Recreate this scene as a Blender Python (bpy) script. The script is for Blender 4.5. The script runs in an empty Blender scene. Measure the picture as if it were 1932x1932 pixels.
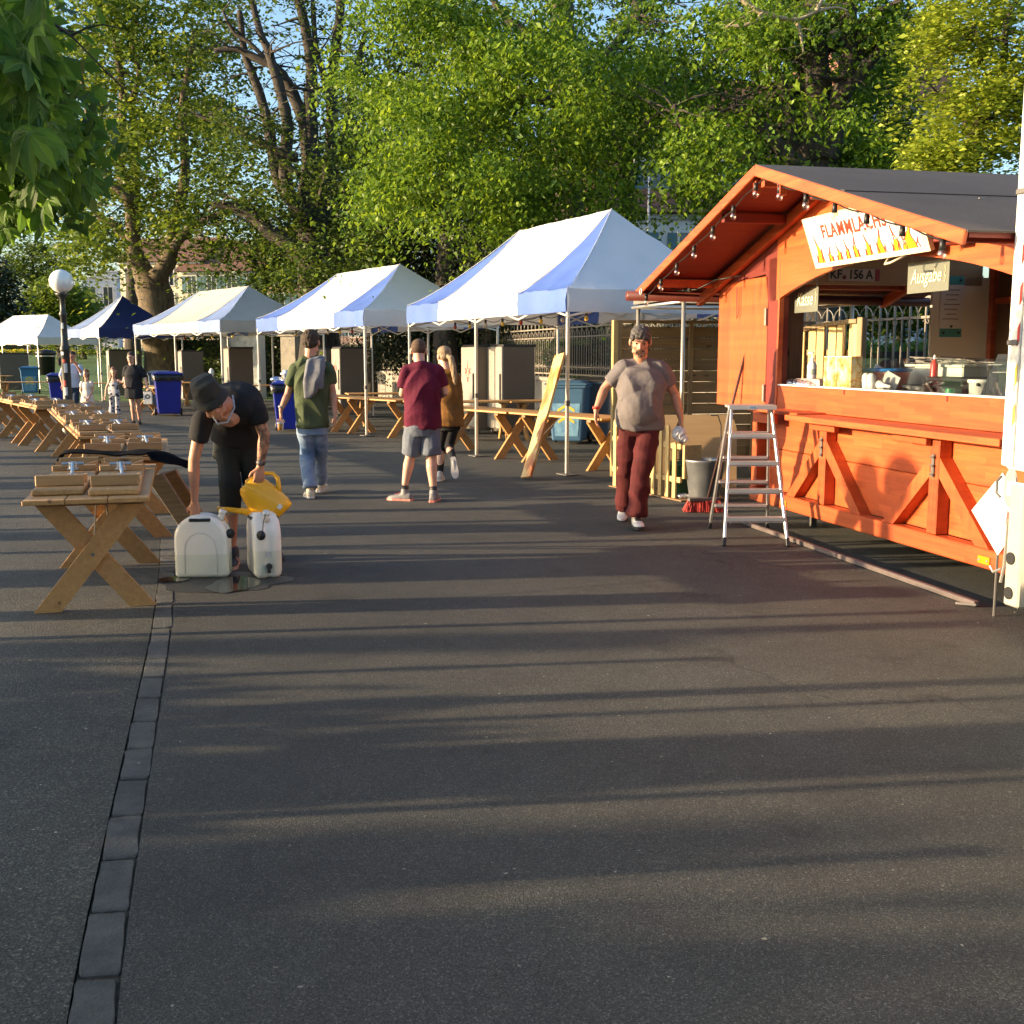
import bpy, bmesh, math, random
import numpy as np
from mathutils import Vector, Matrix, noise
random.seed(7); RNG = np.random.default_rng(7)
PI = math.pi
SC = bpy.context.scene
COL = SC.collection
# ------------------------------------------------------------------ camera
F_PX, CX, PITCH, CAMZ = 2108.0, 966.0, math.atan(296 / 2108.0), 1.55
cam = bpy.data.objects.new('camera', bpy.data.cameras.new('camera'))
COL.objects.link(cam); SC.camera = cam
cam.location = (0, 0, CAMZ); cam.rotation_euler = (PI / 2 - PITCH, 0, 0)
cam.data.sensor_width = 36; cam.data.sensor_height = 36
cam.data.lens = 36 * F_PX / 1932.0
cam.data.clip_start = 0.05; cam.data.clip_end = 1500
# ------------------------------------------------------------------ light
SUN_EL, SUN_AZ = math.radians(9.5), math.radians(7.0)
world = bpy.data.worlds.new('World'); SC.world = world; world.use_nodes = True
nt = world.node_tree
bg = nt.nodes['Background']
sky = nt.nodes.new('ShaderNodeTexSky'); sky.sky_type = 'NISHITA'; sky.sun_disc = False
sky.sun_elevation = SUN_EL; sky.sun_rotation = math.radians(263)
sky.air_density = 1.0; sky.dust_density = 2.4; sky.ozone_density = 2.5
nt.links.new(sky.outputs[0], bg.inputs[0]); bg.inputs[1].default_value = 0.15
sun = bpy.data.objects.new('sun', bpy.data.lights.new('sun', 'SUN')); COL.objects.link(sun)
sun.data.energy = 4.4; sun.data.angle = math.radians(0.5); sun.data.color = (1.0, 0.74, 0.45)
L = Vector((math.cos(SUN_EL) * math.cos(SUN_AZ), math.cos(SUN_EL) * math.sin(SUN_AZ), -math.sin(SUN_EL)))
sun.rotation_euler = L.to_track_quat('-Z', 'Y').to_euler()
SC.view_settings.view_transform = 'Standard'; SC.view_settings.look = 'None'
SC.view_settings.gamma = 1; SC.view_settings.use_curve_mapping = False
SC.view_settings.exposure = 1.7
SC.cycles.max_bounces = 6; SC.cycles.transparent_max_bounces = 12

def ray(px, py):
    x = (px - CX) / F_PX; y = -(py - CX) / F_PX
    c, s = math.cos(PITCH), math.sin(PITCH)
    return Vector((x, c + y * s, -s + y * c))
def at(px, py, Y):
    d = ray(px, py); t = Y / d.y
    return Vector((d.x * t, Y, CAMZ + d.z * t))
def gp(px, py, z=0.0):
    d = ray(px, py); t = (z - CAMZ) / d.z
    return Vector((d.x * t, d.y * t, z))
V = Vector
# ------------------------------------------------------------------ materials
MATS = {}
def nodes(name):
    m = bpy.data.materials.new(name); m.use_nodes = True
    n = m.node_tree; b = n.nodes['Principled BSDF']
    return m, n, b
def lk(n, a, b): n.links.new(a, b)
def ramp(n, fac, stops):
    r = n.nodes.new('ShaderNodeValToRGB'); lk(n, fac, r.inputs[0])
    e = r.color_ramp.elements
    while len(e) < len(stops): e.new(0.5)
    for i, (p, c) in enumerate(stops):
        e[i].position = p; e[i].color = (*c, 1)
    return r
def coords(n, scale=(1, 1, 1), kind='Object'):
    t = n.nodes.new('ShaderNodeTexCoord'); mp = n.nodes.new('ShaderNodeMapping')
    mp.inputs['Scale'].default_value = scale; lk(n, t.outputs[kind], mp.inputs[0]); return mp
def noisen(n, vec, scale, detail=4, rough=0.6):
    t = n.nodes.new('ShaderNodeTexNoise'); t.inputs['Scale'].default_value = scale
    t.inputs['Detail'].default_value = detail; t.inputs['Roughness'].default_value = rough
    lk(n, vec.outputs[0], t.inputs['Vector']); return t
def mat(name, c, c2=None, scale=6, rough=0.6, metal=0, bump=0.0, bscale=None, sss=0, stretch=(1, 1, 1), spec=0.5, dirt=0, coat=0):
    """colour varied by noise between c and c2, with relief"""
    if name in MATS: return MATS[name]
    m, n, b = nodes(name)
    c2 = c2 or tuple(x * 0.78 for x in c)
    co = coords(n, stretch)
    t = noisen(n, co, scale)
    r = ramp(n, t.outputs['Fac'], [(0.3, c2), (0.7, c)])
    col = r.outputs[0]
    if dirt:
        t3 = noisen(n, co, scale * 0.35, 6, 0.7)
        r3 = ramp(n, t3.outputs['Fac'], [(0.45, (1, 1, 1)), (0.75, (1 - dirt,) * 3)])
        mx = n.nodes.new('ShaderNodeMix'); mx.data_type = 'RGBA'; mx.blend_type = 'MULTIPLY'
        mx.inputs[0].default_value = 1
        lk(n, col, mx.inputs[6]); lk(n, r3.outputs[0], mx.inputs[7]); col = mx.outputs[2]
    lk(n, col, b.inputs['Base Color'])
    b.inputs['Roughness'].default_value = rough; b.inputs['Metallic'].default_value = metal
    b.inputs['Specular IOR Level'].default_value = spec
    if coat: b.inputs['Coat Weight'].default_value = coat
    if sss:
        b.inputs['Subsurface Weight'].default_value = sss; b.inputs['Subsurface Radius'].default_value = (0.02, 0.008, 0.004)
        b.inputs['Subsurface Scale'].default_value = 0.5
    if bump:
        t2 = noisen(n, co, bscale or scale * 4, 5)
        bp = n.nodes.new('ShaderNodeBump'); bp.inputs['Strength'].default_value = bump
        bp.inputs['Distance'].default_value = 0.02
        lk(n, t2.outputs['Fac'], bp.inputs['Height']); lk(n, bp.outputs[0], b.inputs['Normal'])
    MATS[name] = m; return m
def wood(name, c, c2, axis=0, rough=0.6, knots=True, dens=1.0, lam=False):
    """wood with long grain along local axis"""
    if name in MATS: return MATS[name]
    m, n, b = nodes(name)
    sc = [14 * dens] * 3; sc[axis] = 0.9 * dens
    co = coords(n, tuple(sc)); 
    oi = n.nodes.new('ShaderNodeObjectInfo')
    ad = n.nodes.new('ShaderNodeVectorMath'); ad.operation = 'MULTIPLY_ADD'
    cb = n.nodes.new('ShaderNodeCombineXYZ')
    for i in range(3): lk(n, oi.outputs['Random'], cb.inputs[i])
    lk(n, cb.outputs[0], ad.inputs[0]); ad.inputs[1].default_value = (37, 23, 51); lk(n, co.outputs[0], ad.inputs[2])
    t = noisen(n, ad, 2.0, 6, 0.65)
    r = ramp(n, t.outputs['Fac'], [(0.28, c2), (0.5, tuple((a + d) / 2 for a, d in zip(c, c2))), (0.72, c)])
    col = r.outputs[0]
    if knots:
        k = coords(n, tuple(2.2 if i == axis else 7.0 for i in range(3)))
        vo = n.nodes.new('ShaderNodeTexVoronoi'); vo.inputs['Scale'].default_value = 1.3
        ad2 = n.nodes.new('ShaderNodeVectorMath'); ad2.operation = 'MULTIPLY_ADD'
        lk(n, cb.outputs[0], ad2.inputs[0]); ad2.inputs[1].default_value = (17, 13, 31); lk(n, k.outputs[0], ad2.inputs[2])
        lk(n, ad2.outputs[0], vo.inputs['Vector'])
        r2 = ramp(n, vo.outputs['Distance'], [(0.06, tuple(x * 0.35 for x in c2)), (0.16, (1, 1, 1))])
        mx = n.nodes.new('ShaderNodeMix'); mx.data_type = 'RGBA'; mx.blend_type = 'MULTIPLY'; mx.inputs[0].default_value = 0.8
        lk(n, col, mx.inputs[6]); lk(n, r2.outputs[0], mx.inputs[7]); col = mx.outputs[2]
    if lam:    # finger-jointed strips, each a slightly different tone, plus scuffs
        tc = n.nodes.new('ShaderNodeTexCoord'); mp = n.nodes.new('ShaderNodeMapping'); lk(n, tc.outputs['Object'], mp.inputs[0])
        mp.inputs['Rotation'].default_value = (PI / 2, 0, 0) if axis == 0 else (PI / 2, PI / 2, 0)
        bt = n.nodes.new('ShaderNodeTexBrick'); lk(n, mp.outputs[0], bt.inputs[0]); bt.inputs['Scale'].default_value = 1
        bt.inputs['Brick Width'].default_value = .42; bt.inputs['Row Height'].default_value = .047; bt.inputs['Mortar Size'].default_value = .0006
        bt.inputs['Color1'].default_value = (1.08, 1.1, 1.1, 1); bt.inputs['Color2'].default_value = (.80, .74, .70, 1); bt.inputs['Mortar'].default_value = (.72, .66, .62, 1)
        sc_ = noisen(n, coords(n), 3.2, 7, .75); rs = ramp(n, sc_.outputs['Fac'], [(.30, (.62, .58, .58)), (.42, (1, 1, 1)), (.70, (1, 1, 1)), (.78, (1.25, 1.35, 1.4))])
        for k_ in (bt.outputs['Color'], rs.outputs[0]):
            mx = n.nodes.new('ShaderNodeMix'); mx.data_type = 'RGBA'; mx.blend_type = 'MULTIPLY'; mx.inputs[0].default_value = .9
            lk(n, col, mx.inputs[6]); lk(n, k_, mx.inputs[7]); col = mx.outputs[2]
    hv = n.nodes.new('ShaderNodeHueSaturation'); mr = n.nodes.new('ShaderNodeMapRange')
    lk(n, oi.outputs['Random'], mr.inputs[0]); mr.inputs[3].default_value = 0.82; mr.inputs[4].default_value = 1.12
    lk(n, mr.outputs[0], hv.inputs['Value']); lk(n, col, hv.inputs['Color'])
    lk(n, hv.outputs[0], b.inputs['Base Color']); b.inputs['Roughness'].default_value = rough
    bp = n.nodes.new('ShaderNodeBump'); bp.inputs['Strength'].default_value = 0.25; bp.inputs['Distance'].default_value = 0.004
    lk(n, t.outputs['Fac'], bp.inputs['Height']); lk(n, bp.outputs[0], b.inputs['Normal'])
    MATS[name] = m; return m
def leafmat(name, c1, c2, c3, trans=0.45):
    if name in MATS: return MATS[name]
    m, n, b = nodes(name)
    g = n.nodes.new('ShaderNodeNewGeometry')
    r = ramp(n, g.outputs['Random Per Island'], [(0.0, c1), (0.55, c2), (1.0, c3)])
    lk(n, r.outputs[0], b.inputs['Base Color']); b.inputs['Roughness'].default_value = 0.5
    b.inputs['Specular IOR Level'].default_value = 0.35
    tr = n.nodes.new('ShaderNodeBsdfTranslucent')
    br = n.nodes.new('ShaderNodeHueSaturation'); br.inputs['Value'].default_value = 1.5; br.inputs['Hue'].default_value = 0.485
    lk(n, r.outputs[0], br.inputs['Color']); lk(n, br.outputs[0], tr.inputs[0])
    mx = n.nodes.new('ShaderNodeMixShader'); mx.inputs[0].default_value = trans
    lk(n, b.outputs[0], mx.inputs[1]); lk(n, tr.outputs[0], mx.inputs[2])
    lk(n, mx.outputs[0], n.nodes['Material Output'].inputs['Surface'])
    MATS[name] = m; return m
def glassmat(name, c=(1, 1, 1), rough=0.03, alpha=0.25):
    if name in MATS: return MATS[name]
    m, n, b = nodes(name)
    b.inputs['Base Color'].default_value = (*c, 1); b.inputs['Roughness'].default_value = rough
    if alpha < .5:
        b = n.nodes.new('ShaderNodeBsdfGlossy'); b.inputs['Roughness'].default_value = rough; b.inputs['Color'].default_value = (*c, 1)
    tr = n.nodes.new('ShaderNodeBsdfTransparent'); tr.inputs[0].default_value = (*[0.6 + 0.4 * x for x in c], 1)
    mx = n.nodes.new('ShaderNodeMixShader'); mx.inputs[0].default_value = alpha
    lk(n, tr.outputs[0], mx.inputs[1]); lk(n, b.outputs[0], mx.inputs[2])
    lk(n, mx.outputs[0], n.nodes['Material Output'].inputs['Surface'])
    MATS[name] = m; return m
# ------------------------------------------------------------------ mesh builder
def frame_of(d, up=V((0, 0, 1))):
    d = V(d).normalized()
    if abs(d.dot(up)) > 0.985: up = V((0, 1, 0)) if abs(d.y) < 0.9 else V((1, 0, 0))
    s = d.cross(up).normalized(); u = s.cross(d).normalized()
    return s, u
class MB:
    def __init__(s): s.v = []; s.f = []
    def add(s, vs, fs):
        o = len(s.v); s.v += [V(p) for p in vs]; s.f += [tuple(i + o for i in f) for f in fs]; return s
    def box(s, c, size, M=None, b=0.004):
        c = V(c); h = [x / 2 for x in size]; b = min(b, min(h) * 0.45)
        if b <= 0:
            vs = [V((x * h[0], y * h[1], z * h[2])) for x in (-1, 1) for y in (-1, 1) for z in (-1, 1)]
            fs = [(0, 1, 3, 2), (4, 6, 7, 5), (0, 4, 5, 1), (2, 3, 7, 6), (0, 2, 6, 4), (1, 5, 7, 3)]
        else:
            vs = []; idx = {}
            S = [(x, y, z) for x in (-1, 1) for y in (-1, 1) for z in (-1, 1)]
            for sg in S:
                for a in range(3):
                    p = [sg[i] * (h[i] - (0 if i == a else b)) for i in range(3)]
                    idx[(sg, a)] = len(vs); vs.append(V(p))
            fs = []
            for a in range(3):
                o = [i for i in range(3) if i != a]
                for sa in (-1, 1):
                    q = []
                    for (p, r) in ((-1, -1), (1, -1), (1, 1), (-1, 1)):
                        sg = [0, 0, 0]; sg[a] = sa; sg[o[0]] = p; sg[o[1]] = r; q.append(idx[(tuple(sg), a)])
                    fs.append(q)
                for p in (-1, 1):
                    for r in (-1, 1):
                        s0 = [0, 0, 0]; s0[o[0]] = p; s0[o[1]] = r; s1 = list(s0); s0[a] = -1; s1[a] = 1
                        s0, s1 = tuple(s0), tuple(s1)
                        fs.append([idx[(s0, o[0])], idx[(s1, o[0])], idx[(s1, o[1])], idx[(s0, o[1])]])
            for sg in S: fs.append([idx[(sg, 0)], idx[(sg, 1)], idx[(sg, 2)]])
            out = []
            for f in fs:
                cc = sum((vs[i] for i in f), V()) / len(f)
                nn = (vs[f[1]] - vs[f[0]]).cross(vs[f[2]] - vs[f[0]])
                out.append(f if nn.dot(cc) > 0 else f[::-1])
            fs = out
        if M is not None: vs = [M @ p for p in vs]
        return s.add([p + c for p in vs], fs)
    def beam(s, a, c, w, h, up=V((0, 0, 1)), b=0.004):
        """bar from a to c; w across, h along up"""
        a, c = V(a), V(c); d = (c - a); l = d.length; d.normalize(); sd, u = frame_of(d, V(up))
        M = Matrix((d, sd, u)).transposed()
        return s.box((a + c) / 2, (l, w, h), M, b)
    def tube(s, pts, rad, n=8, cap=True):
        pts = [V(p) for p in pts]
        if not hasattr(rad, '__len__'): rad = [rad] * len(pts)
        o = len(s.v); up = None
        for i, p in enumerate(pts):
            d = (pts[min(i + 1, len(pts) - 1)] - pts[max(i - 1, 0)])
            if d.length < 1e-9: d = V((0, 0, 1))
            d.normalize()
            if up is None: sd, u = frame_of(d)
            else:
                u = (up - d * up.dot(d)).normalized(); sd = d.cross(u)
            up = u
            for k in range(n):
                a = 2 * PI * k / n
                s.v.append(p + sd * (math.cos(a) * rad[i]) + u * (math.sin(a) * rad[i]))
        for i in range(len(pts) - 1):
            for k in range(n):
                q = (k + 1) % n
                s.f.append((o + i * n + k, o + i * n + q, o + (i + 1) * n + q, o + (i + 1) * n + k))
        if cap:
            s.f.append(tuple(o + k for k in range(n))[::-1]); e = o + (len(pts) - 1) * n
            s.f.append(tuple(e + k for k in range(n)))
        return s
    def loft(s, rings, cap=True):
        """rings: list of (centre, axis a, axis b) -> ellipse rings"""
        n = 20; o = len(s.v)
        for (c, a, b) in rings:
            for k in range(n):
                t = 2 * PI * k / n; ca, sa = math.cos(t), math.sin(t)
                ca = math.copysign(abs(ca) ** 0.85, ca); sa = math.copysign(abs(sa) ** 0.85, sa)
                s.v.append(V(c) + V(a) * ca + V(b) * sa)
        for i in range(len(rings) - 1):
            for k in range(n):
                q = (k + 1) % n
                s.f.append((o + i * n + k, o + i * n + q, o + (i + 1) * n + q, o + (i + 1) * n + k))
        if cap:
            s.f.append(tuple(o + k for k in range(n))[::-1]); e = o + (len(rings) - 1) * n
            s.f.append(tuple(e + k for k in range(n)))
        return s
    def ball(s, c, r, seg=12, rings=8, M=None):
        c = V(c); r = (r, r, r) if not hasattr(r, '__len__') else r
        vs = [V((0, 0, r[2]))]
        for i in range(1, rings):
            t = PI * i / rings
            for k in range(seg):
                a = 2 * PI * k / seg; vs.append(V((math.sin(t) * math.cos(a) * r[0], math.sin(t) * math.sin(a) * r[1], math.cos(t) * r[2])))
        vs.append(V((0, 0, -r[2]))); fs = []
        for k in range(seg):
            q = (k + 1) % seg; fs.append((0, 1 + k, 1 + q))
            for i in range(rings - 2): fs.append((1 + i * seg + k, 1 + (i + 1) * seg + k, 1 + (i + 1) * seg + q, 1 + i * seg + q))
            e = 1 + (rings - 2) * seg; fs.append((e + q, e + k, len(vs) - 1))
        if M is not None: vs = [M @ p for p in vs]
        return s.add([p + c for p in vs], fs)
    def capsule(s, a, c, r0, r1=None, n=10):
        a, c = V(a), V(c); r1 = r0 if r1 is None else r1
        d = (c - a); l = max(d.length, 1e-6); d = d / l
        pts, rr = [], []
        for t in (-1, -0.92, -0.7, -0.38, 0): pts.append(a + d * (r0 * t)); rr.append(r0 * math.sqrt(max(0.002, 1 - t * t)))
        for t in (0, 0.38, 0.7, 0.92, 1): pts.append(c + d * (r1 * t)); rr.append(r1 * math.sqrt(max(0.002, 1 - t * t)))
        return s.tube(pts, rr, n)
    def lathe(s, prof, n=20, c=(0, 0, 0), M=None, cap=True):
        c = V(c); o = len(s.v)
        for (r, z) in prof:
            for k in range(n):
                a = 2 * PI * k / n; p = V((r * math.cos(a), r * math.sin(a), z))
                s.v.append((M @ p if M is not None else p) + c)
        for i in range(len(prof) - 1):
            for k in range(n):
                q = (k + 1) % n; s.f.append((o + i * n + k, o + i * n + q, o + (i + 1) * n + q, o + (i + 1) * n + k))
        if cap:
            s.f.append(tuple(o + k for k in range(n))[::-1]); e = o + (len(prof) - 1) * n; s.f.append(tuple(e + k for k in range(n)))
        return s
    def prism(s, poly, off, M=None):
        """poly: list of 3D points, extruded by vector off"""
        n = len(poly); poly = [V(p) for p in poly]; off = V(off)
        vs = poly + [p + off for p in poly]
        if M is not None: vs = [M @ p for p in vs]
        return s.add(vs, [tuple(range(n))[::-1], tuple(range(n, 2 * n))] + [(i, (i + 1) % n, n + (i + 1) % n, n + i) for i in range(n)])
    def build(s, name, m, parent=None, smooth=False, kind=None, fix=False):
        off = ORG.get(parent.name, V()) if parent is not None else V()
        me = bpy.data.meshes.new(name)
        me.from_pydata([tuple(p - off) for p in s.v], [], s.f)
        if fix:
            bm = bmesh.new(); bm.from_mesh(me); bmesh.ops.recalc_face_normals(bm, faces=bm.faces); bm.to_mesh(me); bm.free()
        if m: me.materials.append(m)
        if smooth: me.polygons.foreach_set('use_smooth', [True] * len(me.polygons))
        o = bpy.data.objects.new(name, me); COL.objects.link(o)
        if parent is not None:
            o.parent = parent; ORG[o.name] = off
        if kind: o['kind'] = kind
        return o
ORG = {}
def tag(o, label, cat, group=None):
    o['label'] = label; o['category'] = cat
    if group: o['group'] = group
    return o
def thing(name, label, cat, loc=(0, 0, 0), rz=0, group=None, world=False):
    """world=True: children give world coordinates (no rotation)"""
    o = bpy.data.objects.new(name, None); COL.objects.link(o); o.empty_display_size = 0.2
    o.location = loc; o.rotation_euler = (0, 0, rz)
    ORG[o.name] = V(loc) if world else V()
    return tag(o, label, cat, group)
def copy_tree(o, parent=None, loc=None, rz=None, label=None, group=None):
    kids = list(o.children)
    c = o.copy(); COL.objects.link(c); c.parent = parent
    if loc is not None: c.location = loc
    if rz is not None: c.rotation_euler = (0, 0, rz)
    if label: c['label'] = label
    if group: c['group'] = group
    for k in kids: copy_tree(k, c)
    return c
def dupm(me_obj, name, parent, loc, rot=(0, 0, 0), scale=(1, 1, 1)):
    o = bpy.data.objects.new(name, me_obj.data); COL.objects.link(o); o.parent = parent
    o.location = loc; o.rotation_euler = rot; o.scale = scale
    return o
def text(body, size, m, parent, loc, rot, name='lettering', shear=0, sx=1.0, off=0.0, align='CENTER', ext=0.0015):
    cu = bpy.data.curves.new(name, 'FONT'); cu.body = body; cu.size = size; cu.shear = shear; cu.offset = off
    cu.align_x = align; cu.align_y = 'CENTER'; cu.extrude = ext; cu.resolution_u = 3; cu.space_character = 1.10 if body.isupper() and len(body) > 6 else 1.0
    t = bpy.data.objects.new(name, cu); COL.objects.link(t)
    bpy.context.view_layer.update()
    me = bpy.data.meshes.new_from_object(t.evaluated_get(bpy.context.evaluated_depsgraph_get()))
    bpy.data.objects.remove(t)
    me.materials.clear(); me.materials.append(m)
    o = bpy.data.objects.new(name, me); COL.objects.link(o); o.parent = parent
    o.location = loc; o.rotation_euler = rot; o.scale = (sx, 1, 1)
    return o
PENDING = []   # voxel remesh jobs
def organic(mb, name, m, parent, voxel=0.008, smooth=4, wr=0.0, wsc=(14, 14, 14), seed=0.0, mats=None):
    o = mb.build(name, m, parent)
    md = o.modifiers.new('r', 'REMESH'); md.mode = 'VOXEL'; md.voxel_size = voxel; md.use_smooth_shade = True
    sm = o.modifiers.new('s', 'SMOOTH'); sm.factor = 0.6; sm.iterations = smooth
    PENDING.append((o, wr, wsc, seed, mats)); return o
def flush():
    bpy.context.view_layer.update()
    dg = bpy.context.evaluated_depsgraph_get()
    res = [(o, bpy.data.meshes.new_from_object(o.evaluated_get(dg))) for o, *_ in PENDING]
    for (o, me), (_, wr, wsc, seed, mats) in zip(res, PENDING):
        o.modifiers.clear(); old = o.data; o.data = me; me.name = old.name
        if wr:
            n = len(me.vertices); co = np.empty(n * 3, 'f'); no = np.empty(n * 3, 'f')
            me.vertices.foreach_get('co', co); me.vertices.foreach_get('normal', no)
            co = co.reshape(-1, 3); no = no.reshape(-1, 3)
            q = co * np.array(wsc) + seed * 7.1
            # ridged folds from warped sines: cheap, no two regions alike
            w = np.sin(q[:, 0] + 1.7 * np.sin(q[:, 1] * 0.7 + q[:, 2] * 0.45)) + 0.8 * np.sin(q[:, 2] * 1.25 + 1.9 * np.sin(q[:, 0] * 0.6 + 1.1) + q[:, 1] * 0.5) \
                + 0.5 * np.sin(q[:, 1] * 1.9 + q[:, 0] * 1.1 + 1.3 * np.sin(q[:, 2] * 0.9))
            w = 1 - np.abs(w) / 1.6
            co += no * (w * wr)[:, None]
            me.vertices.foreach_set('co', co.ravel()); me.update()
        me.polygons.foreach_set('use_smooth', [True] * len(me.polygons))
        if mats: mats(me)
    PENDING.clear()
# ------------------------------------------------------------------ ground
def asphalt(name, base, lo, scale, bump, seed):
    m, n, b = nodes(name)
    co = coords(n); co.inputs['Location'].default_value = (seed, seed * 1.3, 0)
    big = noisen(n, co, 0.35, 5, 0.6); mid = noisen(n, co, 3.0, 4, 0.7); fine = noisen(n, co, scale, 3, 0.8)
    vo = n.nodes.new('ShaderNodeTexVoronoi'); vo.inputs['Scale'].default_value = scale * 0.9; lk(n, co.outputs[0], vo.inputs['Vector'])
    r = ramp(n, fine.outputs['Fac'], [(0.34, tuple(x * .7 for x in lo)), (0.5, base), (0.62, tuple(x * 1.25 for x in base)), (0.72, tuple(x * 2.6 for x in base))])
    r2 = ramp(n, big.outputs['Fac'], [(0.35, (0.66, 0.67, 0.70)), (0.65, (1.2, 1.17, 1.12))])
    r3 = ramp(n, mid.outputs['Fac'], [(0.35, (0.85, 0.85, 0.85)), (0.65, (1.08, 1.08, 1.08))])
    # scattered pale chippings and dark oil spots
    sp = n.nodes.new('ShaderNodeTexVoronoi'); sp.inputs['Scale'].default_value = 9; lk(n, co.outputs[0], sp.inputs['Vector'])
    r4 = ramp(n, sp.outputs['Distance'], [(0.035, (5, 4.8, 4.4)), (0.05, (1, 1, 1))])
    sp2 = noisen(n, co, 1.3, 6, 0.7)
    r5 = ramp(n, sp2.outputs['Fac'], [(0.58, (1, 1, 1)), (0.70, (0.55, 0.55, 0.56))])
    # fine meandering cracks, only in some places
    wv = noisen(n, co, 2.2, 3, .6); va = n.nodes.new('ShaderNodeVectorMath'); va.operation = 'MULTIPLY_ADD'; lk(n, wv.outputs['Color'], va.inputs[0]); va.inputs[1].default_value = (.5, .5, .5); lk(n, co.outputs[0], va.inputs[2])
    ve = n.nodes.new('ShaderNodeTexVoronoi'); ve.feature = 'DISTANCE_TO_EDGE'; ve.inputs['Scale'].default_value = .45; lk(n, va.outputs[0], ve.inputs['Vector'])
    r6 = ramp(n, ve.outputs['Distance'], [(0.0, (.45, .45, .45)), (0.006, (1, 1, 1))])
    ms = noisen(n, co, .25, 2, .5); rm = ramp(n, ms.outputs['Fac'], [(.52, (0, 0, 0)), (.6, (1, 1, 1))])
    m6 = n.nodes.new('ShaderNodeMix'); m6.data_type = 'RGBA'; m6.inputs[6].default_value = (1, 1, 1, 1); lk(n, rm.outputs[0], m6.inputs[0]); lk(n, r6.outputs[0], m6.inputs[7])
    col = r.outputs[0]
    mx = n.nodes.new('ShaderNodeMix'); mx.data_type = 'RGBA'; mx.blend_type = 'MULTIPLY'; mx.inputs[0].default_value = 1; lk(n, col, mx.inputs[6]); lk(n, m6.outputs[2], mx.inputs[7]); col = mx.outputs[2]
    vc = n.nodes.new('ShaderNodeTexVoronoi'); vc.inputs['Scale'].default_value = scale * 1.1; lk(n, co.outputs[0], vc.inputs['Vector'])
    sx = n.nodes.new('ShaderNodeSeparateColor'); lk(n, vc.outputs['Color'], sx.inputs[0])
    r7 = ramp(n, sx.outputs[0], [(0.0, (.5, .5, .5)), (.6, (.95, .95, .95)), (.9, (1.35, 1.33, 1.28)), (1.0, (2.5, 2.4, 2.2))])
    for k in (r2, r3, r4, r5, r7):
        mx = n.nodes.new('ShaderNodeMix'); mx.data_type = 'RGBA'; mx.blend_type = 'MULTIPLY'; mx.inputs[0].default_value = 1
        lk(n, col, mx.inputs[6]); lk(n, k.outputs[0], mx.inputs[7]); col = mx.outputs[2]
    lk(n, col, b.inputs['Base Color']); b.inputs['Roughness'].default_value = 0.75; b.inputs['Specular IOR Level'].default_value = 0.4
    ad = n.nodes.new('ShaderNodeMath'); ad.operation = 'ADD'; lk(n, fine.outputs['Fac'], ad.inputs[0])
    mu = n.nodes.new('ShaderNodeMath'); mu.operation = 'MULTIPLY'; mu.inputs[1].default_value = -0.8; lk(n, vo.outputs['Distance'], mu.inputs[0]); lk(n, mu.outputs[0], ad.inputs[1])
    bp = n.nodes.new('ShaderNodeBump'); bp.inputs['Strength'].default_value = bump; bp.inputs['Distance'].default_value = 0.012
    lk(n, ad.outputs[0], bp.inputs['Height']); lk(n, bp.outputs[0], b.inputs['Normal'])
    return m
M_ROAD = asphalt('asphalt_road', (0.068, 0.070, 0.063), (0.028, 0.030, 0.029), 190, 0.8, 3)
M_PAVE = asphalt('asphalt_pavement', (0.078, 0.078, 0.066), (0.029, 0.030, 0.027), 130, 0.9, 11)
M_SOIL = mat('dark_soil', (0.03, 0.026, 0.02), scale=3, rough=0.95, bump=0.5, bscale=20)
def sheet(name, pts, m, z=None, kind='structure', parent=None):
    mb = MB(); mb.add([V((p[0], p[1], p[2] if z is None else z)) for p in pts], [tuple(range(len(pts)))])
    o = mb.build(name, m, parent)
    if kind: o['kind'] = kind
    return o
sheet('ground', [(-500, -60, 0), (500, -60, 0), (500, 900, 0), (-500, 900, 0)], M_SOIL, -0.04)
KL = [(127, 1932), (153, 1787), (206, 1546), (241, 1393), (285, 1195), (298, 1103), (302, 1050), (303, 993), (283, 942), (262, 905)]
KR = [(216, 1932), (228, 1787), (254, 1611), (287, 1388), (311, 1213), (326, 1108), (333, 1050), (338, 985), (322, 935), (300, 900)]
def line_at(tab, steps):
    P = [gp(*p) for p in tab]
    # extrapolate behind the camera
    P.insert(0, P[0] + (P[0] - P[1]).normalized() * 6)
    d = (P[-1] - P[-2]).normalized(); P.append(P[-1] + V((-0.5, 0.87, 0)) * 20)
    out = []
    for y in steps:
        for a, c in zip(P, P[1:]):
            if a.y <= y <= c.y: out.append(a + (c - a) * ((y - a.y) / (c.y - a.y))); break
    return out
ys = [-2.0]
while ys[-1] < 24: ys.append(ys[-1] + (0.33 if ys[-1] < 14 else 0.6))
KLp, KRp = line_at(KL, ys), line_at(KR, ys)
n_k = min(len(KLp), len(KRp))
KRp = [a + (V((b_.x, a.y, 0)) - a) * 1.0 for a, b_ in zip(KLp, KRp)]
KRp = [V((max(b_.x, a.x + 0.11), a.y + 0.015, 0)) for a, b_ in zip(KLp, KRp)]
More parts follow.
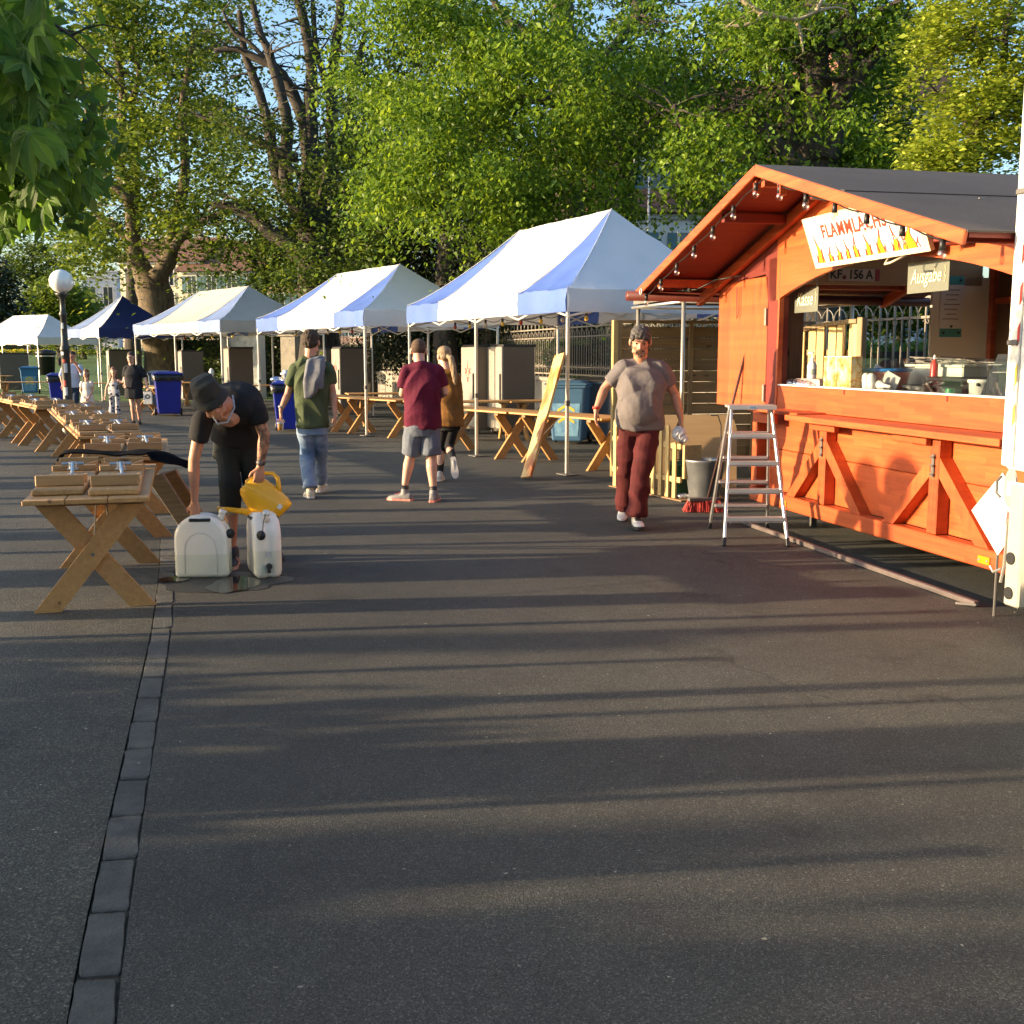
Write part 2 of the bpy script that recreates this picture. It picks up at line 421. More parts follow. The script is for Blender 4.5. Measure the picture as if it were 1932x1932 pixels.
# road on the right of the strip, pavement on its left (each a sheet of quads along the strip)
mb = MB(); mb2 = MB()
for i in range(n_k - 1):
    a, c = KRp[i], KRp[i + 1]
    mb.add([a, (60, a.y, 0), (60, c.y, 0), c], [(0, 1, 2, 3)])
    a, c = KLp[i] + V((-0.003, 0, 0)), KLp[i + 1] + V((-0.003, 0, 0))
    mb2.add([(-80, a.y, 0), a, c, (-80, c.y, 0)], [(0, 1, 2, 3)])
yk = KRp[-1].y
mb.add([(KLp[-1].x, yk, 0), (60, yk, 0), (60, 60, 0), (KLp[-1].x, 60, 0)], [(0, 1, 2, 3)])
mb.add([(-1, -30, 0), (60, -30, 0), (60, KRp[0].y, 0), (KRp[0].x, KRp[0].y, 0)], [(0, 1, 2, 3)])
yk = KLp[-1].y
mb2.add([(-80, yk, 0), (KLp[-1].x - 0.0, yk, 0), (KLp[-1].x - 0.0, 38, 0), (-80, 38, 0)], [(0, 1, 2, 3)])
mb2.add([(-80, -30, 0), (-1, -30, 0), (KLp[0].x, KLp[0].y, 0), (-80, KLp[0].y, 0)], [(0, 1, 2, 3)])
road = mb.build('road', M_ROAD, kind='structure'); mb2.build('pavement', M_PAVE, kind='structure')
M_KERB = mat('kerb_granite', (0.10, 0.10, 0.09), (0.05, 0.051, 0.047), scale=9, rough=0.85, bump=0.7, bscale=70, dirt=0.55)
mb = MB()
for i in range(n_k - 1):
    mb.add([KLp[i] + V((0, 0, -0.009)), KRp[i] + V((0, 0, -0.009)), KRp[i + 1] + V((0, 0, -0.009)), KLp[i + 1] + V((0, 0, -0.009))], [(0, 1, 2, 3)])
kerb = mb.build('kerb', mat('joint_sand', (0.12, 0.09, 0.05), (.03, .026, .02), scale=40, rough=0.95, bump=0.6), kind='structure')
for i in range(n_k - 1):
    a, b_, c, d = KLp[i], KRp[i], KRp[i + 1], KLp[i + 1]; g = 0.008; r = random.uniform
    sk = r(-0.012, 0.012)
    P0 = [a + V((0.003, g, 0)), b_ + V((-0.006, g + sk, 0)), c + V((-0.006, -g + sk, 0)), d + V((0.003, -g, 0))]; P = []
    for q in range(4):
        for e_ in range(4): P.append(P0[q] + (P0[(q + 1) % 4] - P0[q]) * (e_ / 4 + (.06 if e_ == 0 else 0)) + V((r(-.0035, .0035) if q % 2 else 0, r(-.003, .003), 0)))
        P.append(P0[q] + (P0[(q + 1) % 4] - P0[q]) * .95)
    z = r(0.0, 0.003); e = 0.005
    ctr = sum(P, V()) / len(P); n4 = len(P)
    top = [ctr + (p - ctr) * 0.955 + V((r(-.002, .002), r(-.002, .002), z)) for p in P]
    mid = [p + V((0, 0, z - e)) for p in P]; low = [p + V((0, 0, -0.03)) for p in P]
    vs = top + mid + low
    fs = [tuple(range(n4))] + [(j, j + n4, (j + 1) % n4 + n4, (j + 1) % n4) for j in range(n4)] + [(j + n4, j + 2 * n4, (j + 1) % n4 + 2 * n4, (j + 1) % n4 + n4) for j in range(n4)]
    o = MB().add(vs, fs).build('kerb_stone', M_KERB, kerb)
# leaf litter and grit on the asphalt
mb = MB()
for i in range(170):
    y = random.uniform(1.9, 15); x = random.uniform(-0.48, 0.48) * y
    s = random.uniform(0.003, 0.011); a = random.uniform(0, 6); z = 0.004
    mb.add([(x + s * math.cos(a + t), y + s * 0.7 * math.sin(a + t), z + random.uniform(0, .004)) for t in (0, 1.7, 3.3, 4.6)], [(0, 1, 2, 3)])
o = mb.build('fallen_petals', mat('petal_litter', (0.4, 0.36, 0.28), (0.12, 0.1, 0.06), scale=3, rough=0.8)); tag(o, 'small pale petals and grit scattered over the asphalt', 'litter'); o['kind'] = 'stuff'
# ------------------------------------------------------------------ lawn, beds, far road
M_GRASS = mat('lawn_grass', (0.075, 0.15, 0.018), (0.035, 0.085, 0.012), scale=2.5, rough=0.9, bump=0.9, bscale=40)
def lawn_z(y): return 0.0 if y < 50 else min(1.72, (y - 50) * 0.036)
mb = MB(); W = 24
rows = [38 + i * 3 for i in range(0, 21)]
for j, y in enumerate(rows):
    for i in range(W + 1):
        x = -75 + i * (75 + (-5.5 - (y - 38) * 0.35 if y < 60 else -12)) / W
        mb.v.append(V((x, y, lawn_z(y) + 0.012 + 0.05 * noise.noise(V((x * .2, y * .2, 0))))))
for j in range(len(rows) - 1):
    for i in range(W):
        a = j * (W + 1) + i; mb.f.append((a, a + 1, a + W + 2, a + W + 1))
mb.build('lawn', M_GRASS, kind='structure', smooth=True)
sheet('street', [(-90, 98, 1.74), (60, 98, 1.74), (60, 122, 1.9), (-90, 122, 1.9)], M_ROAD)
sheet('far_ground', [(-400, 122.02, 1.9), (400, 122.02, 1.9), (400, 800, 6), (-400, 800, 6)], M_SOIL)

def quads(name, P, S, m, parent=None, droop=0.5, flat=0.35, asp=0.6, kind='stuff', up_bias=0.6, rng=RNG):
    """P (N,3) leaf positions, S (N,) lengths: folded kite leaves"""
    N = len(P)
    if parent is not None and parent.name in ORG: P = P - np.array(ORG[parent.name])[None, :]
    a = rng.uniform(0, 2 * PI, N)
    d = np.stack([np.cos(a), np.sin(a), -droop * rng.uniform(0.2, 1.5, N)], 1); d /= np.linalg.norm(d, axis=1)[:, None]
    nrm = rng.normal(0, flat, (N, 3)); nrm[:, 2] += up_bias
    sd = np.cross(d, nrm); sd /= np.maximum(np.linalg.norm(sd, axis=1), 1e-6)[:, None]
    nn = np.cross(sd, d)
    S = S[:, None]; w = S * asp * 0.5; f = S * 0.10
    base = P; tip = P + d * S; l = P + d * S * 0.45 + sd * w + nn * f; r = P + d * S * 0.45 - sd * w + nn * f
    v = np.stack([base, r, tip, l], 1).reshape(-1, 3).astype('f')
    me = bpy.data.meshes.new(name); me.vertices.add(4 * N); me.vertices.foreach_set('co', v.ravel())
    me.loops.add(6 * N); me.polygons.add(2 * N)
    k = np.arange(N)[:, None] * 4
    me.loops.foreach_set('vertex_index', (k + np.array([0, 1, 2, 0, 2, 3])[None, :]).ravel().astype('i'))
    me.polygons.foreach_set('loop_start', (np.arange(2 * N) * 3).astype('i')); me.polygons.foreach_set('loop_total', np.full(2 * N, 3, 'i'))
    me.update(calc_edges=True); me.materials.append(m)
    o = bpy.data.objects.new(name, me); COL.objects.link(o)
    if parent is not None: o.parent = parent
    if kind: o['kind'] = kind
    return o
def clumps(centers, per, spread, size, rng=RNG, lay=0.35, sag=0.35):
    """leaves round clump centres: flattened, drooping sprays"""
    C_ = np.repeat(np.asarray(centers), per, 0); N = len(C_)
    k = np.repeat(rng.uniform(0.6, 1.35, (len(centers), 1)), per, 0)
    off = rng.normal(0, 1, (N, 3)) * np.array([spread, spread, spread * lay]) * k
    off[:, 2] -= sag * (off[:, 0] ** 2 + off[:, 1] ** 2) / max(spread, 1e-3)
    return C_ + off, rng.uniform(0.7, 1.25, N) * size
def px_ellipses(L, rng=RNG):
    """(cx,cy,rx,ry,Y,dY,n): clump centres inside a crown lobe, given by where the lobe stands and its real size"""
    out = []
    for (cx, cy, rx, ry, Y, dY, n) in L:
        c = at(cx, cy, Y); k = Y / F_PX; R = np.array([rx * k, dY, ry * k])
        q = rng.normal(0, 1, (n, 3)); q /= np.linalg.norm(q, axis=1)[:, None]
        q *= rng.uniform(0.15, 1.0, (n, 1)) ** (1 / 2.2)
        out.append(np.array(c)[None, :] + q * R[None, :])
    return np.concatenate(out)
M_BARK = mat('bark_dark', (0.075, 0.062, 0.048), (0.03, 0.025, 0.02), scale=5, rough=0.95, bump=1.0, bscale=22, stretch=(3, 3, 0.8))
M_BARK2 = mat('bark_plane', (0.17, 0.125, 0.07), (0.05, 0.042, 0.03), scale=4, rough=0.9, bump=0.8, bscale=18, stretch=(2, 2, 1))
def limb(mb, pts, r0, r1, n=9, wig=0.5):
    """smooth limb through points with a little irregularity"""
    pts = [V(p) for p in pts]; out = []
    for i in range(len(pts) - 1):
        p0 = pts[max(i - 1, 0)]; p1 = pts[i]; p2 = pts[i + 1]; p3 = pts[min(i + 2, len(pts) - 1)]
        st = 5
        for j in range(st + (i == len(pts) - 2)):
            t = j / st
            out.append(0.5 * ((2 * p1) + (p2 - p0) * t + (2 * p0 - 5 * p1 + 4 * p2 - p3) * t * t + (3 * p1 - p0 - 3 * p2 + p3) * t ** 3))
    N = len(out); rr = []
    for i, p in enumerate(out):
        t = i / (N - 1); r = r0 + (r1 - r0) * t; rr.append(r * random.uniform(0.93, 1.08))
        out[i] = p + V([random.uniform(-1, 1) * r * 0.12 * wig for _ in range(3)])
    mb.tube(out, rr, n); return out
def twigs(mb, path, r, n, length, dirs=None, depth=1, ends=None, down=-0.1):
    """side branches from a limb path"""
    for i in range(n):
        k = random.randrange(len(path) // 3, len(path)); p = path[k]
        a = random.uniform(0, 2 * PI); d = V((math.cos(a), math.sin(a), random.uniform(-0.2, 0.8)))
        l = length * random.uniform(0.5, 1.1); pts = [p]
        for s_ in range(4):
            d = (d + V((random.uniform(-.4, .4), random.uniform(-.4, .4), random.uniform(-.3, .2) + down))).normalized()
            pts.append(pts[-1] + d * (l / 4))
        mb.tube(pts, [r, r * .8, r * .55, r * .35, r * .15], 5)
        if ends is not None: ends += pts[2:]
        if depth > 0: twigs(mb, pts, r * 0.4, 3, length * 0.5, None, depth - 1, ends, down)
def tree(name, label, cat, base, limbs, leaf, lobes, per, spread, size, bark=None, tw=4, twl=2.2, group=None, extra=None, thin=None, lay=0.35, droop=0.5, gap=0.0, gapf=0.9):
    """limbs: [(points, r0, r1)], first is the trunk"""
    t = thing(name, label, cat, base, world=True, group=group)
    mb = MB(); limb(mb, limbs[0][0], limbs[0][1], limbs[0][2], 14); mb.build('trunk', bark or M_BARK, t, smooth=True)
    ends = []
    if len(limbs) > 1:
        for (p, r0, r1) in limbs[1:]:
            mb = MB(); path = limb(mb, p, r0, r1)
            twigs(mb, path, r1 * 0.5, tw, twl, ends=ends)
            mb.build('limb', bark or M_BARK, t, smooth=True)
    C_ = px_ellipses(lobes) if lobes and len(lobes[0]) == 7 else np.asarray(lobes)
    if ends:
        e = np.array([tuple(p) for p in ends]); C_ = np.concatenate([C_, e[RNG.integers(0, len(e), max(1, len(C_) // 6))]])
    if thin is not None: C_ = thin(C_)
    if gap: C_ = np.array([c for c in C_ if noise.noise(V(c) * gapf) > gap * .5 - .26])
    P, S = clumps(C_, per, spread, size, lay=lay); S = S * RNG.choice([.6, .85, 1.0, 1.25], len(S))
    quads('foliage', P, S, leaf, t, droop=droop)
    return t
def hole_filter(holes):
    """keep sky gaps open: drop clumps whose direction from the promenade falls inside a gap"""
    def f(C_):
        c, s = math.cos(PITCH), math.sin(PITCH)
        yy = C_[:, 1] * c - (C_[:, 2] - CAMZ) * s; zz = C_[:, 1] * s + (C_[:, 2] - CAMZ) * c
        px = CX + F_PX * C_[:, 0] / yy; py = CX - F_PX * zz / yy
        k = np.ones(len(C_), bool)
        for (x, y, rx, ry, p) in holes:
            ins = ((px - x) / rx) ** 2 + ((py - y) / ry) ** 2 < 1
            k &= ~(ins & (RNG.uniform(0, 1, len(C_)) < p))
        return C_[k]
    return f
L_LIN = leafmat('leaf_linden', (0.035, 0.082, 0.008), (0.105, 0.195, 0.011), (0.215, 0.315, 0.022), 0.42)
L_PLA = leafmat('leaf_plane', (0.04, 0.08, 0.008), (0.09, 0.15, 0.013), (0.18, 0.23, 0.025), 0.42)
L_DRK = leafmat('leaf_deep_green', (0.03, 0.06, 0.008), (0.06, 0.11, 0.011), (0.13, 0.18, 0.018), 0.38)
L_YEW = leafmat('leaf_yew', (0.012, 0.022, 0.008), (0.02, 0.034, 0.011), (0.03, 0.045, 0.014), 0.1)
L_MAG = leafmat('leaf_magnolia', (0.11, 0.16, 0.012), (0.21, 0.28, 0.02), (0.36, 0.42, 0.045), 0.4)
L_CHE = leafmat('leaf_chestnut', (0.035, 0.085, 0.014), (0.055, 0.13, 0.018), (0.09, 0.18, 0.02), 0.5)
L_HED = leafmat('leaf_hedge', (0.025, 0.055, 0.01), (0.05, 0.09, 0.015), (0.08, 0.13, 0.02), 0.3)
L_IVY = leafmat('leaf_ivy', (0.04, 0.085, 0.012), (0.07, 0.14, 0.018), (0.11, 0.2, 0.025), 0.3)
def pts(Y, *L): return [at(x, y, Y) for x, y in L]
# --- A: stout plane tree on the lawn
YA = 42.0; bA = at(306, 706, YA); bA.z = -0.02
tree('plane_tree', 'stout plane tree with a thick forked mottled trunk on the lawn behind the tents', 'tree', bA,
     [([bA, at(304, 660, YA), at(300, 596, YA), at(290, 545, YA), at(283, 520, YA)], 0.66, 0.62),
      (pts(YA, (287, 530), (268, 505), (253, 470), (248, 400), (225, 300), (232, 190), (215, 60)), 0.38, 0.09),
      (pts(YA - .3, (288, 532), (306, 512), (322, 480), (330, 420), (350, 330), (345, 200), (370, 60)), 0.38, 0.09),
      (pts(YA + 1, (256, 470), (220, 430), (180, 400), (150, 330), (130, 250)), 0.2, 0.06),
      (pts(YA - 2, (325, 470), (360, 430), (400, 410), (440, 395)), 0.18, 0.05),
      (pts(YA - 2, (248, 380), (200, 330), (170, 240), (150, 120)), 0.16, 0.05),
      (pts(YA, (230, 210), (262, 150), (250, 60), (300, -30)), 0.12, 0.05)],
     L_PLA, [(300, 120, 190, 150, YA, 5.5, 560), (200, 300, 120, 130, YA, 5, 330), (330, 300, 140, 120, YA - 1, 4.5, 330), (240, 440, 130, 50, YA - 1, 3.5, 150),
             (390, 420, 80, 60, YA - 2, 3, 90), (170, 60, 90, 110, YA, 4, 160), (330, 20, 160, 70, YA, 4, 240), (160, 470, 80, 40, YA - 3, 2, 55), (400, 190, 60, 90, YA, 3, 90)],
     38, 0.50, 0.20, bark=M_BARK2, tw=8, twl=2.4, gap=.75, lay=.22,
     thin=hole_filter([(195, 90, 28, 14, .9), (310, 155, 20, 22, .9), (150, 195, 22, 22, .8), (275, 268, 16, 20, .9), (360, 250, 20, 14, .8), (205, 385, 30, 22, .8), (300, 300, 14, 20, .9), (245, 362, 12, 10, .9), (310, 440, 14, 14, .9), (370, 340, 20, 12, .8), (215, 440, 26, 12, .8), (400, 280, 20, 30, .6)]))
# --- B: tall tree of many upright stems
YB = 37.0; bB = at(605, 720, YB); bB.z = 0
tree('many_stemmed_tree', 'tall tree fanning into many dark upright stems against the bright sky', 'tree', bB,
     [([bB, at(603, 620, YB), at(596, 540, YB), at(592, 480, YB), at(588, 400, YB)], 0.75, 0.42),
      (pts(YB, (590, 420), (576, 380), (588, 290), (584, 200), (587, 130), (572, 34), (550, -40)), 0.3, 0.13),
      (pts(YB, (584, 330), (576, 237), (548, 169), (521, 129), (488, 112), (447, 93), (405, 96)), 0.25, 0.07),
      (pts(YB - .5, (580, 420), (540, 350), (542, 237), (528, 170), (508, 102), (491, 61), (470, -20)), 0.24, 0.09),
      (pts(YB + .5, (570, 400), (525, 339), (505, 230), (481, 152), (462, 100), (452, 20)), 0.24, 0.09),
      (pts(YB + .5, (600, 430), (622, 330), (626, 220), (628, 135), (640, 40), (644, -30)), 0.27, 0.12),
      (pts(YB, (624, 200), (610, 140), (596, 90), (590, 0)), 0.14, 0.07),
      (pts(YB - 1, (585, 490), (548, 462), (508, 437), (474, 406), (437, 389), (400, 385)), 0.3, 0.10),
      (pts(YB - 1, (560, 300), (474, 261), (427, 234), (389, 223), (370, 215)), 0.14, 0.05),
      (pts(YB + 1, (600, 360), (650, 260), (668, 150), (690, 60)), 0.2, 0.08),
      (pts(YB - 1, (565, 330), (530, 300), (512, 270), (500, 200)), 0.12, 0.05),
      (pts(YB, (520, 130), (470, 80), (440, 60), (420, 20)), 0.08, 0.04)],
     L_DRK, [(560, 330, 120, 70, YB, 4, 210), (500, 420, 90, 60, YB - 1, 3.5, 160), (640, 380, 90, 100, YB, 4, 230), (450, 250, 80, 70, YB - 1, 3, 110), (560, 500, 160, 45, YB - 2, 3, 220),
             (620, 200, 60, 120, YB + 1, 3, 120), (480, 30, 120, 50, YB, 4, 100), (640, 40, 70, 80, YB, 3, 100), (680, 480, 80, 60, YB - 3, 2.5, 130), (430, 340, 60, 40, YB - 1, 2, 60), (540, 150, 70, 120, YB, 3, 60)],
     32, 0.42, 0.145, tw=8, twl=1.9, gap=.75, lay=.24,
     thin=hole_filter([(450, 150, 50, 40, .85), (530, 60, 40, 60, .85), (560, 160, 40, 60, .8), (500, 330, 60, 30, .35), (455, 480, 30, 20, .5), (610, 60, 25, 40, .8), (440, 310, 26, 20, .6), (475, 190, 20, 40, .9), (605, 220, 20, 40, .7), (480, 45, 50, 22, .6), (470, 425, 18, 12, .8)]))
# --- C: dark yews behind the tents
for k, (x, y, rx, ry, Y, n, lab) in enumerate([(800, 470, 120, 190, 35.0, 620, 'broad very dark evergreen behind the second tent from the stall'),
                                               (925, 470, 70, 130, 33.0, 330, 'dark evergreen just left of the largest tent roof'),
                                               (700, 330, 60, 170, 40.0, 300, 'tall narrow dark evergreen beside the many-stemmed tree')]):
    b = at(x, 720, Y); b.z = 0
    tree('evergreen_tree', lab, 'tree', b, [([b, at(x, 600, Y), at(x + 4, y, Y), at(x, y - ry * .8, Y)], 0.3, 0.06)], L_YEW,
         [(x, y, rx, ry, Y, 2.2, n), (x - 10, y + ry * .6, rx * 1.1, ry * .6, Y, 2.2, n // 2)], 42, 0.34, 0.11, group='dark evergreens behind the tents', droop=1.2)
# --- D: big linden with hanging sprays, nearest crown
YD = 25.0; bD = at(1075, 700, 31.0); bD.z = 0.6
tree('linden_tree', 'broad linden with fresh green leaves hanging over the tents', 'tree', bD,
     [([bD, at(1075, 500, 31), at(1070, 330, 30.5), at(1063, 170, 30), at(1060, 40, 30), at(1066, -40, 30)], 0.5, 0.26),
      (pts(27, (1066, 200), (1010, 175), (950, 165), (880, 180), (800, 215)), 0.17, 0.04),
      (pts(27, (1064, 120), (1030, 90), (1000, 68), (952, 30), (925, -10)), 0.16, 0.07),
      (pts(26, (1040, 190), (940, 200), (890, 290), (830, 330)), 0.1, 0.03),
      (pts(26.5, (1060, 130), (980, 130), (898, 112), (847, 78), (815, 72)), 0.12, 0.04),
      (pts(27, (1068, 160), (1120, 140), (1165, 80), (1206, 27), (1180, -20)), 0.16, 0.08),
      (pts(26, (1068, 240), (1110, 250), (1150, 210), (1210, 190), (1260, 150)), 0.13, 0.04)],
     L_LIN, [(800, 110, 170, 120, YD, 3.2, 720), (980, 200, 190, 150, YD - 1, 3.4, 900), (790, 270, 120, 110, YD - 1.5, 2.4, 420), (900, 340, 150, 60, YD - 2, 2.2, 330), (1150, 230, 150, 140, YD, 3, 620),
             (1090, 370, 120, 55, YD - 2, 2, 270), (900, 30, 230, 60, YD, 3, 420), (1150, 60, 140, 80, YD + 1, 3, 270), (740, 350, 70, 40, YD - 2, 1.5, 90), (830, 400, 45, 40, YD - 2.5, 1, 50), (960, 410, 40, 30, YD - 2.5, 1, 40),
             (1120, 420, 60, 26, YD - 2.5, 1, 50), (700, 190, 50, 60, YD - 1, 2, 110), (1290, 330, 60, 60, YD, 1.5, 60)],
     42, 0.34, 0.112, tw=9, twl=1.6, lay=0.32, droop=1.0, gap=.78, gapf=1.0,
     thin=hole_filter([(900, 170, 90, 10, .7), (880, 100, 60, 10, .7), (990, 60, 50, 14, .6), (866, 58, 22, 14, .9), (1000, 30, 20, 14, .8), (1130, 25, 26, 30, .8), (860, 205, 20, 14, .8), (980, 30, 14, 12, .8), (1245, 350, 48, 60, .8), (1255, 60, 20, 22, .8), (690, 225, 14, 20, .8), (990, 420, 14, 20, .95)]))
# --- E: right-hand tree of several limbs
YE = 22.5; bE = at(1545, 640, YE); bE.z = 0.6
tree('maple_tree', 'large maple with several heavy limbs rising behind the red stall roof', 'tree', bE,
     [([bE, at(1545, 450, YE), at(1545, 330, YE), at(1543, 280, YE), at(1542, 237, YE)], 0.50, 0.36),
      (pts(YE, (1545, 290), (1542, 190), (1541, 135), (1534, 40), (1535, -30)), 0.32, 0.17),
      (pts(YE - .3, (1556, 300), (1574, 260), (1584, 200), (1603, 102), (1600, 30), (1600, -40)), 0.22, 0.15),
      (pts(YE - .3, (1600, 130), (1625, 100), (1684, 68), (1742, 30), (1800, 36)), 0.13, 0.05),
      (pts(YE, (1530, 310), (1501, 275), (1488, 203), (1467, 142), (1442, 92), (1432, 40)), 0.16, 0.06),
      (pts(YE - .5, (1525, 325), (1478, 285), (1440, 240), (1410, 215), (1380, 200)), 0.17, 0.06),
      (pts(YE + .5, (1532, 170), (1508, 120), (1481, 74), (1470, 20), (1472, -20)), 0.13, 0.07),
      (pts(YE - .5, (1590, 180), (1640, 120), (1680, 60), (1700, -20)), 0.12, 0.06),
      (pts(YE - 1, (1420, 300), (1340, 280), (1300, 260), (1270, 200)), 0.12, 0.05)],
     L_LIN, [(1380, 120, 130, 120, YE, 2.6, 460), (1340, 300, 90, 90, YE - 1, 2, 190), (1560, 80, 130, 100, YE + .6, 2.4, 330), (1480, 260, 80, 60, YE - .5, 2, 170), (1640, 200, 90, 90, YE, 2, 300), (1700, 90, 90, 80, YE, 2, 200),
             (1380, 380, 50, 50, YE - 1, 1, 60), (1650, 290, 70, 30, YE, 1.6, 110), (1430, 20, 120, 50, YE, 2, 200), (1300, 200, 60, 100, YE, 1.6, 150), (1570, 200, 60, 60, YE - 1, 1.5, 70)],
     38, 0.33, 0.112, tw=9, twl=1.5, lay=0.32, droop=1.0, gap=.85, gapf=1.0,
     thin=hole_filter([(1545, 255, 46, 62, .9), (1541, 130, 26, 90, .7), (1488, 245, 34, 60, .7), (1600, 140, 30, 80, .65), (1650, 90, 50, 26, .6), (1690, 60, 50, 60, .35), (1430, 150, 50, 40, .6), (1480, 160, 16, 40, .8), (1560, 150, 20, 60, .75), (1300, 40, 20, 20, .7), (1255, 350, 30, 60, .8), (1470, 210, 20, 20, .7), (1370, 160, 20, 16, .8), (1740, 150, 40, 40, .4), (1290, 380, 30, 30, .6), (1630, 55, 30, 14, .7), (1400, 320, 20, 20, .6)]))
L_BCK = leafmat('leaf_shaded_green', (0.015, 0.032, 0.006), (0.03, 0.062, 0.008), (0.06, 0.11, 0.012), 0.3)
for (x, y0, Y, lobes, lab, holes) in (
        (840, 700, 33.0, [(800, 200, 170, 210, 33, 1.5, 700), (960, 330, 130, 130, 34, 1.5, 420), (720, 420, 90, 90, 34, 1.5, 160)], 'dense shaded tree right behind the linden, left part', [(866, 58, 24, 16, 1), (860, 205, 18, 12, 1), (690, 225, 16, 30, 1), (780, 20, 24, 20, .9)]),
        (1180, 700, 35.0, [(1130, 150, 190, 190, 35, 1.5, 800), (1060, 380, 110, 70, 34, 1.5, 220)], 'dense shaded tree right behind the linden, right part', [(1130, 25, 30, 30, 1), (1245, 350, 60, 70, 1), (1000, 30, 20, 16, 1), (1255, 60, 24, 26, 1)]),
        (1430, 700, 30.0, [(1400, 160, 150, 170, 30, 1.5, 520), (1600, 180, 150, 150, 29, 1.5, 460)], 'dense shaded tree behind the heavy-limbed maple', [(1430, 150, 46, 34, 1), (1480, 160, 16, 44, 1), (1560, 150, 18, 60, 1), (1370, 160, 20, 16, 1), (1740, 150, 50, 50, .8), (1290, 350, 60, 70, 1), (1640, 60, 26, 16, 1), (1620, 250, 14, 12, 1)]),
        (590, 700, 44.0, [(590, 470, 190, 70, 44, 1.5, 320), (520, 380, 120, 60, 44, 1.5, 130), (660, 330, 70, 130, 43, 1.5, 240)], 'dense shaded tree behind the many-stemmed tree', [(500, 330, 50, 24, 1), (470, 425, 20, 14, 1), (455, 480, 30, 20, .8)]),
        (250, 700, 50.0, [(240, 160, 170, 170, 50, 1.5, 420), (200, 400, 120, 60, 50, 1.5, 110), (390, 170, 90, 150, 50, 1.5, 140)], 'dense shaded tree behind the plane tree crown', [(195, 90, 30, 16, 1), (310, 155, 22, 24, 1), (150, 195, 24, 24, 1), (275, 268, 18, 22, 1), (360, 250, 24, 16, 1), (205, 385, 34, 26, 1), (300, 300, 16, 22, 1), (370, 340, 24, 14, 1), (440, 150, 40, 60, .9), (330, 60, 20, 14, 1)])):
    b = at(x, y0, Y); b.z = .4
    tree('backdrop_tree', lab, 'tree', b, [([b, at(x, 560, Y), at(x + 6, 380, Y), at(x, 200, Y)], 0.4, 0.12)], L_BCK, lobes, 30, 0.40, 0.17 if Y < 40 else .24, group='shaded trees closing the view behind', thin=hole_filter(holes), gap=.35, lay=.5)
# pale dead branches in front of the maple
mb = MB(); dead = thing('dead_branches', 'pale bare dead branches at the top edge before the maple crown', 'branch', at(1540, 40, 20.5), world=True)
for L_ in ([(1380, -20), (1430, 20), (1498, 37), (1540, 22), (1576, 14), (1600, 20)], [(1500, 36), (1510, 60), (1516, 100)], [(1440, 22), (1425, 40), (1395, 50), (1370, 48)], [(1540, 22), (1560, -20)]):
    p = limb(mb, pts(20.5, *L_), 0.05, 0.015, 6); twigs(mb, p, 0.012, 5, 0.7, down=0)
mb.build('bare_branch', mat('dead_wood', (0.36, 0.30, 0.2), scale=6, rough=0.9, bump=0.4), dead, smooth=True)
# --- F: magnolia
YF = 16.0; bF = at(1830, 640, YF); bF.z = 0.5
mg = tree('magnolia_tree', 'yellow-green magnolia with a few white blossoms beside the white truck', 'tree', bF,
     [([bF, at(1828, 420, YF), at(1835, 280, YF), at(1850, 200, YF)], 0.13, 0.08),
      (pts(YF, (1840, 260), (1800, 200), (1760, 170)), 0.06, 0.02), (pts(YF, (1845, 220), (1890, 130), (1900, 40), (1930, -20)), 0.06, 0.03),
      (pts(YF, (1850, 120), (1845, 70), (1835, 50)), 0.04, 0.02), (pts(YF, (1840, 240), (1900, 200), (1950, 150)), 0.05, 0.02)],
     L_MAG, [(1830, 230, 110, 75, YF, 1.3, 520), (1790, 290, 80, 30, YF - .5, .8, 170), (1860, 130, 80, 60, YF, 1.0, 150), (1850, 10, 110, 50, YF, 1.2, 260), (1760, 60, 50, 40, YF, .8, 80), (1900, 60, 50, 60, YF, .8, 50), (1960, 200, 60, 110, YF, 1, 200)],
     22, 0.14, 0.085, tw=9, twl=0.9, lay=0.6, droop=0.0, gap=.35, gapf=2.0)
M_PET = mat('magnolia_petal', (0.8, 0.74, 0.62), (0.66, 0.5, 0.42), scale=20, rough=0.5)
for (x, y) in [(1823, 145), (1859, 205), (1887, 143), (1832, 204), (1797, 240), (1842, 95), (1795, 375 - 140), (1834, 300 - 80), (1900, 245), (1775, 175)]:
    mb = MB(); c = at(x, y, YF - 1.35) - bF
    for k in range(6):
        a = k * PI / 3 + random.random(); d = V((math.cos(a), math.sin(a), 0.9)).normalized() * 0.11
        s_, u_ = frame_of(d)
        mb.add([c, c + d * .5 + s_ * .04, c + d, c + d * .5 - s_ * .04], [(0, 1, 2, 3)])
    mb.build('blossom', M_PET, mg)
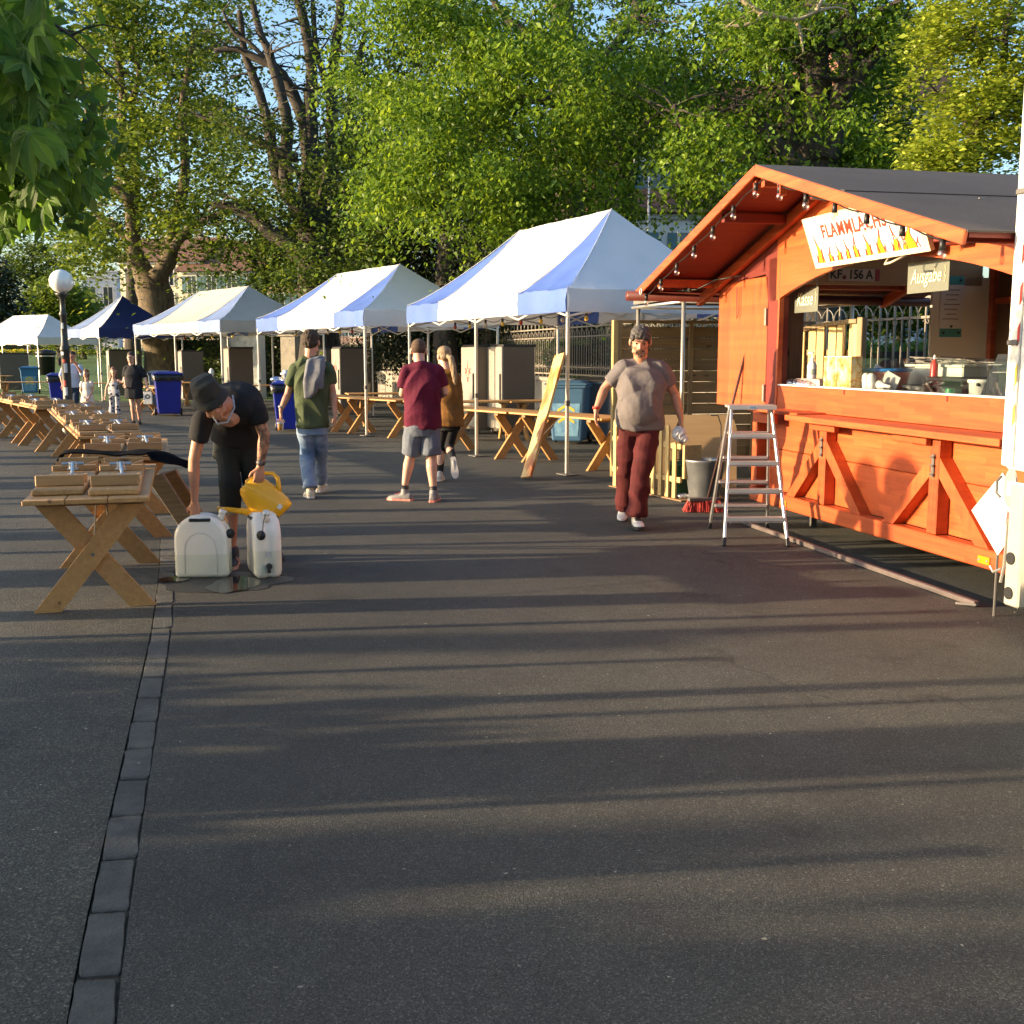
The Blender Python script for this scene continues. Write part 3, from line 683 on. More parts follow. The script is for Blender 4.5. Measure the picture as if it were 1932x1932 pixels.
# --- distant trees left
for k, (x, yb, y, rx, ry, Y, n, lf, lab) in enumerate([
        (112, 664, 580, 62, 62, 78.0, 420, L_PLA, 'small brownish-green park tree left of the globe lamp'),
        (158, 662, 595, 36, 55, 84.0, 220, L_PLA, 'rounded small park tree just right of the globe lamp post'),
        (-20, 664, 560, 50, 90, 66.0, 260, L_YEW, 'dark evergreen cut by the left edge of the picture'),
        (60, 664, 500, 70, 60, 95.0, 240, L_DRK, 'tree crown far away above the park at the left')]):
    b = at(x, yb, Y); b.z = lawn_z(Y)
    tree('park_tree', lab, 'tree', b, [([b, at(x, (yb + y) / 2, Y), at(x + 2, y, Y), at(x, y - ry * .6, Y)], 0.22, 0.08), (pts(Y, (x, y + 30), (x - rx * .5, y)), 0.1, 0.04), (pts(Y, (x, y + 30), (x + rx * .5, y)), 0.1, 0.04)],
         lf, [(x, y, rx, ry, Y, 2.2, n)], 26, 0.45, 0.28, tw=4, twl=1.5, group='trees across the park')
# backdrop trees filling behind (beyond the fence garden)
for k, (x, y, rx, ry, Y, n, lab) in enumerate([(1210, 520, 120, 60, 34.0, 260, 'shrubby tree behind the largest tent, before the gabled house'),
                                               (430, 560, 110, 60, 52.0, 190, 'light green low tree behind the row of tents'),
                                               (1000, 560, 130, 60, 36.0, 240, 'low leafy tree behind the iron fence'),
                                               (1700, 560, 190, 60, 24.0, 330, 'leafy shrub behind the red stall and iron fence')]):
    b = at(x, 700, Y); b.z = 0.8
    tree('garden_tree', lab, 'tree', b, [([b, at(x, 640, Y), at(x, y, Y)], 0.14, 0.05)], L_DRK, [(x, y, rx, ry, Y, 2, n)], 26, 0.3, 0.13, group='garden shrubs behind the fence')
# flower bed and hedges of the park
bed = MB(); bed.box((-38, 94.5, 1.6), (70, 3.4, 0.3)); 
o = bed.build('flower_bed', M_SOIL, kind='structure')
FL1 = leafmat('petal_yellow', (0.10, 0.2, 0.02), (0.5, 0.42, 0.02), (0.72, 0.6, 0.04), 0.2); FL2 = leafmat('petal_white', (0.06, 0.14, 0.02), (0.1, 0.18, 0.03), (0.75, 0.72, 0.6), 0.2)
N = 5200
P = np.stack([RNG.uniform(-62, -27, N), RNG.uniform(92.8, 96, N), RNG.uniform(1.7, 2.05, N)], 1)
o = quads('yellow_flowers', P[P[:, 0] < -33], np.full((P[:, 0] < -33).sum(), 0.28), FL1); tag(o, 'bed of yellow flowers beyond the lawn at the left', 'flowers')
P = np.stack([RNG.uniform(-34, -16, N), RNG.uniform(92.8, 96, N), RNG.uniform(1.7, 2.2, N)], 1)
o = quads('white_flowers', P, np.full(N, 0.26), FL2); tag(o, 'bed of white flowers beyond the lawn behind the plane tree', 'flowers')
def hedge(name, label, a, c, w, h, z0, leaf, n, size=0.12, group=None):
    a, c = V((*a, z0)), V((*c, z0)); d = (c - a); l = d.length; d.normalize(); sd = V((-d.y, d.x, 0))
    t = thing(name, label, 'hedge', a, world=True, group=group)
    mb = MB(); mb.beam(a + V((0, 0, h * .45)), c + V((0, 0, h * .45)), w * .75, h * .85); mb.build('stems', M_SOIL, t)
    u = RNG.uniform(0, l, n); s_ = RNG.uniform(-w / 2, w / 2, n); z = RNG.uniform(0, h, n)
    f = RNG.integers(0, 3, n); s_ = np.where(f == 0, -w / 2, np.where(f == 1, s_, w / 2)) + RNG.normal(0, .05, n); z = np.where(f == 1, h, z) + RNG.normal(0, .05, n)
    P = np.array(a)[None, :] + u[:, None] * np.array(d)[None, :] + s_[:, None] * np.array(sd)[None, :]; P[:, 2] = z0 + np.maximum(z, .02)
    quads('foliage', P, RNG.uniform(.7, 1.3, n) * size, leaf, t); return t
hedge('clipped_hedge', 'long clipped hedge beyond the street and parked cars', (-75, 124), (-12, 124), 1.2, 2.0, 1.9, L_HED, 9000, 0.3)
hedge('dark_hedge', 'dense dark hedge behind the fridges of the pale grey tent', (-13.6, 43.5), (-9.4, 41.5), 1.6, 2.4, 0, L_HED, 9000, 0.13)
hedge('low_clipped_hedge', 'low clipped hedge inside the iron fence behind the steel fridges', (1.7, 29.5), (-7.0, 47.0), 1.0, 0.95, 0.95, L_HED, 14000, 0.11)
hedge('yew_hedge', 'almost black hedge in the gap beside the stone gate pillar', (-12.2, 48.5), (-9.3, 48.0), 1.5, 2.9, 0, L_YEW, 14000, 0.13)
hedge('shaded_hedge', 'shaded hedge inside the fence right of the leaning plank', (5.9, 17.0), (2.9, 27.5), 1.0, 0.75, 0.95, L_IVY, 9000, 0.09)
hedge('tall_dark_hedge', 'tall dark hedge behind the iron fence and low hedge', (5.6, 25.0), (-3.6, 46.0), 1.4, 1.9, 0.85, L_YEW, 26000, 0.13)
# --- foreground chestnut at the left: large palmate leaves hanging into view
def chestnut():
    base = V((-6.4, 3.3, 0))
    t = thing('chestnut_tree', 'horse chestnut with big hanging palmate leaves at the top left, close to us', 'tree', base, world=True)
    mb = MB(); limb(mb, [base, V((-6.3, 3.3, 1.6)), V((-6.1, 3.3, 3.2)), V((-5.8, 3.2, 5.0))], .3, .2, 12); mb.build('trunk', M_BARK, t, smooth=True)
    for P_ in ([V((-6.1, 3.3, 3.0)), V((-4.9, 3.8, 3.6)), V((-3.6, 4.3, 3.5)), V((-2.2, 3.9, 3.05)), V((-1.75, 3.7, 2.75))], [V((-6.2, 3.3, 2.8)), V((-4.8, 4.4, 3.0)), V((-3.4, 5.2, 2.75)), V((-2.3, 5.0, 2.45))], [V((-6.0, 3.3, 3.6)), V((-4.8, 4.2, 4.0)), V((-3.2, 5.0, 3.6)), V((-2.2, 4.8, 3.2))]):
        mb = MB(); path = limb(mb, P_, .09, .015, 8); twigs(mb, path, .012, 6, .7); mb.build('limb', M_BARK, t, smooth=True)
    # one palmate leaf: seven leaflets, each folded along its rib with a toothed outline
    protos = []
    for v in range(3):
        rr = random.Random(v); mb = MB(); ribs = MB()
        for k in range(7):
            a = (k - 3) * .62 + rr.uniform(-.08, .08); l = (.17, .165, .14, .095)[abs(k - 3)] * rr.uniform(.92, 1.08); w = l * .19
            d = V((math.sin(a), math.cos(a) * .75, -.15)).normalized(); sd = V((d.y, -d.x, 0)).normalized(); up = V((0, 0, 1)); n_ = 7
            o = len(mb.v); drp = rr.uniform(.28, .5)
            for i in range(n_ + 1):
                f = i / n_; ww = w * (math.sin(min(1, f * 1.05) ** 1.5 * PI) ** .8 if 0 < f < 1 else 0) + .0012
                c = d * (l * f) + up * (-drp * l * f * f)
                th = .0025 if i % 2 else 0
                mb.v += [c - sd * (ww + th) + up * (ww * .35), c, c + sd * (ww + th) + up * (ww * .35)]
            rib = [mb.v[o + i * 3 + 1] + up * .0012 for i in range(n_ + 1)]
            ribs.tube(rib, [.0026 * (1 - .8 * i / n_) for i in range(n_ + 1)], 4)
            for i in range(n_):
                q = o + i * 3; mb.f += [(q, q + 1, q + 4, q + 3), (q + 1, q + 2, q + 5, q + 4)]
        mb.tube([V((0, -.13, .05)), V((0, -.06, .03)), V((0, 0, 0))], .0022, 5)
        nf = len(mb.f); mb.add(ribs.v, ribs.f); o_ = mb.build('leaf', L_CHB, None, smooth=False)
        o_.data.materials.append(mat('leaf_rib', (.14, .22, .05), scale=9, rough=.6))
        for f in o_.data.polygons[nf:]: f.material_index = 1
        protos.append(o_)
    rr = random.Random(11); n_l = 0
    def put(x, y, Y, s):
        p = at(x, y, Y) - base
        o = dupm(protos[rr.randrange(3)], 'leaf', t, p, (rr.uniform(-1.25, -.35), rr.uniform(-.5, .5), rr.uniform(-1.6, 1.6) + PI * (rr.random() < .8)), (s, s, s)); return o
    k = 0
    edge = [(0, 112), (60, 128), (150, 118), (200, 148), (250, 130), (290, 85), (320, 40), (350, 10)]      # silhouette of the near spray
    def lim(y, tab):
        for (y0, x0), (y1, x1) in zip(tab, tab[1:]):
            if y0 <= y <= y1: return x0 + (x1 - x0) * (y - y0) / (y1 - y0)
        return -1
    while k < 120:
        y = rr.uniform(-60, 270); x = rr.uniform(-70, 150)
        if x < lim(max(0, y), edge) - 40: put(x, y, rr.uniform(3.0, 4.0), rr.uniform(.5, .72)); k += 1
    edge2 = [(120, 120), (200, 150), (270, 170), (320, 205), (350, 195), (390, 140), (420, 110), (450, 60), (480, 20), (570, -40)]
    while k < 295:
        y = rr.uniform(120, 450); x = rr.uniform(-40, 205)
        if x < lim(y, edge2) - 22: put(x, y, rr.uniform(4.3, 5.4), rr.uniform(.42, .62)); k += 1
    for o in protos: bpy.data.objects.remove(o)
    lob = [(10, 250, 120, 100, 5.2, .5, 130), (0, 350, 90, 50, 5.2, .3, 60), (-20, 150, 120, 160, 4.6, .4, 90)]
    P, S = clumps(px_ellipses(lob), 16, .11, .09, sag=.05); quads('foliage', P, S, L_CHE, t, droop=1.0)
    # the rest of the crown, left of the frame
    q = RNG.normal(0, 1, (330, 3)); q /= np.linalg.norm(q, axis=1)[:, None]; q *= RNG.uniform(.2, 1, (330, 1)) ** .4
    C_ = np.array([-5.2, 2.5, 4.3]) + q * np.array([2.7, 1.3, 1.8]); C_ = C_[(C_[:, 0] / np.maximum(C_[:, 1], .3) < -.60)]
    P, S = clumps(C_, 22, .25, .18); quads('foliage', P, S, L_CHE, t, droop=1.0)
def leaf_rib_mat():
    m = leafmat('leaf_chestnut_near', (.028, .08, .018), (.04, .11, .022), (.055, .14, .025), .45); n = m.node_tree
    return m
L_CHB = leafmat('leaf_chestnut_near', (.045, .11, .014), (.075, .17, .018), (.12, .24, .022), .55)
n_ = L_CHB.node_tree; b_ = n_.nodes['Principled BSDF']; co_ = coords(n_, (60, 60, 60)); nz = noisen(n_, co_, 2, 4); bp_ = n_.nodes.new('ShaderNodeBump'); bp_.inputs['Strength'].default_value = .5; bp_.inputs['Distance'].default_value = .004; n_.links.new(nz.outputs['Fac'], bp_.inputs['Height']); n_.links.new(bp_.outputs[0], b_.inputs['Normal'])
chestnut()
# ------------------------------------------------------------------ iron fence on its stone wall, garden bank
FL = [V((6.9, 4.0, 0)), V((4.75, 12.85, 0)), V((1.95, 25.1, 0)), V((-0.25, 32.6, 0)), V((-8.9, 47.0, 0))]
def fence_pt(s):
    for a, c in zip(FL, FL[1:]):
        l = (c - a).length
        if s <= l: return a + (c - a) * (s / l), (c - a).normalized()
        s -= l
    return FL[-1], (FL[-1] - FL[-2]).normalized()
FLEN = sum((c - a).length for a, c in zip(FL, FL[1:]))
M_IRON = mat('painted_iron', (0.30, 0.27, 0.22), (0.2, 0.18, 0.15), scale=8, rough=0.55, metal=0.3, bump=0.15)
M_WALL = mat('garden_wall_stone', (0.34, 0.31, 0.26), (0.2, 0.19, 0.17), scale=3, rough=0.9, bump=0.5, bscale=25, dirt=0.35)
M_GRND2 = mat('ivy_soil', (0.03, 0.05, 0.012), (0.015, 0.025, 0.008), scale=5, rough=0.95, bump=0.8)
wall = thing('garden_wall', 'low stone garden wall carrying the wrought iron fence', 'wall', FL[0], world=True)
s_ = 0.0; k = 0
while s_ < FLEN - 0.2:
    l = 1.35; a, d = fence_pt(s_ + 0.006); c, _ = fence_pt(min(s_ + l - 0.006, FLEN))
    MB().beam(a + V((0, 0, .45)), c + V((0, 0, .45)), 0.34, 0.9, b=.01).build('stone_block', M_WALL, wall)
    MB().beam(a + V((0, 0, .955)), c + V((0, 0, .955)), 0.42, 0.1, b=.015).build('coping_stone', M_WALL, wall)
    s_ += l
fence = thing('iron_fence', 'wrought iron fence with scrolls and fleur finials along the garden wall', 'fence', FL[0], world=True)
for (z, w, h) in ((1.09, .03, .035), (1.27, .02, .02), (1.98, .025, .03), (2.2, .03, .035)):
    for a, c in zip(FL, FL[1:]):
        MB().beam(a + V((0, 0, z)), c + V((0, 0, z)), w, h, b=0).build('rail', M_IRON, fence)
def arc(mb, c, r, a0, a1, th=0.007, n=6):
    mb.tube([V((c[0] + r * math.cos(a0 + (a1 - a0) * i / n), 0, c[1] + r * math.sin(a0 + (a1 - a0) * i / n))) for i in range(n + 1)], th, 4)
mb = MB(); mb.box((0, 0, 1.62), (.022, .022, 1.2), b=0)      # main bar with finial
mb.tube([(0, 0, 2.2), (0, 0, 2.27), (0, 0, 2.31), (0, 0, 2.38)], [.012, .02, .022, .003], 5)
for q in (-1, 1): arc(mb, (q * .035, 2.25), .03, PI / 2, PI / 2 + q * PI, .007)
for q in (-1, 1): arc(mb, (q * .03, 1.93), .022, 0, q * 4.6, .006); arc(mb, (q * .03, 1.32), .022, 0, -q * 4.6, .006)
mb.box((0, 0, 1.98), (.04, .04, .03), b=0); bar_a = mb.build('bar', M_IRON)
mb = MB(); mb.box((0, 0, 1.56), (.016, .016, .98), b=0); mb.ball((0, 0, 2.04), .02, 6, 4); mb.ball((0, 0, 1.6), .014, 6, 4); mb.ball((0, 0, 1.54), .014, 6, 4); mb.ball((0, 0, 1.66), .014, 6, 4)
bar_b = mb.build('bar', M_IRON)
mb = MB()
for q in (-1, 1): arc(mb, (-q * .1625, 1.98), .1625, PI / 2 - q * PI / 2, PI / 2 - q * 0.4 * PI / 2 * 0 , .007, 7)
for q in (-1, 1): arc(mb, (-q * .1625, 1.31), .11, -PI / 2 + q * PI / 2, -PI / 2, .007, 6)
scr = mb.build('scroll_ornament', M_IRON)
s_ = 0.1; k = 0; nb = 0
while s_ < FLEN - 0.1 and nb < 296:
    p, d = fence_pt(s_); rz = math.atan2(d.y, d.x); lp = p - ORG[fence.name]
    if s_ > 5.0:
        dupm(bar_a if k % 2 == 0 else bar_b, 'bar', fence, lp, (0, 0, rz)); nb += 1
        if k % 2 == 1: dupm(scr, 'scroll_ornament', fence, lp, (0, 0, rz))
    s_ += 0.1625; k += 1
for o in (bar_a, bar_b, scr): bpy.data.objects.remove(o)
# garden behind: ground at wall height, rising to a bank
mb = MB(); NS, NT = 60, 14
for i in range(NS + 1):
    p, d = fence_pt(FLEN * i / NS); nr = V((d.y, -d.x, 0))
    if nr.x < 0 and nr.y < 0: nr = -nr
    for j in range(NT + 1):
        t = j * 1.0 + 0.22; q = p + nr * t
        near = max(0, 1 - max(0, q.y - 17) / 8)
        z = 0.9 + near * min(2.2, max(0, t - 1.0) * 0.42) + 0.12 * noise.noise(q * .4)
        mb.v.append(V((q.x, q.y, z)))
for i in range(NS):
    for j in range(NT):
        a = i * (NT + 1) + j; mb.f.append((a, a + 1, a + NT + 2, a + NT + 1))
bank = mb.build('garden_bank', M_GRND2, kind='structure', smooth=True)
vs = np.array([tuple(v) for v in mb.v]).reshape(NS + 1, NT + 1, 3)
n = 60000; ii = RNG.uniform(6, 34, n); jj = RNG.uniform(0, NT - 1, n); i0 = ii.astype(int); j0 = jj.astype(int); fi = (ii - i0)[:, None]; fj = (jj - j0)[:, None]
P = vs[i0, j0] * (1 - fi) * (1 - fj) + vs[i0 + 1, j0] * fi * (1 - fj) + vs[i0, j0 + 1] * (1 - fi) * fj + vs[i0 + 1, j0 + 1] * fi * fj
P[:, 2] += RNG.uniform(0.0, .1, n)
o = quads('ground_cover', P, RNG.uniform(.05, .11, n), L_IVY, droop=0.2, up_bias=1.2); tag(o, 'leafy ground cover on the bank behind the iron fence', 'ground cover')
sheet('garden_ground', [(7.2, 4, 0), (80, 4, 0), (80, 120, 0), (-30, 120, 0), (-8.7, 47.3, 0), (0.0, 32.8, 0), (2.2, 25.1, 0), (5.0, 12.9, 0)], M_GRND2, 0.82)
# stone gate pillar
t = thing('gate_pillar', 'square brown stone pillar ending the iron fence', 'pillar', (-8.95, 46.2, 0), math.radians(-25))
MB().box((0, 0, 1.15), (.74, .74, 2.3), b=.02).build('shaft', M_WALL, t); MB().box((0, 0, 2.36), (.9, .9, .12), b=.02).build('cap', M_WALL, t); MB().box((0, 0, .12), (.84, .84, .24), b=.02).build('plinth', M_WALL, t)
# ------------------------------------------------------------------ buildings
M_CREAM = mat('render_cream', (0.72, 0.63, 0.47), (0.64, 0.55, 0.41), scale=1.2, rough=0.85, bump=0.15, dirt=.12)
M_WHITE = mat('render_white', (0.72, 0.71, 0.68), (0.64, 0.63, 0.6), scale=1.2, rough=0.85, bump=0.15)
M_BLUEW = mat('render_pale_blue', (0.5, 0.56, 0.62), (0.45, 0.5, 0.56), scale=1, rough=0.8)
M_YEL = mat('render_yellow', (0.78, 0.62, 0.28), scale=1, rough=0.85)
M_ROOF = mat('roof_tiles_brown', (0.22, 0.10, 0.06), (0.13, 0.065, 0.045), scale=6, rough=0.85, bump=0.6, bscale=14, dirt=.3)
M_PANE = mat('window_glass', (0.05, 0.065, 0.08), (0.03, 0.04, 0.05), scale=1, rough=0.08, spec=0.9)
M_GLZ = mat('glazing_blue', (0.25, 0.42, 0.46), (0.15, 0.3, 0.36), scale=.6, rough=0.12, spec=0.9)
M_SHUT = mat('shutter_bluegreen', (0.10, 0.2, 0.22), scale=3, rough=0.7)
M_FRAME = mat('window_frame_white', (0.7, 0.7, 0.66), scale=3, rough=0.6)
def building(name, label, loc, rz, L_, D_, H, RH, wm, rm, cols, rows, ww=1.0, wh=1.6, shut=False, flat=False, first=1.2, balc=(), side=True, pane=None):
    t = thing(name, label, 'building', loc, rz)
    MB().box((L_ / 2, D_ / 2, H / 2), (L_, D_, H), b=0.02).build('wall', wm, t)
    if flat: MB().box((L_ / 2, D_ / 2, H + .1), (L_ + .3, D_ + .3, .2), b=.02).build('roof', rm, t)
    else:
        e = .5; mb = MB()
        mb.prism([(-e, -e, H + .003), (-e, D_ + e, H + .003), (-e, D_ / 2, H + RH)], (L_ + 2 * e, 0, 0)); r = mb.build('roof', rm, t, fix=True)
        for q in (0.25, 0.7):
            MB().box((L_ * q, D_ * .62, H + RH * .95), (.7, .7, 1.6), b=.02).build('chimney', M_WALL, r)
        MB().box((L_ / 2, -.08, H - .12), (L_ + .2, .16, .22), b=.03).build('cornice', M_FRAME, t)
    def window(c, ax):
        f = MB(); 
        dx, dy = (1, 0) if ax == 0 else (0, 1)
        for (u, w_, z, h_) in ((0, ww + .16, wh / 2 + .04, .08), (0, ww + .16, -wh / 2 - .04, .08), (-ww / 2 - .04, .08, 0, wh), (ww / 2 + .04, .08, 0, wh), (0, .05, 0, wh)):
            f.box((c[0] + dx * u - (dy) * .03, c[1] + dy * u - dx * .03, c[2] + z), (w_ if dx else .1, w_ if dy else .1, h_), b=0)
        fr = f.build('window', M_FRAME, t)
        MB().box((c[0] - dy * .006, c[1] - dx * .006, c[2]), (ww if dx else .03, ww if dy else .03, wh), b=0).build('pane', pane or M_PANE, fr)
        if shut:
            for q in (-1, 1):
                u = q * (ww * .78 + .08)
                MB().box((c[0] + dx * u - dy * .05, c[1] + dy * u - dx * .05, c[2]), (ww * .48 if dx else .05, ww * .48 if dy else .05, wh), b=0).build('shutter', M_SHUT, fr)
    for r in range(rows):
        z = first + (H - first) * (r + .42) / rows
        for k in range(cols): window(((k + .5) * L_ / cols, 0, z), 0)
        if side:
            nc = max(1, int(D_ / (L_ / cols)))
            for k in range(nc): window((0, (k + .5) * D_ / nc, z), 1)
    for (k, r) in balc:
        z = first + (H - first) * (r + .42) / rows - wh / 2 - .1; x = (k + .5) * L_ / cols
        b_ = MB().box((x, -.6, z), (ww * 2, 1.15, .12), b=.01).build('balcony', wm, t)
        mb = MB(); mb.box((x, -1.12, z + .95), (ww * 2, .05, .05), b=0)
        for q in range(9): mb.box((x - ww + .05 + q * (2 * ww - .1) / 8, -1.12, z + .5), (.03, .03, .9), b=0)
        mb.build('railing', M_IRON, b_)
    return t
p = at(223, 600, 105); 
building('apartment_house', 'cream sunlit apartment house with balconies behind the plane tree trunk', (p.x, 106, 1.9), math.radians(-8), 7.8, 9, 8.2, 2.6, M_CREAM, M_ROOF, 4, 3, .8, 1.6, balc=((0, 1), (1, 1)), side=True)
building('apartment_house', 'cream row house with brown roof right of the plane tree trunk', (-30.2, 104.2, 1.9), math.radians(-6), 7.5, 10, 7.2, 3.2, M_CREAM, M_ROOF, 4, 3, .8, 1.5, shut=True, balc=((1, 1), (2, 0)))
building('apartment_house', 'pinkish row house seen in scraps through leaves behind the pale grey tent', (-22.2, 103.0, 1.9), math.radians(-3), 9, 10, 8.0, 3.6, mat('render_pink', (0.6, 0.36, 0.26), scale=1, rough=.85), M_ROOF, 4, 3, .9, 1.5, shut=True)
p = at(158, 600, 118)
building('office_block', 'pale blue flat-roofed block beside the globe lamp', (p.x, 118, 2.0), math.radians(10), 3.4, 7, 7.4, 0, M_BLUEW, M_FRAME, 2, 2, .9, 1.9, flat=True)
p = at(172, 600, 135)
building('office_block', 'long flat-roofed office building with blue glazing behind the pale block', (p.x, 135, 2.0), math.radians(4), 12, 9, 9.3, 0, M_WHITE, M_FRAME, 5, 3, 1.9, 2.2, flat=True, pane=M_GLZ)
building('office_block', 'low white hall far behind the park at the left edge', (-66, 140, 2.0), 0, 14, 9, 5.2, 0, M_WHITE, M_FRAME, 6, 2, 1.6, 1.4, flat=True, pane=M_GLZ)
building('town_house', 'narrow pale yellow house glimpsed through the linden leaves', (at(970, 500, 62).x, 62, .8), math.radians(3), 2.6, 8, 9.2, 2.5, M_YEL, M_ROOF, 2, 3, .55, 1.4)
gh = building('gabled_house', 'large white house with steep brown roof and blue-green shutters behind the trees', (at(1150, 500, 46).x, 46, .8), math.radians(6), 13.0, 10, 6.4, 6.4, M_WHITE, M_ROOF, 6, 2, .8, 1.5, shut=True)
for k in range(3):   # dormers on the big roof
    x = 1.8 + k * 3.6; z = 7.2
    d = MB().box((x, 1.6, z + .55), (1.5, 2.4, 1.9), b=.01).build('dormer', M_WHITE, gh)
    f = MB().box((x, .37, z + .65), (.95, .06, 1.25), b=0).build('dormer_window', M_FRAME, d) if False else None
    MB().box((x, .385, z + .65), (.8, .03, 1.2), b=0).build('pane', M_PANE, d); MB().prism([(x - .95, .2, z + 1.5), (x + .95, .2, z + 1.5), (x, .2, z + 2.25)], (0, 3, 0)).build('dormer_roof', M_ROOF, d, fix=True)
    for q in (-1, 1): MB().box((x + q * .6, .36, z + .65), (.34, .05, 1.2), b=0).build('shutter', M_SHUT, d)
building('tower_house', 'tall house end wall, grey-white under a brown roof, top right behind the magnolia', (at(1610, 500, 50).x, 50, .8), math.radians(14), 4.6, 7, 11.6, 4.2, mat('render_greyblue', (0.42, 0.45, 0.5), scale=1, rough=.85), M_ROOF, 2, 3, .7, 1.4)
t = thing('flag_pole', 'thin white flagpole before the brown roof left of the stall', 'pole', (at(1222, 500, 40).x, 40, .8))
MB().tube([(0, 0, 0), (0, 0, 8.6)], [.05, .03], 8).build('mast', M_FRAME, t, smooth=True); MB().ball((.18, -.1, 8.0), (.2, .08, .24), 12, 8).build('dish', M_FRAME, t, smooth=True)
t = thing('flag_pole', 'thin grey pole right beside the globe lamp, far in the park', 'pole', (at(144, 660, 80).x, 80, lawn_z(80)))
MB().tube([(0, 0, 0), (0, 0, 4.9)], [.06, .04], 8).build('mast', mat('grey_steel', (0.35, 0.36, 0.37), scale=5, rough=.45, metal=.6), t, smooth=True)
# ------------------------------------------------------------------ cars
def car(loc, rz, m, label):
    t = thing('parked_car', label, 'car', loc, rz, 'cars parked beyond the flower bed')
    body = [(-2.1, .35), (-2.15, .75), (-1.95, .95), (-1.2, 1.0), (1.1, .98), (1.95, .85), (2.15, .6), (2.1, .35)]
    MB().prism([(x, -.85, z) for x, z in body], (0, 1.7, 0)).build('body', m, t, fix=True)
    MB().prism([(x, -.7, z) for x, z in [(-1.9, .96), (-1.3, 1.38), (-.6, 1.48), (.3, 1.42), (1.15, .97)]], (0, 1.4, 0)).build('cabin', m, t, fix=True)
    for sy in (-1, 1):
        MB().prism([(x, sy * .705, z) for x, z in [(-1.6, 1.02), (-1.2, 1.32), (-.5, 1.4), (-.45, 1.02)]], (0, sy * .01, 0)).build('side_window', M_PANE, t, fix=True)
        MB().prism([(x, sy * .705, z) for x, z in [(-.38, 1.02), (-.4, 1.4), (.25, 1.35), (.9, 1.02)]], (0, sy * .01, 0)).build('side_window', M_PANE, t, fix=True)
        for x in (-1.35, 1.35):
            w = MB().lathe([(.2, -.11), (.31, -.11), (.33, -.06), (.33, .06), (.31, .11), (.2, .11)], 16, (x, sy * .8, .33), Matrix.Rotation(PI / 2, 3, 'X')).build('wheel', mat('tyre_rubber', (.02, .02, .02), scale=9, rough=.8), t, smooth=True)
            MB().lathe([(.01, -.115), (.2, -.115), (.2, .115), (.01, .115)], 12, (x, sy * .8, .33), Matrix.Rotation(PI / 2, 3, 'X')).build('rim', mat('grey_steel', (0.35, 0.36, 0.37), scale=5, rough=.45, metal=.6), w)
    return t
M_CW = mat('car_paint_white', (.7, .72, .74), scale=2, rough=.25, coat=.6); M_CB = mat('car_paint_blue', (.12, .22, .34), scale=2, rough=.25, coat=.6); M_CS = mat('car_paint_silver', (.42, .45, .48), scale=2, rough=.3, metal=.5, coat=.5)
car((at(167, 660, 110).x, 110, 1.82), .1, M_CW, 'white car parked by the hedge, left of the globe lamp post')
car((at(286, 660, 112).x, 112, 1.84), -.1, M_CB, 'dark blue car parked leftmost of three under the navy tent')
car((at(330, 660, 110).x, 110, 1.84), .05, M_CS, 'silver car parked in the middle of three under the navy tent')
car((at(373, 660, 111).x, 111, 1.84), 0, M_CB, 'blue car parked rightmost of three, next to the plane tree trunk')
# ------------------------------------------------------------------ tents
M_TW = mat('canvas_white', (0.70, 0.71, 0.73), (0.64, 0.66, 0.69), scale=1.5, rough=0.75, bump=0.6, bscale=3.2, dirt=.10)
M_TB = mat('canvas_blue', (0.085, 0.17, 0.50), (0.065, 0.13, 0.43), scale=1.5, rough=0.7, bump=0.6, bscale=3.2)
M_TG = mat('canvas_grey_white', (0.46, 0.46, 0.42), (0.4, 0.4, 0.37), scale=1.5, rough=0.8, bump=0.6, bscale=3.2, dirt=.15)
M_TLB = mat('canvas_light_blue', (0.17, 0.25, 0.47), (0.14, 0.21, 0.40), scale=1.5, rough=0.75, bump=0.6, bscale=3.2, dirt=.10)
M_TN = mat('canvas_navy', (0.012, 0.03, 0.16), (0.01, 0.024, 0.12), scale=1.5, rough=0.75, bump=0.6, bscale=3.2, dirt=.10)
for m_ in (M_TW, M_TB, M_TG, M_TLB, M_TN):       # sunlight glows through canvas a little
    n_ = m_.node_tree; b_ = n_.nodes['Principled BSDF']; tr = n_.nodes.new('ShaderNodeBsdfTranslucent'); mx = n_.nodes.new('ShaderNodeMixShader'); mx.inputs[0].default_value = .18
    n_.links.new(b_.inputs['Base Color'].links[0].from_socket, tr.inputs[0]); n_.links.new(b_.outputs[0], mx.inputs[1]); n_.links.new(tr.outputs[0], mx.inputs[2]); n_.links.new(mx.outputs[0], n_.nodes['Material Output'].inputs['Surface'])
M_ALU = mat('aluminium_pole', (0.62, 0.62, 0.60), (0.5, 0.5, 0.48), scale=6, rough=0.38, metal=0.75)
M_PLATE = mat('foot_plate_steel', (0.16, 0.15, 0.14), scale=8, rough=.6, metal=.5)
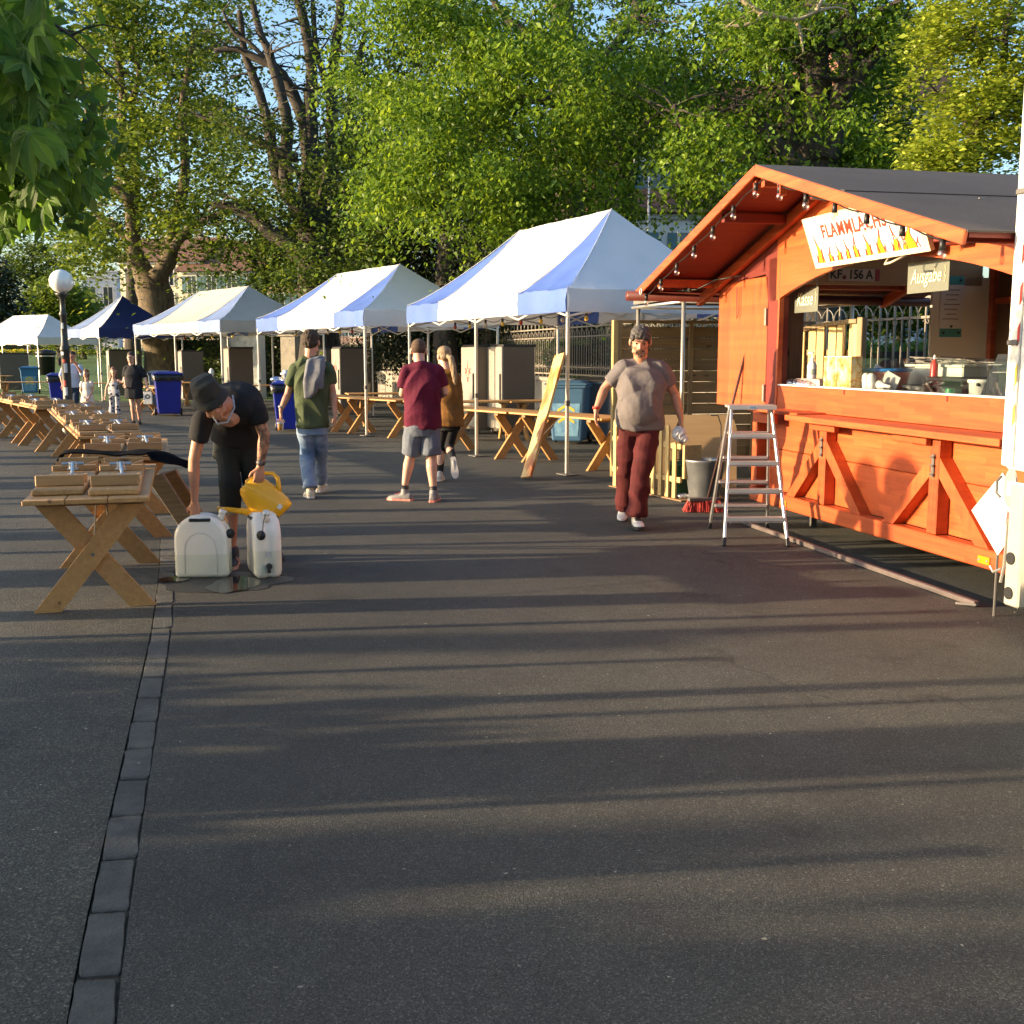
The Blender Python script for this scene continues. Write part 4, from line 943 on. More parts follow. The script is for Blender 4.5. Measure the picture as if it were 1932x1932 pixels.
def tent(label, A, u, Lu, Wv, eave, apex, ms, poles=True, trus=True, valh=0.3, sag=1.25, end_m=None, leftm=None, seed=0, feet=True, ztop=None):
    """A: front right corner; front runs along u for Lu; depth Wv to the right of u. ms=(corner, middle)"""
    A = V(A); u = V(u).normalized(); v = V((u.y, -u.x, 0)); 
    t = thing('market_tent', label, 'tent', A, world=True, group='folding market tents in a row')
    hip = Wv / 2; r = random.Random(seed)
    R1 = hip; R2 = Lu - hip
    def P(s, w, f):   # s along, w depth (0..Wv), f used for height fraction
        h = eave + (apex - eave) * (max(0, f) ** sag)
        return A + u * s + v * w + V((0, 0, h))
    def wr(s, w): return 0.034 * noise.noise(V((s * 1.5 + seed, w * 1.3, 3))) + 0.020 * noise.noise(V((s * 4.5, w * 2.5, seed))) + 0.010 * noise.noise(V((s * 9, w * 6, seed)))
    def frac(s, w):
        fs = min(1, max(0, min(s, Lu - s) / hip)); fw = min(w, Wv - w) / hip
        return min(fs, fw)
    def slope(side, s0, s1, m, nm='canopy_panel'):
        """front (side 0) or back (side 1) slope between s0..s1 at the eave, narrowing to the ridge"""
        mb = MB(); n1, n2 = 22, 20
        for j in range(n2 + 1):
            f = j / n2; w = f * hip if side == 0 else Wv - f * hip
            for i in range(n1 + 1):
                lo = s0 + (max(s0, R1) - s0) * f if s0 < R1 else s0
                hi = s1 + (min(s1, R2) - s1) * f if s1 > R2 else s1
                lo = s0 if s0 >= R1 else s0 + (R1 - s0) * f
                hi = s1 if s1 <= R2 else s1 + (R2 - s1) * f
                s = lo + (hi - lo) * i / n1
                p = P(s, w, f); p.z += wr(s, w) * (1 - f * .5); mb.v.append(p)
        for j in range(n2):
            for i in range(n1):
                a = j * (n1 + 1) + i; q = (a, a + 1, a + n1 + 2, a + n1 + 1)
                mb.f.append(q if side == 1 else q[::-1])
        c = mb.build(nm, m, t, smooth=True)
        for (sa, q_) in ((s0, R1), (s1, R2)):      # stitched seam
            if side == 0: MB().tube([P(sa + ((min(max(sa, R1), R2)) - sa) * k / 10, k / 10 * hip, k / 10) + V((0, 0, .012)) for k in range(11)], .006, 4).build('seam', M_TW, c)
        # valance
        mb = MB(); w = 0 if side == 0 else Wv; nn = 16
        for i in range(nn + 1):
            s = s0 + (s1 - s0) * i / nn
            for (z, o_) in ((eave, 0), (eave - valh * .5, .012), (eave - valh, .0)):
                e = 0.04 * noise.noise(V((s * 3.2, z * 3, seed + side)))
                mb.v.append(A + u * s + v * (w + (-1 if side == 0 else 1) * (o_ + e)) + V((0, 0, z + (wr(s, w) if z == eave else 0))))
        for i in range(nn):
            for j in range(2): a = i * 3 + j; mb.f.append((a, a + 3, a + 4, a + 1))
        mb.build('valance', m, c, smooth=True)
    def end(side, m):
        mb = MB(); n1, n2 = 10, 12
        for j in range(n2 + 1):
            f = j / n2; s = f * hip if side == 0 else Lu - f * hip
            for i in range(n1 + 1):
                w = f * hip + (Wv - 2 * f * hip) * i / n1
                p = P(s, w, f); p.z += wr(s, w) * (1 - f * .5); mb.v.append(p)
        for j in range(n2):
            for i in range(n1):
                a = j * (n1 + 1) + i; mb.f.append((a, a + 1, a + n1 + 2, a + n1 + 1))
        c = mb.build('canopy_panel', m, t, smooth=True)
        mb = MB(); s = 0 if side == 0 else Lu; nn = 12
        for i in range(nn + 1):
            w = Wv * i / nn
            for (z, o_) in ((eave, 0), (eave - valh * .5, .012), (eave - valh, .0)):
                e = 0.022 * noise.noise(V((w * 2.4, z * 3, seed + side + 5)))
                mb.v.append(A + u * (s + (-1 if side == 0 else 1) * (o_ + e)) + v * w + V((0, 0, z + (wr(s, w) if z == eave else 0))))
        for i in range(nn):
            for j in range(2): a = i * 3 + j; mb.f.append((a, a + 3, a + 4, a + 1))
        mb.build('valance', m, c, smooth=True)
    corner, mid = ms
    if Lu > Wv + .5:
        for side in (0, 1):
            slope(side, 0, R1, corner); slope(side, R1, R2, mid); slope(side, R2, Lu, leftm or corner)
    else:
        for side in (0, 1): slope(side, 0, hip, mid); slope(side, hip, Lu, corner)
    end(0, end_m or mid); end(1, end_m or mid)
    mb_n = (0, Lu / 2, Lu) if Lu > Wv + .5 else (0, Lu)
    e = .03
    for s in mb_n:
        for w in (0 + e, Wv - e):
            s2 = min(max(s, e), Lu - e); b_ = A + u * s2 + v * w
            pl = MB().beam(b_ + V((0, 0, .02)), b_ + V((0, 0, eave - .01)), .042, .042, up=u, b=.006).build('pole', M_ALU, t)
            MB().beam(b_ + V((0, 0, .012)) - u * .14, b_ + V((0, 0, .012)) + u * .14, .17, .012, b=.002).build('foot_plate', M_PLATE, pl)
            if w < 1 and r.random() < 2: MB().beam(b_ + V((0, 0, .9)), b_ + V((0, 0, .97)), .055, .055, up=u, b=.004).build('height_clip', M_PLATE, pl)
    nseg = 4 if Lu > Wv + .5 else 2
    for w in (0 + e, Wv - e):     # scissor trusses under the eaves
        for i in range(nseg):
            a = A + u * (Lu * i / nseg) + v * w; c = A + u * (Lu * (i + 1) / nseg) + v * w; up = V((0, 0, eave - .06)); dn = V((0, 0, eave - .36))
            MB().beam(a + up, c + dn, .014, .03).build('truss_bar', M_ALU, t); MB().beam(a + dn, c + up, .014, .03).build('truss_bar', M_ALU, t)
    for s in (0 + e, Lu - e):
        for i in range(2):
            a = A + u * s + v * (Wv * i / 2); c = A + u * s + v * (Wv * (i + 1) / 2); up = V((0, 0, eave - .06)); dn = V((0, 0, eave - .36))
            MB().beam(a + up, c + dn, .014, .03).build('truss_bar', M_ALU, t); MB().beam(a + dn, c + up, .014, .03).build('truss_bar', M_ALU, t)
    for (s0, w0, s1, w1) in ((0, 0, R1, hip), (0, Wv, R1, hip), (Lu, 0, R2, hip), (Lu, Wv, R2, hip)):
        MB().beam(A + u * s0 + v * w0 + V((0, 0, eave - .04)), A + u * s1 + v * w1 + V((0, 0, apex - .42)), .02, .02).build('roof_strut', M_ALU, t)
    MB().beam(A + u * R1 + v * hip + V((0, 0, apex - .3)), A + u * max(R2, R1 + .05) + v * hip + V((0, 0, apex - .3)), .03, .03).build('ridge_bar', M_ALU, t)
    return t, u, v
UT4 = V((-.421, .907, 0))
tent('largest white tent with blue corners, nearest the red stall', (0.70, 14.46, 0), UT4, 6.05, 3.0, 2.40, 3.62, (M_TB, M_TW), seed=1)
tent('white tent with blue corners, second from the red stall', (-2.82, 21.56, 0), V((-3.3, 5.44, 0)), 6.3, 3.0, 2.40, 3.42, (M_TB, M_TW), seed=2)
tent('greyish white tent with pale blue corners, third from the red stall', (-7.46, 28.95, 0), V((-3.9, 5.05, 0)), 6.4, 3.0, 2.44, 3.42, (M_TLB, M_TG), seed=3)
# small pyramid tent with a navy front panel
t, u_, v_ = tent('small pyramid tent with one navy panel beside the plane tree trunk', (-13.88, 38.0, 0), V((-.66, .75, 0)), 3.0, 3.0, 2.45, 3.62, (M_TLB, M_TW), end_m=M_TN, seed=4)
tent('plain white tent cut by the left edge of the picture', (-21.0, 50.0, 0), V((-.80, .6, 0)), 6.0, 3.0, 2.34, 3.4, (M_TW, M_TW), seed=5)
# bulbs hanging under the tent eaves
M_WIRE = mat('black_cable', (.012, .012, .012), scale=9, rough=.6)
M_BULBY = mat('bulb_yellow', (.75, .5, .06), scale=9, rough=.2, coat=.5); M_BULBW = mat('bulb_clear', (.55, .5, .42), scale=9, rough=.08, coat=.8)
M_BULBR = mat('bulb_red', (.4, .03, .02), scale=9, rough=.2, coat=.5)
for ti, (A, u, lab) in enumerate([((0.70, 14.46), UT4, 'string of coloured bulbs under the largest tent roof'), ((-2.82, 21.56), V((-.519, .855, 0)), 'string of coloured bulbs under the second tent roof'),
                             ((-7.46, 28.95), V((-.611, .79, 0)), 'string of coloured bulbs under the greyish tent roof')]):
    u = u.normalized(); v = V((u.y, -u.x, 0)); A = V((*A, 0)) + u * .4 + v * .5
    t = thing('bulb_string', lab, 'string lights', A, world=True, group='string lights under the tents')
    N_ = 7; P_ = []
    for i in range(N_ * 4 + 1):
        q = i / 4; P_.append(A + u * (q * .75) + v * (0.25 * q / N_) + V((0, 0, 2.12 - .05 * math.sin((q % 1) * PI))))
    MB().tube(P_, .005, 4).build('cable', M_WIRE, t)
    for i in range(N_ + 1):
        c = P_[min(i * 4, len(P_) - 1)]
        s__ = MB().tube([c, c - V((0, 0, .05))], [.018, .02], 8).build('bulb_socket', M_WIRE, t)
        MB().ball(c - V((0, 0, .085)), (.03, .03, .04), 8, 6).build('bulb', (M_BULBY, M_BULBW, M_BULBY, M_BULBR)[(i + ti) % 4], s__, smooth=True)
# ------------------------------------------------------------------ steel fridges
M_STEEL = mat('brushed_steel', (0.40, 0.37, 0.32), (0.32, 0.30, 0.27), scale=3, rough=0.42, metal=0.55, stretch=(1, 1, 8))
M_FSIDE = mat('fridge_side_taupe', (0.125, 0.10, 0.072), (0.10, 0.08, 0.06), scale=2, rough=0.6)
M_RED = mat('print_red', (0.62, 0.05, 0.03), scale=5, rough=.6); M_BLACK = mat('black_plastic', (.015, .015, .016), scale=6, rough=.5)
def fridge(loc, rz, label, logo=True, h=1.72, w=.66, d=.70):
    """door faces local -x"""
    t = thing('steel_fridge', label, 'fridge', loc, rz, 'upright steel fridges under the tents')
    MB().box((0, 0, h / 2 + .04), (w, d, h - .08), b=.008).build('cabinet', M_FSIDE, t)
    dr = MB().box((-w / 2 - .03, 0, h / 2 + .06), (.05, d - .01, h - .14), b=.01).build('door', M_STEEL, t)
    MB().box((-w / 2 - .068, -d / 2 + .05, h * .55), (.025, .03, .5), b=.004).build('handle', M_BLACK, dr)
    MB().box((0, 0, h + .012), (w + .04, d + .02, .05), b=.006).build('top_panel', M_BLACK, t)
    for sx in (-1, 1):
        for sy in (-1, 1): MB().tube([(sx * (w / 2 - .06), sy * (d / 2 - .06), 0), (sx * (w / 2 - .06), sy * (d / 2 - .06), .05)], .02, 8).build('foot', M_BLACK, t)
    if logo:  # small red emblem: a flame over a bowl between two scrolls
        X = -w / 2 - .0575; mb = MB(); z = h * .72
        def pl(pp): mb.prism([(X, a * 1.9, z + b_ * 1.7) for a, b_ in pp], (-.002, 0, 0))
        pl([(-.012, .02), (0, .13), (.012, .02)]); pl([(-.03, -.07), (-.012, -.10), (.012, -.10), (.03, -.07)]); pl([(-.015, -.10), (-.02, -.13), (.02, -.13), (.015, -.10)])
        for q in (-1, 1):
            pl([(q * .02, -.06), (q * .032, -.02), (q * .03, .03), (q * .024, .0)]); pl([(q * .035, -.015), (q * .07, -.045), (q * .075, -.02), (q * .05, .0), (q * .075, .02), (q * .07, .04), (q * .035, .01)])
        mb.build('emblem', M_RED, dr, fix=True)
    return t
fr = math.radians(25)
def fpx(x, Y): return (at(x, 700, Y).x, Y, 0)
fridge(fpx(916, 22.6), fr, 'steel fridge with red emblem under the largest tent, left one of the pair')
fridge(fpx(966, 22.1), fr, 'steel fridge with big taupe side under the largest tent, right one of the pair', logo=False)
fridge(fpx(661, 28.4), fr, 'steel fridge with red emblem beside the man in the green shirt')
fridge(fpx(632, 33.0), fr, 'dark-topped fridge half hidden behind the green-shirted man\'s right side', logo=False)
fridge(fpx(452, 33.0), fr, 'steel fridge under the greyish tent, right one', logo=False, h=1.75)
fridge(fpx(362, 37.5), fr, 'steel fridge under the greyish tent beside the tree trunk', logo=False, h=1.68)
fridge(fpx(231, 41.5), fr, 'steel fridge behind the woman in black', logo=False, h=1.72, w=.9, d=.8)
fridge(fpx(28, 48.0), fr, 'large steel fridge at the left edge under the white tent', logo=True, h=1.6, w=1.1, d=.8)
MB().tube([at(250, 660, 41.5), at(250, 655, 41.5)], .3, 10) 
t = thing('litter_bin', 'dark round park litter bin on the lawn at the left', 'bin', (at(88, 700, 63).x, 63, lawn_z(63))); MB().lathe([(.42, 0), (.5, 1.1), (.55, 1.12), (.55, 1.3), (.1, 1.4)], 16).build('drum', M_BLACK, t, smooth=True); MB().lathe([(.51, 1.0), (.53, 1.0), (.53, 1.06), (.51, 1.06)], 16).build('band', M_STEEL, t)
# ------------------------------------------------------------------ wheelie bins
M_BINB = mat('bin_royal_blue', (0.008, 0.022, 0.30), (0.006, 0.016, 0.22), scale=4, rough=.35, coat=.2)
M_BINL = mat('bin_light_blue', (0.03, 0.16, 0.34), (0.025, 0.12, 0.27), scale=4, rough=.45)
M_BING = mat('bin_grey_blue', (0.06, 0.11, 0.17), (0.05, 0.09, 0.14), scale=4, rough=.45)
M_STICK = mat('bin_sticker', (0.2, 0.38, 0.5), (0.08, 0.2, 0.36), scale=9, rough=.5); M_YST = mat('sticker_yellow', (0.75, 0.55, 0.06), scale=5, rough=.5)
def bin_(loc, rz, m, label, bag=False, sticker=False, s=1.0, lidm=None, lid_open=False):
    """front faces local -y, wheels at +y"""
    t = thing('wheelie_bin', label, 'bin', loc, rz, 'blue wheelie bins by the tents')
    mb = MB(); w0, d0, w1, d1, H = .24 * s, .25 * s, .30 * s, .34 * s, .92 * s
    r0 = [(-w0, -d0, .06), (w0, -d0, .06), (w0, d0 * .8, .06), (-w0, d0 * .8, .06)]; r1 = [(-w1, -d1, H), (w1, -d1, H), (w1, d1, H), (-w1, d1, H)]
    mb.add(r0 + r1, [(3, 2, 1, 0), (0, 1, 5, 4), (1, 2, 6, 5), (2, 3, 7, 6), (3, 0, 4, 7), (4, 5, 6, 7)]); b_ = mb.build('body', m, t)
    bv = b_.modifiers.new('b', 'BEVEL'); bv.width = .03 * s; bv.segments = 3
    MB().box((0, 0, H), (2 * w1 + .05, 2 * d1 + .05, .05 * s), b=.015).build('rim', m, t)
    lm = lidm or m
    ang = 0.0
    ld = MB().prism([(-w1 - .035, -d1 - .05, H + .03), (w1 + .035, -d1 - .05, H + .03), (w1 + .03, d1 + .04, H + .03), (-w1 - .03, d1 + .04, H + .03)], (0, 0, .025)); 
    ld.add([(-w1, -d1, H + .055), (w1, -d1, H + .055), (w1, d1, H + .055), (-w1, d1, H + .055), (-w1 * .7, -d1 * .7, H + .1), (w1 * .7, -d1 * .7, H + .1), (w1 * .7, d1 * .7, H + .1), (-w1 * .7, d1 * .7, H + .1)], [(0, 1, 5, 4), (1, 2, 6, 5), (2, 3, 7, 6), (3, 0, 4, 7), (4, 5, 6, 7)])
    lo = ld.build('lid', lm, t, fix=True); MB().tube([(-w1 * .8, d1 + .07, H + .02), (w1 * .8, d1 + .07, H + .02)], .016, 8).build('handle', lm, lo)
    for q in (-1, 1):
        w = MB().lathe([(.02, -.03), (.09, -.03), (.10, -.015), (.10, .015), (.09, .03), (.02, .03)], 16, (q * (w0 + .05), d0 * .8 + .06, .10), Matrix.Rotation(PI / 2, 3, 'Y')).build('wheel', M_BLACK, t, smooth=True)
        MB().lathe([(.01, -.034), (.05, -.034), (.05, .034), (.01, .034)], 10, (q * (w0 + .05), d0 * .8 + .06, .10), Matrix.Rotation(PI / 2, 3, 'Y')).build('hub', M_PLATE, w)
    if bag:
        mb = MB(); o = 0; N_ = 36; rr = random.Random(3)
        for (z, e) in ((H + .028, .0), (H + .02, .035), (H - .06, .04), (H - .13, .03)):
            for k in range(N_):
                a = 2 * PI * k / N_; c, s_ = math.cos(a), math.sin(a); q = max(abs(c), abs(s_)); j = rr.uniform(-.006, .012) + (0.02 * math.sin(k * 1.7) if z < H - .1 else 0)
                mb.v.append(V((c / q * (w1 + e + j), s_ / q * (d1 + e + j), z + (rr.uniform(-.02, .02) if z < H - .1 else 0))))
        for i in range(3):
            for k in range(N_): q = (k + 1) % N_; mb.f.append((i * N_ + k, (i + 1) * N_ + k, (i + 1) * N_ + q, i * N_ + q))
        mb.build('bin_bag', mat('bin_bag_black', (.012, .012, .014), scale=10, rough=.25, bump=.6, bscale=25), t, smooth=True)
    if sticker:
        mb = MB()
        def fr_(x, z): f = (z - .06) / (H - .06); return V((x * (w0 + (w1 - w0) * f), -(d0 + (d1 - d0) * f) - .004, z))
        P_ = [fr_(x, z) for x, z in ((-.75, .15), (.75, .15), (.8, .72), (-.8, .72))]; st = mb.prism(P_, (0, -.002, 0)).build('sticker', M_STICK, t, fix=True)
        for k in range(3):
            mb = MB(); z = .42 + k * .1
            for q in (-1, 1): mb.prism([fr_(0, z + .09) + V((0, -.003, 0)), fr_(q * .5, z) + V((0, -.003, 0)), fr_(q * .5, z - .05) + V((0, -.003, 0)), fr_(0, z + .04) + V((0, -.003, 0))], (0, -.002, 0))
            mb.build('sticker_arrow', M_YST, st, fix=True)
    return t
bin_((-8.85, 28.9, 0), .35, M_BINB, 'large royal blue wheelie bin with black bag, right of the woman in black', bag=True, s=1.13)
bin_((at(300, 750, 32).x, 32.2, 0), .3, M_BING, 'dark blue-grey wheelie bin behind the large royal blue one', s=1.1)
bin_((-12.45, 31.0, 0), .4, M_BINB, 'royal blue wheelie bin partly behind the man in the light shirt', bag=True, s=1.05)
bin_((at(58, 740, 45).x, 45, 0), .35, M_BINL, 'light blue wheelie bin with yellow arrows at the far left', sticker=True, s=1.1)
bin_((at(546, 740, 22.9).x, 22.9, 0), .1, M_BINB, 'royal blue wheelie bin half hidden by the man in the green shirt', bag=True, s=1.02)
bin_((1.02, 19.75, 0), -.25, mat('bin_dull_blue', (.045, .12, .22), (.035, .09, .17), scale=4, rough=.45), 'blue wheelie bin with pale sticker and arrows behind the leaning plank', sticker=True, s=1.1)
bin_((1.52, 20.3, 0), -.3, M_BING, 'grey-blue wheelie bin just behind the stickered one', s=1.15, lidm=M_BLACK)
t = thing('cup_pile', 'white and clear plastic drink cups piled on the blue bin', 'cups', (at(540, 715, 22.9).x, 22.9, 1.03)); 
MB().lathe([(.05, 0), (.07, .12), (.12, .13), (.12, .16), (.07, .17), (.07, .22)], 14).build('cup_stack', mat('cup_white', (.6, .65, .7), scale=9, rough=.3), t, smooth=True)
MB().ball((-.2, 0, .03), (.14, .1, .06), 10, 6).build('plastic_bag', glassmat('clear_bag', (.9, .95, 1), .15, .45), t, smooth=True)
# ------------------------------------------------------------------ lamp post
M_LAMPP = mat('lamp_post_dark', (.045, .05, .045), (.03, .034, .03), scale=8, rough=.45, metal=.4, dirt=.3)
t = thing('globe_lamp', 'dark cast iron lamp post with white glass globe and worn stickers', 'street lamp', (-7.72, 19.5, 0))
MB().lathe([(.14, 0), (.14, .12), (.12, .15), (.13, .3), (.1, .36), (.095, .5), (.075, .55), (.075, 1.6), (.085, 1.62), (.085, 1.68), (.06, 1.72), (.05, 2.2), (.065, 2.22), (.065, 2.27), (.045, 2.3), (.045, 2.5), (.09, 2.56), (.12, 2.6)], 20).build('post', M_LAMPP, t, smooth=True)
MB().ball((0, 0, 2.8), .2, 28, 18).build('globe', mat('opal_glass', (.78, .77, .74), (.75, .74, .71), scale=3, rough=.15, sss=.3, coat=.4), t, smooth=True)
for k, (z, a, h_, c) in enumerate([(1.55, -1.9, .12, (.7, .7, .68)), (1.42, -1.6, .06, (.6, .08, .05)), (1.25, -1.3, .16, (.62, .62, .6)), (1.02, -1.7, .1, (.5, .07, .05)), (.86, -1.5, .14, (.65, .66, .64)), (2.0, -1.6, .1, (.55, .55, .53))]):
    mb = MB(); R_ = .0775 if z < 1.6 else .057; w = .75
    for i in range(6):
        aa = a + w * (i / 5 - .5)
        for zz in (z, z + h_): mb.v.append(V((R_ * math.cos(aa), R_ * math.sin(aa), zz)))
    for i in range(5): q = i * 2; mb.f.append((q, q + 2, q + 3, q + 1))
    mb.build('sticker', mat('sticker_%d' % k, c, scale=12, rough=.6), t)
# ------------------------------------------------------------------ trestle tables
W_T1 = wood('table_pine', (0.50, 0.27, 0.09), (0.34, 0.17, 0.055)); W_TD = wood('table_pine_dark', (0.30, 0.165, 0.07), (0.17, 0.09, 0.04))
def make_table(label, L_=2.15, W_=.70, H=.72):
    t = thing('trestle_table', label, 'table')
    n = 3; w = W_ / n
    for k in range(n): MB().box((0, -W_ / 2 + w * (k + .5), H - .014), (L_, w - .004, .028), b=.004).build('plank', W_T1, t)
    for sx in (-1, 1):
        x = sx * (L_ / 2 - .32)
        MB().box((x, 0, H - .05), (.09, W_ - .08, .042), b=.004).build('batten', W_TD, t)
        for q in (-1, 1):
            a = V((x + q * .024, -q * .275, 0.0)); c = V((x + q * .024, q * .235, H - .075))
            d = (c - a).normalized(); sdir = V((1, 0, 0)); pr = d.cross(sdir).normalized() * .062
            # plank cut level at the ground and the top
            def cut(z, s): 
                m_ = a + pr * s; return m_ + d * ((z - m_.z) / d.z)
            poly = [cut(0, -1), cut(0, 1), cut(H - .072, 1), cut(H - .072, -1)]
            MB().prism([p - V((.021, 0, 0)) for p in poly], (.042, 0, 0)).build('leg', W_T1, t, fix=True)
        MB().tube([(x, 0, H * .48), (x - sx * .5, 0, H - .04)], .005, 5).build('brace_wire', M_PLATE, t)
        MB().tube([(x + .05, 0, H * .48), (x - .05, 0, H * .48)], .012, 6).build('bolt', M_PLATE, t)
    return t
LT = [((45, 941), (281, 939), -.281, .96, 2.1), None]
tabs = []
def place_left():
    z = .72; out = []
    # (left-near corner, heading) of each table of the curved row
    A = gp(45, 941, z); B = gp(281, 939, z)
    out.append((A, B, V((-.281, .96, 0)), 2.05))
    out.append((V((-3.50, 8.95, 0)), V((-2.79, 9.15, 0)), V((-.30, .954, 0)), 2.25))
    d = V((-.42, .907, 0)); r = V((.907, .42, 0)); a = V((-4.47, 11.45, 0))
    for k in range(3): out.append((a + d * (2.22 * k), a + d * (2.22 * k) + r * .72, d, 2.18))
    a = V((-7.55, 17.75, 0)); d = V((-.545, .839, 0)); r = V((.839, .545, 0))
    for k in range(2): out.append((a + d * (2.22 * k), a + d * (2.22 * k) + r * .72, d, 2.18))
    a = V((-10.15, 21.75, 0)); d = V((-.72, .694, 0)); r = V((.694, .72, 0))
    for k in range(3): out.append((a + d * (2.22 * k), a + d * (2.22 * k) + r * .72, d, 2.18))
    return out
proto = make_table('trestle table at the near end of the curved row, cross-legged front towards us')
labs = ['second trestle table of the curved row, just behind the black cloth', 'third trestle table of the curved row, its long edge turning left', 'fourth trestle table of the curved row, left of the two girls',
        'fifth trestle table of the curved row, nearest the lamp post foot', 'sixth trestle table of the curved row, just left of the lamp post', 'seventh trestle table of the curved row, near the left edge',
        'eighth trestle table of the curved row, cut by the left edge', 'ninth trestle table of the curved row, beyond the left edge', 'last trestle table of the curved row, beyond the left edge']
LEFT = place_left(); GR = 'trestle tables in the curved row on the left'
for k, (A, B, d, l) in enumerate(LEFT):
    c = (V((A.x, A.y, 0)) + V((B.x, B.y, 0))) / 2 + d * (l / 2); rz = math.atan2(d.y, d.x)
    if k == 0: proto.location = c; proto.rotation_euler.z = rz; proto['group'] = GR; tabs.append(proto)
    elif k < 9: tabs.append(copy_tree(proto, None, c, rz, labs[k - 1], GR))
GR2 = 'trestle tables under the tents'
def dt(c, deg, lab): copy_tree(proto, None, V((*c, 0)), math.radians(deg), lab, GR2)
dt((0.85, 15.85), 125, 'trestle table under the largest tent, its near end behind the walking man')
dt((-.42, 17.6), 125, 'trestle table under the largest tent, left of the leaning plank')
dt((0.9, 21.0), 18, 'trestle table behind the blue bins beneath the largest tent')
dt((-.9, 20.6), 10, 'trestle table crossing behind under the largest tent by the fridges')
dt((-2.55, 21.9), 128, 'trestle table under the second tent, just left of its near pole')
dt((-3.9, 23.6), 128, 'trestle table under the second tent beside the green-shirted man')
dt((-2.6, 25.0), 15, 'trestle table in the back row of the second tent')
dt((-6.9, 27.3), 130, 'trestle table behind the bending man, under the greyish tent')
dt((-7.0, 31.6), 20, 'trestle table farther back under the greyish tent')
dt((-9.6, 30.2), 125, 'trestle table right of the large royal blue bin')
dt((-10.9, 35.0), 0, 'trestle table behind the woman in black')
dt((-12.9, 34.2), 8, 'trestle table behind the two girls')
dt((-15.2, 35.5), 10, 'trestle table behind the lamp post')
dt((-21.6, 46.0), 10, 'trestle table at the foot of the large fridge, far left')
# ------------------------------------------------------------------ salmon grill boards on the tables
W_B = wood('grill_board', (0.52, 0.31, 0.12), (0.33, 0.18, 0.07)); W_BE = wood('grill_board_cleat', (0.46, 0.27, 0.11), (0.28, 0.16, 0.07), axis=1)
M_CLAMP = mat('galvanised_clamp', (.5, .52, .55), (.38, .4, .43), scale=20, rough=.35, metal=.85)
def make_board(label):
    t = thing('grill_board', label, 'board')   # long axis x, base centre at near end
    L_, W_ = 1.62, .29
    MB().box((L_ / 2, 0, .019), (L_, W_, .038), b=.008).build('base_plank', W_B, t)
    MB().box((.17, 0, .038 + .035), (.03, W_ - .01, .068), b=.006).build('cleat', W_BE, t)
    MB().box((1.12, 0, .038 + .02), (.05, W_ - .004, .04), b=.005).build('cleat', W_BE, t)
    MB().box((1.5, 0, .038 + .03), (.03, W_ - .02, .06), b=.005).build('cleat', W_BE, t)
    for x in (.38, 1.30):   # bow-shaped rests: low in the middle
        for q in (-1, 1):
            MB().prism([(x - .02, 0, .039), (x - .02, q * (W_ / 2 - .005), .039), (x - .02, q * (W_ / 2 - .005), .092), (x - .02, q * .01, .050)], (.04, 0, 0)).build('rest', W_BE, t, fix=True)
    mb = MB(); mb.box((1.02, 0, .06), (.07, .07, .012), b=.002); mb.box((1.02, 0, .085), (.03, .05, .05), b=.006)
    mb.tube([(1.02, -.07, .095), (1.02, .07, .095)], .012, 8); mb.tube([(1.0, 0, .1), (.85, -.012, .075), (.72, -.02, .055)], [.012, .013, .01], 8)
    mb.box((.72, -.02, .05), (.05, .06, .018), b=.004); mb.tube([(.66, -.03, .045), (.6, -.05, .043), (.55, -.045, .05)], [.008, .008, .006], 6)
    mb.build('clamp', M_CLAMP, t, smooth=False)
    return t
bproto = make_board('left salmon grill board on the nearest trestle table')
nm = ['nearest', 'second', 'third', 'fourth', 'fifth', 'sixth', 'seventh', 'eighth']
GB = 'wooden salmon grill boards lying in pairs on the curved row'
for k, (A, B, d, l) in enumerate(LEFT[:8]):
    A2, B2 = V((A.x, A.y, 0)), V((B.x, B.y, 0)); rt = (B2 - A2).normalized(); rz = math.atan2(d.y, d.x)
    for q, f in enumerate((.25, .71)):
        c = A2 + (B2 - A2) * f + d * (.09 + random.uniform(-.02, .02) + (.0 if k else .02)); c.z = .722
        lab = '%s salmon grill board on the %s trestle table' % (('left', 'right')[q], nm[k])
        a = rz + random.uniform(-.012, .012)
        if k == 0 and q == 0: bproto.location = c; bproto.rotation_euler.z = a; bproto['group'] = GB
        else: copy_tree(bproto, None, c, a, lab, GB)
# worn painted end of the near right board
# black cloth across the far end of the near table
A, B, d, l = LEFT[0]; rt = (V((B.x, B.y, 0)) - V((A.x, A.y, 0))).normalized()
mb = MB(); nu, nv = 34, 12; c0 = V((A.x, A.y, 0)) + d * 1.80 - rt * .02
for i in range(nu + 1):
    for j in range(nv + 1):
        s_ = i / nu * .96; w_ = j / nv * .24
        onb = s_ < .70
        z = (.835 if onb else .835 - max(0, s_ - .72) * .30) - .012 + .010 * math.sin(s_ * 9 + w_ * 5) + .02 * noise.noise(V((s_ * 6, w_ * 8, 1))) + (-.05 * (1 - j / nv) if j < 3 and not onb else 0)
        if s_ < .06: z -= (.06 - s_) * 1.6
        mb.v.append(c0 + rt * (s_ + .02 * math.sin(w_ * 12)) + d * (w_ * (1 if onb else 1 - (s_ - .7) * 1.2)) + V((0, 0, z)))
for i in range(nu):
    for j in range(nv): a = i * (nv + 1) + j; mb.f.append((a, a + 1, a + nv + 2, a + nv + 1))
o = mb.build('black_cloth', mat('black_nylon', (.008, .008, .010), (.004, .004, .005), scale=5, rough=.95, bump=.5, bscale=12, spec=.04), smooth=True); so = o.modifiers.new('s', 'SOLIDIFY'); so.thickness = .012
